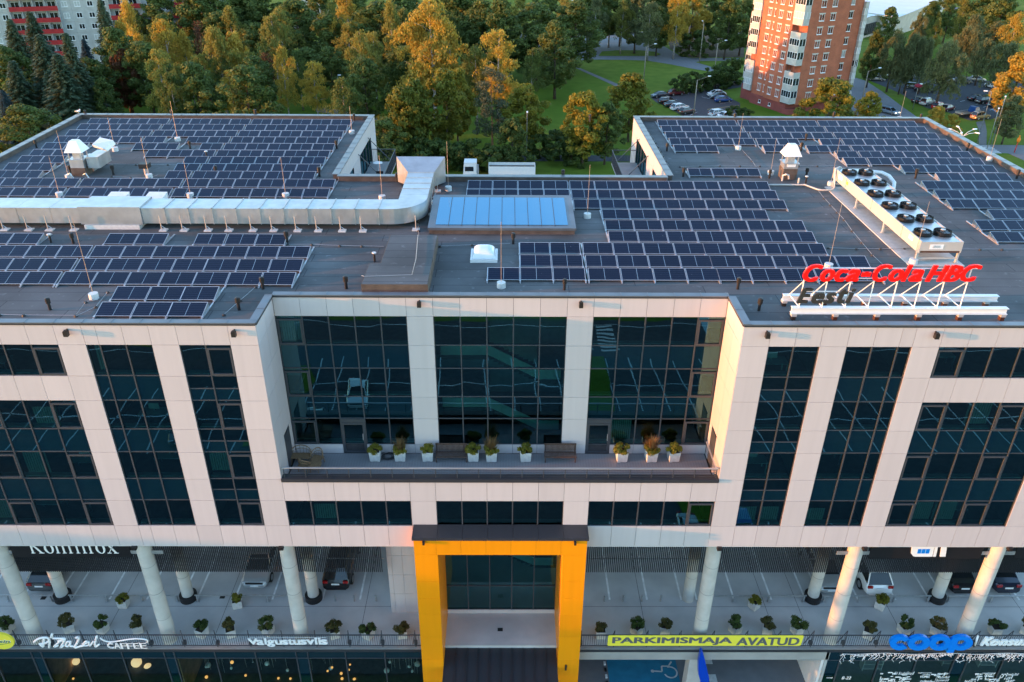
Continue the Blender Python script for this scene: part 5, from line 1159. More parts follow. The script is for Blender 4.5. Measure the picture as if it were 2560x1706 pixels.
def planter(p, label, veg, rz=0, group='concrete planters', nm='shrub', sc=1):
    t = emp('planter', p, label, 'planter', group, rz)
    inst('planter_box', P_BOX, (0, 0, 0), parent=t, scale=(sc, sc, 1)); inst('soil', P_SOIL, (0, 0, 0), parent=t, scale=(sc, sc, 1))
    for i, v_ in enumerate(veg): inst(nm, v_, (0, 0, 0), (0, 0, rz*3+i), parent=t, scale=(sc*(.95+.3*((rz*7.3) % 1)), sc*(.95+.3*((rz*3.7) % 1)), sc*(.92+.3*((rz*5.1) % 1))))
q = lambda x, y: (0+x/2.722, 1130+y/2.722); qb = lambda x, y: (850+x/2.722, 1130+y/2.722); qc = lambda x, y: (1700+x/2.722, 1130+y/2.722)
LF = [qb(420,1282), qb(190,1287), q(2275,1282), q(1820,1262), q(1565,1277), q(1370,1277), q(930,1248), q(690,1248), q(460,1243), q(45,1245)]
RF = [qb(1775,1282), qb(2020,1262), qb(2215,1255), qc(380,1255), qc(600,1256), qc(800,1258), qc(1285,1284), qc(1530,1258), qc(1750,1258), qc(2150,1262), qc(2370,1262)]
for i, px in enumerate(LF):
    p = onz(*px, DZ); p.y += .3; planter(p, f'{ORD[i+1]} concrete shrub planter left of the yellow portal along the deck railing', [SH[i*5 % 6]], i*.83+.2, nm='shrub')
for i, px in enumerate(RF):
    p = onz(*px, DZ); p.y += .3; planter(p, f'{ORD[i+1]} concrete shrub planter right of the yellow portal along the deck railing', [SH[(i+2) % 6]], i*.7)
for (px, lb), i in zip(((q(835,1074), 'planter with trailing shrub by the guard rail under the louvres, far left'), (q(1610,1077), 'planter by the guard rail before the silver car'), (qc(510,1085), 'planter by the guard rail at the empty right bays'), (qc(1370,1087), 'planter by the guard rail before the white car')), range(4)):
    p = onz(*px, DZ); p.y += .3; planter(p, lb, [SHL[i % 3]], .3*i)
TZ = -9.75
tp = lambda x, y: (690+x/4.128, 1050+y/4.128); tq = lambda x, y: (1340+x/4.802, 1050+y/4.802)
TP = [(tp(1022,440),0),(tp(1280,440),1),(tp(1565,440),0),(tp(2035,442),0),(tp(2222,445),1),((850+1262/2.722,1130+75/2.722),0),(tq(1030,520),0),(tq(1385,522),1),(tq(1655,518),0)]
for i, (px, gr) in enumerate(TP):
    p = onz(*px, TZ); p.y += .3
    planter(p, f'{ORD[i+1]} terrace planter from left, {"dry ornamental grass" if gr else "leafy shrub"} in pale concrete cube', ([GRS[i % 2], SHL[0]] if gr else [SHL[i % 3]]), i*.013, 'terrace planters', 'ornamental_grass' if gr else 'shrub')
# ================================================================== terrace furniture
for x, lab in ((-2.7, 'brown slatted bench left of the middle on the terrace'), (3.25, 'brown slatted bench right of the middle on the terrace')):
    y0 = onz(*tp(1700, 455), TZ).y+.1; t = emp('bench', (x, y0, TZ), lab, 'bench', 'terrace benches')
    for i in range(26):
        xx = -.84+i*.0665; MB().box(xx, xx+.045, -.02, .5, .40, .43).build('seat_slat', M['bench'], t, world=False); MB().box(xx, xx+.045, .5, .54, .45, .9).build('back_slat', M['bench'], t, world=False)
    b = MB(); b.box(-.88, .88, .0, .05, .33, .4).box(-.88, .88, .52, .56, .82, .92).box(-.88, .88, .45, .5, .33, .4); b.build('rail', M['bench'], t, world=False)
    for s in (-.85, .79): MB().box(s, s+.06, .02, .08, 0, .4).build('leg', M['bench'], t, world=False); MB().box(s, s+.06, .5, .56, 0, .92).build('leg', M['bench'], t, world=False)
def cane_chair(p, rz, label, wd):
    t = emp('cane_chair' if wd < 1 else 'cane_sofa', p, label, 'chair' if wd < 1 else 'sofa', 'cane furniture', rz); a = wd/2
    b = MB(); b.box(-a, a, -.25, .25, .38, .42); b.build('seat', M['cane'], t, world=False)
    b = MB(); pts = [(math.cos(R(d))*(a+.04), math.sin(R(d))*.3, .62+.28*max(0, math.sin(R(d)))) for d in range(-20, 201, 20)]
    b.tube(pts, .028, 6); b.tube([(x_, y_, z-.2) for x_, y_, z in pts], .015, 5)
    for x_, y_, z in pts: b.tube([(x_, y_, z), (x_*.9, y_*.85, .42)], .010, 4)
    b.build('backrest', M['cane'], t, smooth=True, world=False)
    for sx in (-1, 1):
        for sy in (-1, 1): MB().tube([(sx*a*.85, sy*.22, .4), (sx*a*.95, sy*.26, 0)], .022, 6).build('leg', M['cane'], t, world=False)
pz = lambda x, y: onz(*tp(x, y), TZ)
cane_chair(pz(260,455)+Vector((0, .2, 0)), 0, 'rattan two seat sofa in the left terrace corner', 1.05); cane_chair(pz(425,480)+Vector((0, .2, 0)), -.3, 'rattan armchair right of the rattan sofa', .6); cane_chair(pz(300,545)+Vector((0, .2, 0)), 2.8, 'rattan armchair turned towards the sofa by the railing', .6)
t = emp('cane_table', pz(405,540)+Vector((0, .15, 0)), 'round rattan table in front of the rattan armchair', 'table', 'cane furniture')
MB().cyl(0, 0, .42, .46, .36, 20).build('table_top', M['cane'], t, world=False)
for k in range(4): MB().tube([(.25*math.cos(k*1.57+.7), .25*math.sin(k*1.57+.7), .42), (.3*math.cos(k*1.57+.7), .3*math.sin(k*1.57+.7), 0)], .02, 6).build('leg', M['cane'], t, world=False)
b = MB(); c0 = pz(1150, 420)
for k in range(9):
    r_ = .22+.05*(k % 4); b.tube([(c0.x+(k % 3-1)*.08+r_*math.cos(R(d))*1.3, c0.y+.35+r_*math.sin(R(d)), TZ+.02+k*.008) for d in range(0, 361, 24)], .012, 4)
b.build('hose_coil', M['black'], label='coiled hose between the first two terrace planters', cat='hose')
b = MB(); c0 = Vector((16.8, .75, ZRF))
for k in range(5): b.tube([(c0.x+(.35+.03*k)*math.cos(R(d)), c0.y+.12*math.sin(R(d)), ZRF+.03+k*.02) for d in range(0, 361, 24)], .018, 4)
b.build('cable_coil', M['black'], label='black cable coil under the rooftop sign beam', cat='cable')
# ================================================================== signs
def text_mesh(txt, box, y, depth, mt, bold=0., shear=0.):
    """lettering fitted to box = (x0, x1, z0, z1) on the plane y, proud towards the street"""
    me = glyph(txt, shear)
    n = len(me.vertices); co = np.empty(n*3, np.float32); me.vertices.foreach_get('co', co); co = co.reshape(-1, 3)
    fs = [tuple(p.vertices) for p in me.polygons]
    sh = [(0, 0)] if bold == 0 else [(0, 0), (-bold, -bold*.5), (bold, -bold*.5), (-bold, bold*.5), (bold, bold*.5)]      # heavier weight: the outline swept sideways
    V = np.concatenate([co+np.array([a, c, .004*i]) for i, (a, c) in enumerate(sh)])
    F = [tuple(v+n*i for v in f) for i in range(len(sh)) for f in fs]
    lo, hi = V.min(0), V.max(0); x0, x1, z0, z1 = box
    out = np.empty_like(V); out[:, 0] = x0+(V[:, 0]-lo[0])/(hi[0]-lo[0])*(x1-x0); out[:, 2] = z0+(V[:, 1]-lo[1])/(hi[1]-lo[1])*(z1-z0); out[:, 1] = y-(V[:, 2]+.05)/.1*depth
    m2 = bpy.data.meshes.new('lettering'); m2.from_pydata(out.tolist(), [], F); m2.materials.append(mt); m2.update(); return m2
def pxbox(org, k, x0, x1, yt, yb, Y):
    f = lambda x, y: ony(org[0]+x/k, org[1]+y/k, Y); ym = (yt+yb)/2
    return (f(x0, ym).x, f(x1, ym).x, f((x0+x1)/2, yb).z, f((x0+x1)/2, yt).z)
def letter(par, txt, box, y, depth, mt, bold=0., shear=0., name='letter'):
    return inst(name, text_mesh(txt, box, y, depth, mt, bold, shear), -par.location, parent=par)
# --- rooftop sign
rs = emp('rooftop_sign', (19, 1.9, ZRF), 'red rooftop letter sign with grey second line on a white steel frame', 'sign')
for ch_, x0, x1, yt, yb in (('C',290,480,88,268),('o',468,612,138,268),('c',618,748,138,268),('a',738,876,138,266),('-',897,996,170,215),('C',1020,1206,88,268),('o',1188,1336,138,268),('l',1333,1417,92,266),('a',1402,1541,138,268),('H',1588,1802,97,268),('B',1775,1946,97,268),('C',1942,2142,90,268)):
    letter(rs, ch_, pxbox((1940,640), 4.202, x0, x1, yt, yb, 1.1), 1.15, .10, M['red'], .04, .28)
for ch_, x0, x1, yt, yb in (('E',230,379,338,495),('e',374,506,385,500),('s',503,627,385,500),('t',650,748,345,498),('i',746,823,340,496)):
    letter(rs, ch_, pxbox((1940,640), 4.202, x0, x1, yt, yb, 1.1), 1.15, .09, M['greysign'], .045, .28)
def ibeam(y, z0, z1, x0, x1, nm):
    b = MB(); b.box(x0, x1, y-.14, y+.14, z1-.03, z1).box(x0, x1, y-.14, y+.14, z0, z0+.03).box(x0, x1, y-.02, y+.02, z0+.03, z1-.03); b.build(nm, M['whitepaint'], rs)
ibeam(1.28, -.06, .26, 13.9, 24.25, 'front_beam'); ibeam(2.75, -.10, .20, 13.95, 24.6, 'rear_beam')
for x in (14.05, 16.05, 18.05, 20.05, 22.05, 24.1):
    MB().box(x-.1, x+.1, 1.17, 1.39, ZRF, -.06).build('stub_foot', M['coil'], rs); MB().box(x-.1, x+.1, 2.64, 2.86, ZRF, -.1).build('stub_foot', M['coil'], rs)
    MB().box(x-.12, x+.12, 1.14, 1.42, -.2, -.061).build('foot_cap', M['creamsheet'], rs); MB().box(x-.12, x+.12, 2.61, 2.89, -.22, -.101).build('foot_cap', M['creamsheet'], rs)
for i in range(8):
    x = 14.24+i*1.101; b = MB(); b.tube([(x, 1.28, .26), (x, 1.28, 2.3)], .03, 6); b.tube([(x, 1.28, 1.62), (x, 2.75, .2)], .028, 6); b.tube([(x, 1.28, .28), (x, 2.75, .22)], .028, 6); b.build('frame_post', M['whitepaint'], rs)
b = MB(); b.tube([(14.2, 1.25, 1.78), (22.2, 1.25, 1.78)], .028, 6); b.tube([(14.2, 1.25, 2.3), (22.2, 1.25, 2.3)], .028, 6); b.tube([(14.2, 1.25, .75), (16.6, 1.25, .75)], .025, 6); b.tube([(14.2, 1.25, 1.1), (16.6, 1.25, 1.1)], .025, 6); b.build('letter_rail', M['whitepaint'], rs)
# --- banner and shop names on the deck railing
RY = -.02
bn = emp('railing_banner', (12, RY, -21.5), 'long yellow banner reading PARKIMISMAJA AVATUD on the deck railing', 'banner')
k6 = ((1450, 1500), 3.857)
x0, x1, z0, z1 = pxbox(*k6, 268, 2148, 345, 444, RY)
b = MB(); c_ = .06
b.v += [(x, RY+dy, z) for dy in (0, .02) for x, z in ((x0+c_, z0), (x1-c_-.1, z0), (x1-.05, z0+c_), (x1, z1-c_), (x1-c_, z1), (x0+c_, z1), (x0, z1-c_), (x0, z0+c_))]
b.f += [tuple(range(8)), tuple(reversed(range(8, 16)))]+[(i, 8+i, 8+(i+1) % 8, (i+1) % 8) for i in range(8)]; b.m += [0]*10
b.build('banner_sheet', M['bannery'], bn)
letter(bn, 'PARKIMISMAJA', pxbox(*k6, 310, 1468, 361, 435, RY), RY-.004, .008, M['bannert'], .035, 0, 'lettering'); letter(bn, 'AVATUD', pxbox(*k6, 1512, 2116, 363, 437, RY), RY-.004, .008, M['bannert'], .035, 0, 'lettering')
vg = emp('shop_sign', (-14, RY, -21.5), 'white Valgustusviis letter sign on the left deck railing', 'sign')
kv = ((430, 1500), 3.735)
wv = [('V',712,808,357,412),('a',790,866,370,416),('l',866,892,355,412),('g',888,968,370,432),('u',965,1036,371,413),('s',1030,1092,370,413),('t',1085,1140,362,413),('u',1135,1205,370,413),('s',1200,1264,369,412),('v',1258,1336,368,411),('i',1334,1364,352,411),('i',1366,1396,350,411),('s',1388,1458,366,412)]
for ch_, a, c, t_, d in wv: letter(vg, ch_, pxbox(*kv, a, c-5, t_, d, RY), RY, .05, M['signwhite'], .03)
b = MB(); b.tube([ony(430+710/3.735, 1500+356/3.735, RY+.04), ony(430+1440/3.735, 1500+352/3.735, RY+.04)], .012, 4); b.build('fixing_rail', M['whitepaint'], vg)
# script sign: hand lettering as round strokes
def stroke(par, pts, r, org, k, mt, y=RY, nm='letter', smooth=True):
    P = [ony(org[0]+a/k, org[1]+c/k, y)-par.location for a, c in pts]
    if smooth:
        Q = []
        for i in range(len(P)-1):
            a, b_, c, d_ = P[max(i-1, 0)], P[i], P[i+1], P[min(i+2, len(P)-1)]
            for j in range(4): t = j/4; Q.append(.5*(2*b_+(c-a)*t+(2*a-5*b_+4*c-d_)*t*t+(3*b_-a-3*c+d_)*t**3))
        P = Q+[P[-1]]
    b = MB(); b.tube(P, r, 8); b.ball(P[0], r, 8); b.ball(P[-1], r, 8)
    return b.build(nm, mt, par, smooth=True, world=False)
ps = emp('pizzeria_sign', (-24, RY, -21.5), 'white hand lettered Pizza Levi Caffee sign on the left deck railing', 'sign')
o5, k5 = (0, 1500), 5.472
for pts, r in (([(465,578),(520,535),(600,515),(660,525),(670,560),(620,590),(565,600)], .055),([(600,525),(595,590),(590,640),(545,600)], .055),([(712,470),(702,510)], .06),([(672,560),(680,580),(672,650)], .055),([(730,525),(820,528),(890,530),(830,560),(740,640),(790,625)], .05),([(800,560),(850,556),(890,540),(870,580),(830,650),(870,625)], .05),([(965,570),(920,575),(900,620),(935,635),(965,580),(960,625),(1000,635)], .05),([(1040,520),(1080,510),(1060,580),(1020,650),(1080,640),(1150,620)], .055),([(1130,600),(1190,590),(1180,565),(1150,590),(1160,625),(1210,620)], .045),([(1215,575),(1230,630),(1275,570)], .045),([(1310,560),(1300,600),(1310,640),(1355,610)], .05),([(1325,500),(1312,545)], .055)):
    stroke(ps, pts, r*1.3, o5, k5, M['signwhite'])
stroke(ps, [(1375,525),(1430,560),(1520,575),(1640,560),(1780,538),(1900,532),(2010,548),(2015,585)], .045, o5, k5, M['signwhite'], nm='swash')
for ch_, a, c, t_, d in (('C',1472,1560,585,655),('A',1562,1650,580,655),('F',1655,1735,582,660),('F',1740,1820,582,662),('E',1828,1910,580,655),('E',1918,2010,578,655)): letter(ps, ch_, pxbox(o5, k5, a, c, t_, d, RY), RY, .06, M['signwhite'], .02)
# round yellow sign at the frame edge
ys_ = emp('round_sign', (-29.5, RY, -21.4), 'round yellow sign with green and white lettering at the left picture edge', 'sign')
c = ony(18/5.472, 1500+548/5.472, RY-.02); rx = 165/5.472/2012*46*1.0; b = MB()
b.v += [(c.x+.78*math.cos(R(i*10)), RY-.14, c.z+.66*math.sin(R(i*10))) for i in range(36)]+[(c.x+.78*math.cos(R(i*10)), RY, c.z+.66*math.sin(R(i*10))) for i in range(36)]
b.f += [tuple(range(36)), tuple(reversed(range(36, 72)))]+[(i, 36+i, 36+(i+1) % 36, (i+1) % 36) for i in range(36)]; b.m += [0]*38; b.build('disc', M['bannery'], ys_)
greenink = mat('green lettering', (.02, .12, .05), .5, var=0)
letter(ys_, 'sin', (c.x-.1, c.x+.62, c.z-.12, c.z+.16), RY-.142, .012, M['signwhite'], .03, .3, 'lettering'); letter(ys_, 'sin', (c.x-.07, c.x+.59, c.z-.09, c.z+.13), RY-.156, .01, greenink, .01, .3, 'lettering')
stroke(ys_, [(-40,620),(60,605),(150,585)], .012, o5, k5, greenink, RY-.15, 'underline')
# supermarket sign
cs = emp('supermarket_sign', (26, RY, -21.4), 'blue coop letter sign with white Konsum lettering on the right deck railing', 'sign')
oc, kc = (2040, 1500), 4.525
def ring(cx, cy, rx, ry, ix, iy, y, gap=None, sh=.18):
    b = MB(); n = 40; a0, a1 = (0, 360) if gap is None else gap; F = []; Bk = []
    def P(a, rx_, ry_, yy, ox=0):
        px = cx+ox+rx_*math.cos(a)-ry_*math.sin(a)*-sh*0; py = cy-ry_*math.sin(a); px += sh*ry_*math.sin(a); q_ = ony(oc[0]+px/kc, oc[1]+py/kc, RY); return (q_.x, yy, q_.z)
    m_ = n if gap is None else n+1
    for i in range(m_):
        a = R(a0+(a1-a0)*i/n); b.v += [P(a, rx, ry, y), P(a, ix, iy, y), P(a, rx, ry, y+.2), P(a, ix, iy, y+.2)]
    for i in range(n):
        j = (i+1) % m_; p, r_ = 4*i, 4*j
        b.f += [(p, r_, r_+1, p+1), (p+2, p+3, r_+3, r_+2), (p, p+2, r_+2, r_), (p+1, r_+1, r_+3, p+3)]; b.m += [0]*4
    if gap is not None: b.f += [(0, 1, 3, 2), (4*n, 4*n+2, 4*n+3, 4*n+1)]; b.m += [0, 0]
    b.build('letter', M['signblue'], cs)
ring(940, 462, 118, 78, 48, 32, RY-.20, (32, 318)); ring(1150, 462, 128, 80, 52, 36, RY-.206); ring(1390, 462, 128, 80, 52, 36, RY-.212); ring(1625, 460, 130, 80, 52, 36, RY-.218)
b = MB(); pp = [ony(oc[0]+a/kc, oc[1]+d/kc, RY) for a, d in ((1460,565),(1535,565),(1590,430),(1515,430))]
b.v += [(p.x, RY-.224, p.z) for p in pp]+[(p.x, RY-.03, p.z) for p in pp]; b.f += [(0,1,2,3),(7,6,5,4),(0,4,5,1),(1,5,6,2),(2,6,7,3),(3,7,4,0)]; b.m += [0]*6; b.build('letter', M['signblue'], cs)
stroke(cs, [(1800,512),(1830,410)], .06, oc, kc, M['signwhite'], nm='divider', smooth=False)
for ch_, a, c_, t_, d in (('K',1868,1985,412,505),('o',1962,2065,440,505),('n',2062,2160,440,503),('s',2155,2235,440,503),('u',2232,2325,440,503),('m',2322,2465,438,503)): letter(cs, ch_, pxbox(oc, kc, a, c_, t_, d, RY), RY, .1, M['signwhite'], .05, .25)
ic = MB(); ri = random.Random(2); x = 20.55; pts = []
while x < 33:
    zt = -22.42+.05*math.sin(x*1.7); pts.append((x, .04, zt)); h = ri.choice([.15, .25, .4, .6, .75])*ri.uniform(.7, 1.1)
    if ri.random() < .75:
        p = [(x+ri.uniform(-.05, .05)*i, .03, zt-h*i/4) for i in range(5)]; ic.tube(p, .012, 4)
        for q_ in p[1:]: ic.tube([q_, (q_[0]+ri.uniform(-.08, .08), .02, q_[2]-.05)], .013, 4)
    x += .09
ic.tube(pts, .015, 4); ic.build('icicle_lights', M['signwhite'], label='white icicle light garland under the blue supermarket sign', cat='garland')
wl = emp('window_lettering', (26, .2, -24), 'white food word lettering on the supermarket windows', 'lettering')
for txt, a, c_, t_, d in (('või kuivikud',862,1110,812,846),('sai',955,1020,868,896),('pett',735,828,882,915),('koduluust',712,905,915,945),('vorst',1178,1290,852,882),('rulaad',1178,1305,905,932),('sefiir',1395,1505,822,846),('vahvlid',1380,1510,860,888),('kommid',1362,1502,895,922),('vesi',1800,1885,826,854),('tort',1908,1990,836,868),('tee',1752,1812,888,912),('kohv',1682,1772,905,935),('küpsised',1912,2072,885,915),('riis',2130,2198,872,905),('jahu',2135,2230,910,940),('müslid',2172,2290,830,856),('rosinasai',1892,2030,820,838),('suitsuvorst',1158,1310,818,832),('sardell',1205,1290,838,850),('8-22',292,396,866,900),('coop',118,188,876,892)):
    letter(wl, txt, pxbox(oc, kc, a, c_, t_, d, .22), .22, .006, M['signwhite'], .01, .12, 'word')
rw_ = random.Random(6)
for k in range(60):
    X0, X1 = rw_.choice([(720, 1120), (1150, 1560), (1690, 2350)]); a = rw_.uniform(X0, X1-60); c_ = rw_.uniform(815, 930); h = rw_.choice([7, 9, 12]); vert = rw_.random() < .4
    bx = pxbox(oc, kc, a, a+(10 if vert else rw_.uniform(25, 60)), c_, c_+(40 if vert else h), .215); MB().box(bx[0], bx[1], .212, .218, bx[2], bx[3]).build('word_strip', M['signwhite'], wl)
# --- dark boards under the soffit
kb = emp('hanging_sign', (-24, .75, -14.6), 'black board with white serif Kominox lettering under the soffit', 'sign')
x0, x1, z0, z1 = pxbox((0, 1130), 2.722, 70, 880, 600, 716, .72)
MB().box(x0, x1, .72, .80, z0, -13.83).build('board', M['signblack'], kb)
def kom():
    """serif capitals and lower case drawn as stems, bowls and slab serifs, in x-height units"""
    b = MB(); X = 0.
    def bar(x0, x1, z0, z1): b.box(x0, x1, .69, .719, z0, z1)
    def stem(x, h): bar(x, x+.16, .06, h); bar(x-.1, x+.26, 0, .055)
    def diag(xa, za, xb_, zb, wd): b.hexa([(xa,.692,za),(xa+wd,.692,za),(xa+wd,.718,za),(xa,.718,za),(xb_,.692,zb),(xb_+wd,.692,zb),(xb_+wd,.718,zb),(xb_,.718,zb)])
    def bowl(cx):
        n = 24; bs = len(b.v)
        for i in range(n):
            a = 2*math.pi*i/n
            for rx_, rz_ in ((.46, .52), (.26, .47)):
                b.v += [(cx+rx_*math.cos(a), .69, .5+rz_*math.sin(a)), (cx+rx_*math.cos(a), .719, .5+rz_*math.sin(a))]
        for i in range(n):
            p, r_ = bs+4*i, bs+4*((i+1) % n); b.f += [(p, r_, r_+2, p+2), (p+1, p+3, r_+3, r_+1), (p, p+1, r_+1, r_), (p+2, r_+2, r_+3, p+3)]; b.m += [0]*4
    stem(.1, 1.5); diag(.9, .06, .3, .85, .2); diag(.26, .62, .86, 1.5, .07); bar(.76, 1.26, 0, .055)
    bowl(1.85); x = 2.55
    for i in range(3): stem(x+i*.62, .95 if i else 1.0)
    for i in range(2): diag(x+.12+i*.62, .82, x+.5+i*.62, .99, .12)
    stem(4.5, 1.0); b.ball((4.58, .705, 1.3), (.11, .014, .11), 10); stem(5.15, 1.0); diag(5.27, .82, 5.65, .99, .12); stem(5.77, .95); bowl(6.85)
    diag(8.15, .05, 7.55, .97, .2); diag(7.55, .05, 8.2, .97, .07); bar(7.42, 7.8, 0, .055); bar(8.05, 8.5, 0, .055); bar(7.42, 7.85, .95, 1.0); bar(8.05, 8.45, .95, 1.0)
    return b
bx = pxbox((0, 1130), 2.722, 190, 788, 560, 691, .7); b = kom(); sx = (bx[1]-bx[0])/8.5; szz = 1.45/1.5*.74
b.v = [(bx[0]+x*sx, y, bx[2]+z*szz) for x, y, z in b.v]; b.build('lettering', M['signwhite'], kb)
dm2 = emp('hanging_sign', (24, .75, -14.6), 'black board with white and blue window logo under the soffit', 'sign')
x0, x1, z0, z1 = pxbox((1700, 1130), 2.722, 1298, 2065, 600, 727, .72)
MB().box(x0, x1, .72, .80, z0, -13.83).build('board', M['signblack'], dm2)
MB().box(x1+1.9, x1+4.8, .72, .80, z0+.02, -13.83).build('board', M['signblack'], emp('hanging_sign', (31, .75, -14.6), 'plain black board at the right picture edge under the soffit', 'sign'))
l = lambda a, c_: ony(1700+a/2.722, 1130+c_/2.722, .7)
def poly(pts, y0, y1, mt, nm, par):
    P = [l(*p) for p in pts]; n = len(P); b = MB(); b.v += [(p.x, y0, p.z) for p in P]+[(p.x, y1, p.z) for p in P]; b.f += [tuple(range(n)), tuple(reversed(range(n, 2*n)))]+[(i, n+i, n+(i+1) % n, (i+1) % n) for i in range(n)]; b.m += [0]*(n+2); b.build(nm, mt, par)
poly([(1582,600),(1572,690),(1585,708),(1600,712),(1715,712),(1745,600)], .68, .719, M['signwhite'], 'logo_mark', dm2); poly([(1720,712),(1740,712),(1765,600),(1748,600)], .68, .719, M['signwhite'], 'logo_mark', dm2); poly([(1768,712),(1806,712),(1822,600),(1785,600)], .68, .719, M['signwhite'], 'logo_mark', dm2)
for i in range(3): poly([(1612+i*28,690),(1636+i*28,690),(1644+i*28,660),(1620+i*28,660)], .672, .679, M['signblue'], 'logo_window', dm2)
for x in (-28, -20, 20, 28):
    for s in (-1, 1): MB().box(min(x+s*.4, x+s*1.05), max(x+s*.4, x+s*1.05), .74, .78, -15.1, -14.85).build('sign_bracket', M['galv2'], OB)
bs = emp('blade_sign', (12.2, -.2, -24.5), 'narrow blue blade sign hanging from the concrete lintel', 'sign')
l2 = lambda a, c_: ony(1700+a/2.722, 1130+c_/2.722, -.2)
P = [l2(*p) for p in ((138,1345),(152,1350),(172,1430),(196,1530),(190,1640),(160,1640),(122,1500),(122,1430))]
b = MB(); n = len(P); b.v += [(p.x, -.35, p.z) for p in P]+[(p.x, -.05, p.z) for p in P]; b.f += [tuple(range(n)), tuple(reversed(range(n, 2*n)))]+[(i, n+i, n+(i+1) % n, (i+1) % n) for i in range(n)]; b.m += [0]*(n+2); b.build('blade', M['bladeblue'], bs); MB().box(12.05, 12.2, -.05, .2, -22.75, -22.6).build('bracket', M['mull'], bs)
# ================================================================== vehicles
def car_meshes(kind):
    """body along +x; returns body, glass, wheel meshes and light positions"""
    Ln, Wd, H, belt, gh, hood = {'hatch': (4.1, 1.76, 1.48, .92, (.03, .17, .58, .80), .80), 'sedan': (4.65, 1.80, 1.44, .92, (.13, .28, .60, .79), .76), 'wagon': (4.7, 1.80, 1.48, .92, (.03, .13, .60, .78), .78), 'suv': (4.55, 1.86, 1.70, 1.08, (.03, .13, .58, .76), .95)}[kind]
    w = Wd/2; zb = .24 if kind != 'suv' else .30
    trunk_z = belt if kind != 'sedan' else belt+.02
    st = [(0, .55, .84), (.015, .80, .90), (.05, trunk_z-.03, .95), (.16, trunk_z, .99), (.35, belt, 1), (.60, belt, 1), (.74, belt-.01, .99), (.80, belt-.05, .98), (.92, hood, .94), (.975, hood-.10, .88), (1, .50, .80)]
    b = MB(); nn = 10
    for s, zt, f in st:
        x = (s-.5)*Ln; ww = w*f
        half = [(ww*.78, zb), (ww*.97, zb+.13), (ww, (zb+zt)/2), (ww*.97, zt-.09), (ww*.86, zt)]
        b.v += [(x, y, z) for y, z in half]+[(x, -y, z) for y, z in reversed(half)]
    for i in range(len(st)-1):
        for k in range(nn): a = i*nn+k; c = i*nn+(k+1) % nn; b.f.append((a, c, c+nn, a+nn)); b.m.append(0)
    b.f += [tuple(range(nn)), tuple(reversed(range((len(st)-1)*nn, len(st)*nn)))]; b.m += [0, 0]
    x0, x1, x2, x3 = [(g-.5)*Ln for g in gh]; rb, rt = w*.87, w*.66; zr = H-.05; zb2 = belt-.03
    # roof skin and pillars in body colour
    R_ = [(x1, rt), (x1+.3, rt*1.03), (x2-.3, rt*1.03), (x2, rt*.97)]
    rv = [(x, y, zr+(.0 if i in (0, 3) else .05)) for i, (x, y) in enumerate(R_)]
    n0 = len(b.v); b.v += rv+[(x, -y, z) for x, y, z in rv]+[(x, 0, z+.03) for x, y, z in rv]
    for i in range(3): b.f += [(n0+i, n0+8+i, n0+9+i, n0+1+i), (n0+8+i, n0+4+i, n0+5+i, n0+9+i)]; b.m += [0, 0]
    for s in (-1, 1):
        for pa, pb in (((x0, rb), (x1, rt)), ((x3, rb), (x2, rt))): b.tube([(pa[0], s*pa[1], zb2), (pb[0], s*pb[1], zr)], .045, 5)
        b.tube([((x1+x2)/2, s*(rb+.005), zb2), ((x1+x2)/2, s*(rt+.02), zr)], .035, 5); b.tube([(x1, s*rt, zr), (x2, s*rt, zr)], .04, 5)
        b.box(x3-.28, x3-.14, min(s*w, s*(w+.16)), max(s*w, s*(w+.16)), belt-.02, belt+.11)
    body = b.mesh('body', M['whitepaint'], False)
    g = MB(); B_ = [(x0, rb), (x3, rb), (x3, -rb), (x0, -rb)]; T_ = [(x1, rt), (x2, rt), (x2, -rt), (x1, -rt)]
    n0 = 0; g.v += [(x, y, zb2) for x, y in B_]+[(x, y, zr-.005) for x, y in T_]
    for i in range(4): g.f.append((i, (i+1) % 4, 4+(i+1) % 4, 4+i)); g.m.append(0)
    g.f.append((4, 5, 6, 7)); g.m.append(0); glass = g.mesh('window_glass', M['carglass'])
    wm = MB(); r = .33 if kind != 'suv' else .37; wm.tube([(0, -.1, 0), (0, .1, 0)], r, 18); wheel = wm.mesh('tyre', M['tyre'])
    rm = MB(); rm.tube([(0, -.108, 0), (0, .108, 0)], r*.62, 14); rim = rm.mesh('rim', M['rim'])
    hl = MB().box(-.08, .03, -.20, .20, -.07, .07).mesh('headlight', M['headl']); tl = MB().box(-.03, .06, -.16, .16, -.09, .09).mesh('taillight', M['tail']); pl = MB().box(-.012, .012, -.26, .26, -.06, .06).mesh('number_plate', M['plate'])
    ar = MB().box(-.03, .03, -w*.62, w*.62, -.06, .06).mesh('grille', M['black'])
    return dict(L=Ln, W=Wd, r=r, body=body, glass=glass, wheel=wheel, rim=rim, hl=hl, tl=tl, pl=pl, gr=ar, hood=hood, trunk=trunk_z, kind=kind)
CM = {k: car_meshes(k) for k in ('hatch', 'sedan', 'wagon', 'suv')}
PAINT = {}
def paint(c):
    if c not in PAINT: PAINT[c] = mat('car paint %d' % len(PAINT), c, .28, .35 if max(c) < .6 else .1, .5, var=0, coat=.6)
    return PAINT[c]
C_ = dict(black=(.008, .008, .010), silver=(.36, .37, .38), white=(.72, .72, .72), grey=(.09, .095, .10), blue=(.006, .07, .28), red=(.34, .010, .012), darkred=(.10, .010, .016), darkblue=(.010, .016, .035), champ=(.30, .25, .20), gold=(.30, .20, .10), ltblue=(.16, .23, .30), green=(.01, .03, .03), brown=(.11, .085, .075))
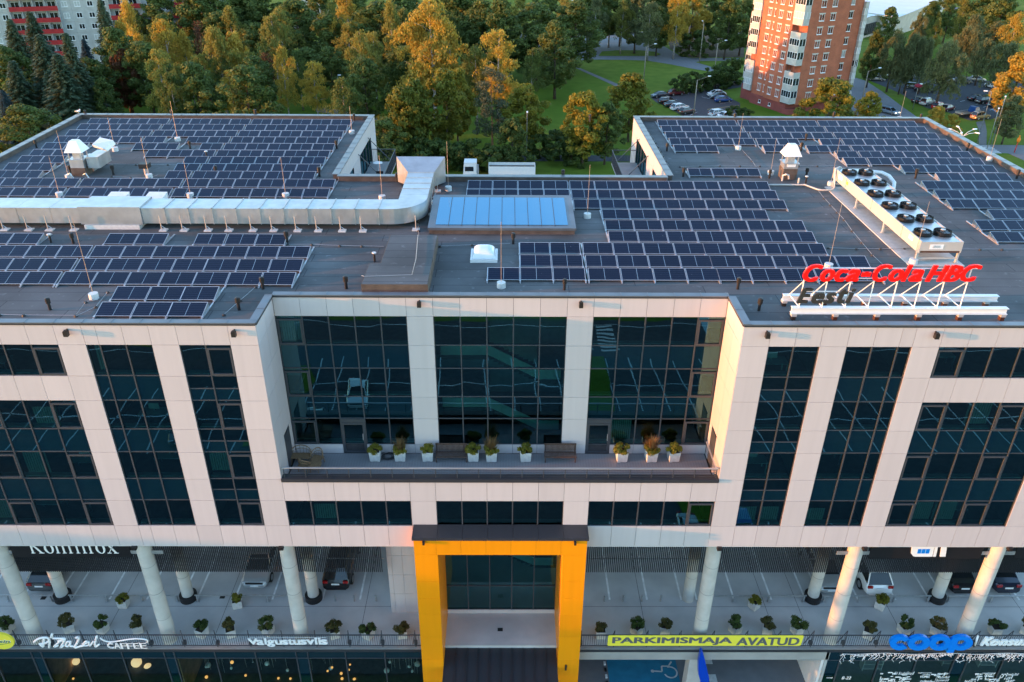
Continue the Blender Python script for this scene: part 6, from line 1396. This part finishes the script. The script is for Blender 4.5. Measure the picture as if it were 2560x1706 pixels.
def car(kind, col, pos, head, label, z=G+.03, lit=False, name='parked_car', group='parked cars', cat='car'):
    """head: direction the nose points, degrees from +x"""
    c = CM[kind]; t = emp(name, (pos[0], pos[1], z), label, cat, group, R(head))
    o = inst('body', c['body'], (0, 0, 0), parent=t); o.material_slots[0].link = 'OBJECT'; o.material_slots[0].material = paint(C_[col])
    inst('window_glass', c['glass'], (0, 0, 0), parent=t); h = c['L']/2; w = c['W']/2
    for sx in (-.30, .31):
        for sy in (-1, 1):
            q_ = inst('wheel', c['wheel'], (sx*c['L'], sy*(w-.09), c['r']), parent=t); inst('rim', c['rim'], (0, 0, 0), parent=q_)
    for sy in (-1, 1):
        q_ = inst('headlight', c['hl'], (h*.955, sy*w*.64, c['hood']-.15), parent=t); inst('taillight', c['tl'], (-h*.985, sy*w*.70, c['trunk']-.14), parent=t)
        if lit: q_.material_slots[0].link = 'OBJECT'; q_.material_slots[0].material = M['headon']
    inst('number_plate', c['pl'], (-h-.008, 0, .66 if kind != 'suv' else .8), parent=t); inst('number_plate', c['pl'], (h+.008, 0, .42), parent=t); inst('grille', c['gr'], (h*.985, 0, .60 if kind != 'suv' else .72), parent=t)
    return t
dk_ = lambda u, v: onz(u, v, DZ)
gd = 'cars on the parking deck'
car('hatch', 'grey', (-29.6, 6.5), 90, 'dark grey hatchback parked nose in behind the leftmost rear column', DZ, group=gd); car('sedan', 'silver', (-15.95, 7.05), -90, 'silver saloon facing out under the left louvres', DZ, group=gd); car('suv', 'black', (-10.65, 6.8), 90, 'black off-roader parked nose in left of the white stair block', DZ, group=gd)
car('sedan', 'silver', (21.3, 6.7), -90, 'silver saloon facing out behind the right rear column', DZ, group=gd); car('suv', 'white', (24.25, 6.4), 90, 'white estate-like off-roader parked nose in on the deck', DZ, group=gd); car('sedan', 'black', (29.85, 6.65), 90, 'black saloon parked nose in right of the white off-roader', DZ, group=gd); car('sedan', 'darkblue', (32.7, 6.7), 90, 'blue black saloon at the right picture edge of the deck', DZ, group=gd)
car('sedan', 'grey', (-16.6, 13.2), -90, 'grey saloon seen through the left louvres', DZ, group=gd); car('suv', 'black', (-9.2, 13.3), -90, 'dark car seen through the louvres beside the stair block', DZ, group=gd)
r4 = lambda x, y: onz(1560+x/5.226, y/5.226, G); r3 = lambda x, y: onz(2140+x/5.602, 150+y/5.602, G); r5_ = lambda x, y: onz(1350+x/6.36, 40+y/6.36, G)
gt = 'cars by the brick tower'
for k, c, p, hd, lb in [('hatch','darkred',r4(675,1245),20,'dark red hatchback alone at the lawn edge'),('sedan','darkblue',r4(470,1275),200,'dark blue car half hidden by the golden linden'),('wagon','black',r4(565,1350),28,'black estate second in the row by the lawn'),('sedan','green',r4(635,1395),28,'dark green saloon in the row by the lawn'),('wagon','white',r4(725,1435),30,'white estate in the row by the lawn'),('hatch','brown',r4(820,1485),30,'grey brown hatchback nearest the wooden lamp post'),('suv','champ',r4(1125,1150),18,'beige off-roader beside the round bushes'),('wagon','black',r4(1350,1110),190,'black estate right of the beige off-roader'),('sedan','white',r4(1205,1255),190,'white saloon beside the blue hatchback'),('hatch','grey',r4(1225,1290),190,'dark hatchback between white saloon and blue hatchback'),('hatch','blue',r4(1290,1335),12,'bright blue hatchback by the tower car park'),('wagon','white',r4(1225,1510),30,'white car just above the right wing parapet'),('sedan','white',r4(1330,1545),30,'white car roof peeking over the right wing parapet')]:
    car(k, c, p, hd, lb, group=gt)
gr_ = 'cars on the right car park'
for k, c, p, hd, lb in [('sedan','silver',r3(275,290),-20,'silver saloon leaving the right car park by the tower'),('wagon','ltblue',r3(800,400),-25,'pale blue estate behind the leaning trees'),('sedan','darkblue',r3(945,450),-25,'dark car behind the large willow'),('hatch','white',r3(640,245),-20,'white hatchback behind the leaning trees'),('sedan','grey',r3(545,265),-20,'grey saloon left of the white hatchback under trees'),('sedan','white',r3(720,250),-20,'second white car under the leaning trees'),('hatch','black',r3(870,600),35,'black hatchback beside the red flower post'),('suv','silver',r3(990,630),35,'silver off-roader second from the red flower post'),('hatch','red',r3(1150,680),35,'bright red car under the large willow'),('sedan','darkred',r3(1270,710),35,'dark red saloon right of the bright red car'),('suv','gold',r3(1730,830),20,'gold off-roader at the right car park corner'),('sedan','black',r3(1680,570),20,'black car left end of the row by the grass island'),('suv','black',r3(1790,610),20,'black off-roader in the row by the grass island'),('sedan','darkblue',r3(1950,655),20,'dark blue saloon beside the blue painted bay'),('suv','white',r3(1905,400),100,'white crossover standing alone on the right'),('sedan','silver',r3(1180,330),-20,'silver car half hidden behind the large willow'),('sedan','white',r3(1330,300),-20,'white car behind the willow crown'),('hatch','grey',r3(1500,330),-20,'grey car right of the willow crown'),('sedan','silver',r3(1680,300),-20,'silver saloon far behind the white crossover')]:
    car(k, c, p, hd, lb, group=gr_)
car('wagon', 'ltblue', r3(460, 755), -62, 'blue grey estate driving with headlights on beside the tower', lit=True, name='moving_car', group='moving cars')
for k, c, p, hd, lb in [('hatch','red',r5_(300,365),10,'red car left of the pair on the far car park'),('hatch','red',r5_(490,370),10,'red hatchback on the far car park'),('sedan','silver',r5_(590,405),8,'silver saloon below the red hatchback')]: car(k, c, p, hd, lb, group='cars on the far car park')
car('suv', 'black', onz(2405, 15, G), 0, 'black car far off on the top right road', group='far cars')
for k, c, x, y, hd, lb in [('suv','silver',-17.4,-22.5,80,'silver off-roader on the front car park, mirrored in the left strip window'),('sedan','white',-14.6,-28.4,82,'white saloon on the front car park'),('hatch','blue',18.8,-15,90,'blue hatchback on the front car park'),('sedan','silver',14.7,-14.2,90,'silver saloon on the front car park near the grass'),('wagon','grey',-30,-28.5,82,'grey estate on the front car park')]:
    car(k, c, (x, y), hd, lb, group='cars on the front car park')
# small flatbed lorry, tipper lorry behind the court
fb = emp('flatbed_lorry', r3(1560, 790), 'small flatbed lorry with blue cab on the right car park', 'lorry', rz=R(22))
b = MB(); b.box(.9, 2.7, -.95, .95, .5, 1.2).hexa([(.9,-.95,1.2),(2.5,-.95,1.2),(2.5,.95,1.2),(.9,.95,1.2),(.95,-.8,2.1),(2.0,-.8,2.1),(2.0,.8,2.1),(.95,.8,2.1)]); b.build('cab', paint(C_['blue']), fb, world=False)
MB().box(-3, .8, -1, 1, .75, .85).build('load_bed', mat('plywood bed', (.22, .15, .10), .8, var=.2), fb, world=False)
b = MB(); b.box(-3, .8, -1.03, -1, .85, 1.2).box(-3, .8, 1, 1.03, .85, 1.2).box(-3.03, -3, -1, 1, .85, 1.2); b.build('drop_side', M['galv2'], fb, world=False); MB().box(-2.9, 2.4, -.4, .4, .4, .74).build('chassis', M['black'], fb, world=False)
MB().box(2.02, 2.3, -.75, .75, 1.3, 1.95).build('windscreen', M['carglass'], fb, world=False)
for x in (-2, 1.8):
    for s in (-.85, .85): inst('wheel', CM['suv']['wheel'], (x, s, .37), parent=fb)
yt = 103.0
tl_ = emp('tipper_lorry', (-1.5, yt, G+.03), 'white tipper lorry parked behind the court, only its top showing', 'lorry')
p0 = ony(850+840/2.736, 1190/2.736, yt); cx0 = ony(850+845/2.736, 420, yt).x; cx1 = ony(850+935/2.736, 420, yt).x; t0 = ony(850+1005/2.736, 420, yt).x; t1 = ony(850+1335/2.736, 420, yt).x; ztop = ony(1180, 1125/2.736, yt).z; zc = ony(1180, 1100/2.736, yt).z
tl_.location.x = (t0+t1)/2
b = MB(); b.hexa([(cx0-.1,yt-1.2,G+1),(cx1,yt-1.2,G+1),(cx1,yt+1.2,G+1),(cx0-.1,yt+1.2,G+1),(cx0+.15,yt-1.2,zc),(cx1,yt-1.2,zc),(cx1,yt+1.2,zc),(cx0+.15,yt+1.2,zc)]); b.build('cab', M['whitepaint'], tl_)
MB().box(cx0+.3, cx1-.5, yt-1.22, yt-1.201, zc-1.5, zc-.7).build('side_window', M['carglass'], tl_)
MB().box(cx1+.05, cx1+.4, yt-1.1, yt-.8, G+1, zc-.4).build('exhaust_stack', M['galv2'], tl_)
b = MB(); b.box(t0+.3, t1, yt-1.25, yt-1.2, G+1.2, ztop).box(t0+.3, t1, yt+1.2, yt+1.25, G+1.2, ztop).box(t0+.3, t0+.36, yt-1.2, yt+1.2, G+1.2, ztop).box(t1-.06, t1, yt-1.2, yt+1.2, G+1.2, ztop).box(t0+.36, t1-.06, yt-1.2, yt+1.2, G+1.2, G+1.3); b.build('tipper_body', M['whitepaint'], tl_)
MB().box(t0+.4, t1-.1, yt-1.18, yt+1.18, ztop-.7, ztop-.5).build('load', M['dirt'], tl_); MB().box(cx0, t1, yt-.5, yt+.5, G+.6, G+1.0).build('chassis', M['black'], tl_)
for x in (cx0+.8, t0+1, t1-2.2, t1-1):
    for s in (-1, 1): MB().tube([(x, yt+s*1.0, G+.53), (x, yt+s*1.25, G+.53)], .5, 16).build('wheel', M['tyre'], tl_)
# ================================================================== brick tower
TP0 = Vector((64.3, 152.6, G)); TA = R(67)
TT = emp('brick_tower', TP0, 'red brick apartment tower with grey balcony stacks and white windows', 'building')
TT.rotation_euler = (0, 0, math.pi/2-TA+math.pi/2-math.pi/2)
# local axes: +x along the right hand face, +y along the left hand face away from the corner
TT.rotation_euler = (0, 0, R(90)-TA)
TH, FL = 43.0, 2.79
def tb(b, nm, m_, **k): return b.build(nm, m_, TT, world=False, **k)
b = MB(); b.box(.05, 15, 3.2, 9.3, 2.2, TH).box(.65, 15, 9.3, 14.6, 2.2, TH).box(1.6, 12.6, .05, 3.2, 2.2, TH).box(12.6, 17.6, 1.3, 12, 2.2, TH); tb(b, 'wall', M['brick'])
b = MB(); b.box(.3, 17, 1.6, 14.3, 0, 2.2).box(1.5, 6, 14.3, 19.5, 0, 3.4).box(.1, 3, .3, 3, 0, 1.2); tb(b, 'plinth', M['plinth'])
UWm = {}
def twin(face, a, z, wd, h, lint=True, cur=False):
    """window on the left face (x const) or right face (y const); a = position along the face"""
    t = emp('window', (0, 0, z), parent=TT); fx = face[1]; b = MB(); g = MB(); li = MB()
    def bx(B, a0, a1, d0, d1, z0, z1):
        if face[0] == 'L': B.box(fx-d1, fx-d0, a0, a1, z0, z1)
        else: B.box(a0, a1, fx-d1, fx-d0, z0, z1)
    for a0, a1, z0, z1 in ((a, a+wd, 0, .06), (a, a+wd, h-.06, h), (a, a+.06, .06, h-.06), (a+wd-.06, a+wd, .06, h-.06)): bx(b, a0, a1, -.03, .03, z0, z1)
    if wd > .9: bx(b, a+wd/2-.03, a+wd/2+.03, -.03, .03, .06, h-.06)
    bx(b, a-.05, a+wd+.05, -.03, .12, -.12, 0); b.build('window_frame', M['winwhite'], t, world=False)
    bx(g, a+.06, a+wd-.06, -.02, .0, .06, h-.06); g.build('pane', M['curtain'] if cur else M['winglass'], t, world=False)
    if lint: bx(li, a-.2, a+wd+.2, .0, .05, h, h+.22); li.build('lintel', M['lintel'], t, world=False)
rt_ = random.Random(12)
for f in range(14):
    z = 3.3+f*FL
    for a, wd, fx in ((4.2, 1.15, .05), (6.9, 1.15, .05), (9.75, .62, .65), (11.4, 1.15, .65)):
        twin(('L', fx), a, z+(0 if a > 9 else -.0), wd, 1.45, True, rt_.random() < .35)
    for a, wd, fx in ((4.3, 1.35, .05), (7.4, 1.35, .05), (13.6, 1.3, 1.3)): twin(('R', fx), a, z, wd, 1.4, True, rt_.random() < .3)
for a in (6.6, 10.2): twin(('L', .3), a, .7, .8, .7, False)
def balcony(x0, x1, y0, y1, z, glazed, h=1.15):
    t = emp('balcony', (0, 0, z), parent=TT); b = MB()
    b.box(x0, x1, y0, y1, -.15, 0).box(x0-.06, x0, y0, y1, -.2, h).box(x0, x1, y0-.06, y0, -.2, h).box(x0, x1, y1, y1+.06, -.2, h); b.build('parapet_panel', M['balc'], t, world=False)
    g = MB()
    if glazed:
        g.box(x0-.03, x0-.01, y0, y1, h, FL-.2).box(x0, x1, y0-.03, y0-.01, h, FL-.2); g.build('glazing', M['winglass'] if glazed == 1 else M['curtain'], t, world=False); b = MB()
        n = 4
        for i in range(n+1): y = y0+(y1-y0)*i/n; b.box(x0-.07, x0-.02, y-.03, y+.03, h, FL-.2)
        for i in range(3): x = x0+(x1-x0)*i/2; b.box(x-.04, x+.04, y0-.07, y0-.02, h, FL-.2)
        b.box(x0-.06, x0-.02, y0, y1, h, h+.07).box(x0-.06, x0-.02, y0, y1, FL-.27, FL-.2); b.build('balcony_frame', M['winwhite'], t, world=False)
    else:
        b = MB()
        for i in range(5): y = y0+(y1-y0)*i/4; b.box(x0-.05, x0, y-.02, y+.02, h, FL-.2)
        b.build('rail_post', M['mull'], t, world=False)
for f in range(14):
    z = 2.7+f*FL
    balcony(-.15, 1.55, .0, 3.1, z, rt_.choice([0, 1, 1, 2])); balcony(.35, 1.6, 14.7, 17.4, z+.2, rt_.choice([0, 1, 2])); balcony(1.9, 3.6, 17.5, 19.9, z-.6, rt_.choice([0, 1])); balcony(17.7, 18.6, .7, 3.4, z, rt_.choice([0, 1, 2]))
b = MB(); b.box(1.6, 3, 14.6, 17.5, 2.5, TH).box(3.6, 5, 14.6, 20, 2.5, TH).box(1.55, 1.65, .1, 3.1, 2.2, TH); tb(b, 'stair_core', M['brick'])
# ================================================================== grey and red apartment block
AB0 = Vector((-159, 196, G)); AB = emp('apartment_block', AB0, 'grey panel apartment block with red balcony bands at upper left', 'building', rz=R(18))
b = MB(); b.box(0, 82, .4, 13, 0, 30); b.build('wall', M['greypanel'], AB, world=False)
SEC = [(0, 24.5, 'g'), (24.5, 36.5, 'r'), (36.5, 49.5, 'g'), (49.5, 58, 'r'), (58, 66, 'g'), (66, 74, 'r')]
ra = random.Random(31)
for f in range(10):
    z = 1.0+f*2.95
    for x0, x1, ty in SEC:
        if ty == 'g':
            n = int((x1-x0)/3.0)
            for i in range(n):
                xa = x0+i*(x1-x0)/n; MB().box(xa+.02, xa+(x1-x0)/n-.02, .25, .39, z-.9, z+2.0).build('facade_panel', M['greypanel'], AB, world=False)
                t = emp('window', (xa+(x1-x0)/n/2, .24, z), parent=AB); b = MB()
                for q_ in ((-.75, .75, 0, .1), (-.75, .75, 1.3, 1.4), (-.75, -.65, .1, 1.3), (.65, .75, .1, 1.3), (-.05, .05, .1, 1.3)): b.box(q_[0], q_[1], -.06, .0, q_[2], q_[3])
                b.box(-.85, .85, -.15, 0, -.08, 0); b.build('window_frame', M['winwhite'], t, world=False); MB().box(-.65, .65, -.03, .0, .1, 1.3).build('pane', M['curtain'] if ra.random() < .25 else M['winglass'], t, world=False)
        else:
            MB().box(x0, x1, -1.1, -1.0, z-.75, z+.45).build('balcony_band', M['red2'], AB, world=False); b = MB(); b.box(x0, x1, -1.0, .35, z-.85, z-.75); n = int((x1-x0)/3)
            for i in range(n+1): xa = x0+i*(x1-x0)/n; b.box(xa-.08, xa+.08, -1.0, .35, z-.75, z+2.0)
            b.build('balcony_floor', M['greypanel'], AB, world=False)
            for i in range(n):
                xa = x0+(i+.5)*(x1-x0)/n; MB().box(xa-1.0, xa+.9, .30, .39, z-.4, z+1.5).build('balcony_window', M['winglass'], AB, world=False); b = MB(); b.box(xa-1.08, xa-1.0, .27, .38, z-.4, z+1.55).box(xa-.1, xa, .27, .38, z-.4, z+1.5).box(xa+.9, xa+.98, .27, .38, z-.4, z+1.55).box(xa-1.0, xa+.9, .27, .38, z+1.5, z+1.58); b.build('window_frame', M['winwhite'], AB, world=False)
# pale block glimpsed at the top edge
pb = emp('pale_block', onz(815, 52, G), 'pale house corner glimpsed at the top edge above left wing', 'building', rz=R(20))
MB().box(-9, 1.5, 0, 9, 0, 24).build('wall', M['sandstone'], pb, world=False)
for f in range(7):
    for x in (-7, -4, -1): MB().box(x, x+1.3, -.05, -.01, 1.2+f*3, 2.6+f*3).build('window', M['winglass'], pb, world=False)
# ================================================================== white hall
wh = lambda x, y, z: onz(2140+x/5.602, y/5.602, z)
HA, HB_ = wh(505, 512, G), wh(1175, 300, G); WHT = emp('white_hall', HA, 'low white hall with swooping white roof and cream walls', 'building')
d = (HB_-HA); d.z = 0; dl = d.length; d.normalize(); nrm = Vector((-d.y, d.x, 0))
def hp(a, c_, z): p = HA+d*a+nrm*c_; return (p.x, p.y, G+z)
n = 16; b = MB(); rfm = MB()
def hz(t): return 6.4+3.6*t+.55*math.sin(t*math.pi)*-1
for i in range(n):
    t0, t1 = i/n, (i+1)/n
    b.quad(hp(dl*t0, 0, 0), hp(dl*t1, 0, 0), hp(dl*t1, 0, hz(t1)), hp(dl*t0, 0, hz(t0)))
b.quad(hp(dl, 0, 0), hp(dl, 22, 0), hp(dl, 22, hz(1)), hp(dl, 0, hz(1)))
b.quad(hp(0, 14, 0), hp(0, 0, 0), hp(0, 0, hz(0)), hp(0, 14, hz(0)+.6)); b.quad(hp(-14, 6, 0), hp(0, 6, 0), hp(0, 6, 6.6), hp(-14, 6, 7.2))
b.build('wall', M['sandstone'], WHT)
for i in range(n):
    t0, t1 = i/n, (i+1)/n
    for c0, c1 in ((-.6, 8), (8, 22)):
        e = lambda t, c_: hp(dl*t, c_, hz(t)+.12+.05*c_*(1-t)); rfm.quad(e(t0, c0), e(t1, c0), e(t1, c1), e(t0, c1))
    rfm.quad(hp(dl*t0, -.6, hz(t0)-.12), hp(dl*t1, -.6, hz(t1)-.12), hp(dl*t1, -.6, hz(t1)+.09), hp(dl*t0, -.6, hz(t0)+.09))
for i in range(n):
    t0, t1 = i/n, (i+1)/n; g_ = lambda t: 7.25-.5*t-1.0*max(0, t-.75)*2
    rfm.quad(hp(-16+16.5*t0, 4.5+1.2*math.sin(t0*3), g_(t0)), hp(-16+16.5*t1, 4.5+1.2*math.sin(t1*3), g_(t1)), hp(-16+16.5*t1, 22, 7.9), hp(-16+16.5*t0, 22, 7.9))
rfm.build('roof', M['whiteroof'], WHT)
for i in range(6): p0_, p1_ = -12.5+i*1.9, -12.5+i*1.9+1.75; MB().quad(hp(p0_, 5.9, .8), hp(p1_, 5.9, .8), hp(p1_, 5.9, 4.6), hp(p0_, 5.9, 4.6)).build('window', M['winglass'], WHT)
MB().quad(hp(dl*.84, -.06, 3.2), hp(dl*.92, -.06, 3.2), hp(dl*.92, -.06, 9.0), hp(dl*.84, -.06, 8.7)).build('window', M['winglass'], WHT)
# ================================================================== street lamps
def lamp(base, h, arm, az, label, old=False, heads=1):
    t = emp('street_lamp', base, label, 'street lamp', 'street lamps', az); t.location.z = G; b = MB()
    if old: b.tube([(0, 0, 0), (0, 0, h)], [.14, .09], 8); b.tube([(0, 0, h-.1), (arm, 0, h+.6)], .035, 6); hz_ = h+.6
    else: b.tube([(0, 0, 0), (0, 0, h-.4), (.15, 0, h-.05), (arm*.5, 0, h)], [.08, .06, .05, .05], 8); b.tube([(arm*.5, 0, h), (arm, 0, h)], .045, 6); hz_ = h
    b.build('post', M['lamp_wood'] if old else M['lamp_metal'], t, smooth=True, world=False)
    b = MB(); b.box(arm-.1, arm+.55, -.14, .14, hz_-.06, hz_+.1); b.build('lamp_head', M['lamphead'], t, world=False)
for u, v, h, arm, az, lb, old in [(850+1275/2.736,416,10,.2,R(-90),'slim lamp post in the court in front of a golden linden',0),(850+1557/2.736,206/2.736,10,1.2,R(10),'lamp post by the far top path',0),(1350+576/6.36,40+715/6.36,9,1.1,R(180),'lamp post at the far car park entrance',0),(1560+255/5.226,1075/5.226,9,2.4,R(20),'old lamp post on the lawn behind the golden linden',1),(1560+985/5.226,825/5.226,11,1.0,R(100),'tall old lamp post beside the dark bush',1),(1560+1165/5.226,1080/5.226,10,2.0,R(15),'old lamp post beside the beige off-roader',1),(1560+905/5.226,1520/5.226,8,2.8,R(20),'old lamp post rising above right wing parapet',1),(2140+840/5.602,150+440/5.602,9,1.2,R(180),'curved lamp post behind the leaning trees',0),(2140+1690/5.602,150+1180/5.602,10.5,.9,R(170),'lamp post by the path beyond the right parapet',0),(2140+1830/5.602,150+1260/5.602,8,.3,R(60),'thin pole left of the pair at the zebra crossing',0),(2140+1895/5.602,150+1190/5.602,9.5,.3,R(60),'thin pole right of the pair at the zebra crossing',0),(1700+1590/2.736,755/2.736,6,.3,R(0),'pole with red flower basket on the road verge',0),(380,292,8,1.6,R(160),'lamp post above the left wing parapet',0),(852,278,8,.2,R(0),'thin lamp post at left wing inner corner',0),(2140+70/5.602,150+640/5.602,8,2.6,R(10),'lamp with orange arm right of the tower',1),(1350+2140/6.36,40+520/6.36,10,.3,R(0),'slim pole at the bare soil edge',0)]:
    lamp(onz(u, v, G), h, arm, az, lb, old)
fl = onz(1700+1590/2.736, 755/2.736, G); b = MB(); b.ball((fl.x, fl.y, G+5.6), (.9, .9, .45), 10); b.build('flower_basket', mat('red flowers', (.22, .012, .03), .8, var=.5, scale=6), label='round red flower basket on the verge pole', cat='flower basket')
mp = onz(2140+1500/5.602, 150+1080/5.602, G); mt_ = emp('street_lamp', (58, 88, G), 'white lamp with five arms beyond the right parapet', 'street lamp', 'street lamps')
p_ = onz(2140+1495/5.602, 150+1060/5.602, G+9); mt_.location = (p_.x, p_.y, G)
b = MB(); b.tube([(0, 0, 0), (0, 0, 9)], [.09, .06], 8)
for k in range(5): a = k*1.256+.3; b.tube([(0, 0, 8.8), (.9*math.cos(a), .9*math.sin(a), 9.5), (2.0*math.cos(a), 2.0*math.sin(a), 9.9)], .05, 6)
b.build('post', M['whitepaint'], mt_, smooth=True, world=False)
for k in range(5): a = k*1.256+.3; MB().box(1.9, 2.6, -.14, .14, 9.85, 9.98).build('lamp_head', M['lamphead'], mt_, world=False).rotation_euler.z = a
hy = onz(2140+2215/5.602, 150+1300/5.602, G); b = MB(); b.tube([(hy.x, hy.y, G), (hy.x+.1, hy.y, G+2.0)], .09, 8, 0); b.ball((hy.x+.12, hy.y, G+2.5), (.35, .3, .55), 10, 1); b.tube([(hy.x+.12, hy.y, G+3), (hy.x+.12, hy.y, G+3.4)], .12, 8, 1)
b.build('warning_post', [mat('red post', (.45, .02, .015), .6, var=0), mat('orange cap', (.75, .2, .01), .6, var=0)], smooth=True, label='red and orange warning post on the right pavement', cat='post')
# person crossing the far car park: one continuous figure
pp = onz(1350+517/6.36, 40+572/6.36, G); me = bpy.data.meshes.new('person')
J = [(0,0,.98),(0,0,1.2),(0,0,1.45),(0,0,1.55),(0,0,1.68),(-.10,0,.95),(-.12,.12,.52),(-.12,.05,.08),(-.12,-.08,.04),(.10,0,.95),(.12,-.16,.52),(.12,-.02,.1),(.12,-.15,.05),(-.2,0,1.42),(-.26,-.02,1.15),(-.25,-.12,.92),(.2,0,1.42),(.26,.05,1.15),(.24,-.06,.92)]
Eg = [(0,1),(1,2),(2,3),(3,4),(0,5),(5,6),(6,7),(7,8),(0,9),(9,10),(10,11),(11,12),(2,13),(13,14),(14,15),(2,16),(16,17),(17,18)]
rad_ = [.16,.15,.17,.06,.11,.10,.075,.05,.045,.10,.075,.05,.045,.07,.05,.04,.07,.05,.04]
bm_ = bmesh.new(); ly = bm_.verts.layers.skin.verify(); vv = [bm_.verts.new(j) for j in J]
for v_, r_ in zip(vv, rad_): v_[ly].radius = (r_, r_*.85)
vv[0][ly].use_root = True
for a_, c_ in Eg: bm_.edges.new((vv[a_], vv[c_]))
bm_.to_mesh(me); bm_.free()
me.materials.append(mat('dark clothes', (.02, .02, .028), .8, var=.3, scale=3)); o = bpy.data.objects.new('person', me); o.location = (pp.x, pp.y, G+.03); o.modifiers.new('skin', 'SKIN'); sb = o.modifiers.new('sub', 'SUBSURF'); sb.levels = sb.render_levels = 1
link(o, None, 'person in dark clothes walking across the far car park', 'person')
h = MB(); h.ball((0, 0, 1.74), (.085, .10, .06), 8); h.build('hair', M['bark'], o, world=False, smooth=True)
# bistro set on the left court balcony
b = MB(); b.cyl(-10.6, 33.5, -3.2, -2.5, .03, 8); b.cyl(-10.6, 33.5, -2.5, -2.46, .4, 20); b.build('balcony_table', M['whitepaint'], label='small round white table on the left court balcony', cat='table')
for i, (x, y) in enumerate(((-10.0, 30.2), (-10.4, 28.6))):
    b = MB(); b.box(x-.28, x+.28, y-.28, y+.28, -2.8, -2.72).box(x-.28, x+.28, y+.24, y+.28, -2.72, -2.25)
    for sx in (-1, 1):
        for sy in (-1, 1): b.box(x+sx*.25-.02, x+sx*.25+.02, y+sy*.25-.02, y+sy*.25+.02, -3.2, -2.8)
    b.build('balcony_chair', M['black'], label=['black chair at the far end of left court balcony', 'black chair nearer the viewer on left court balcony'][i], cat='chair')
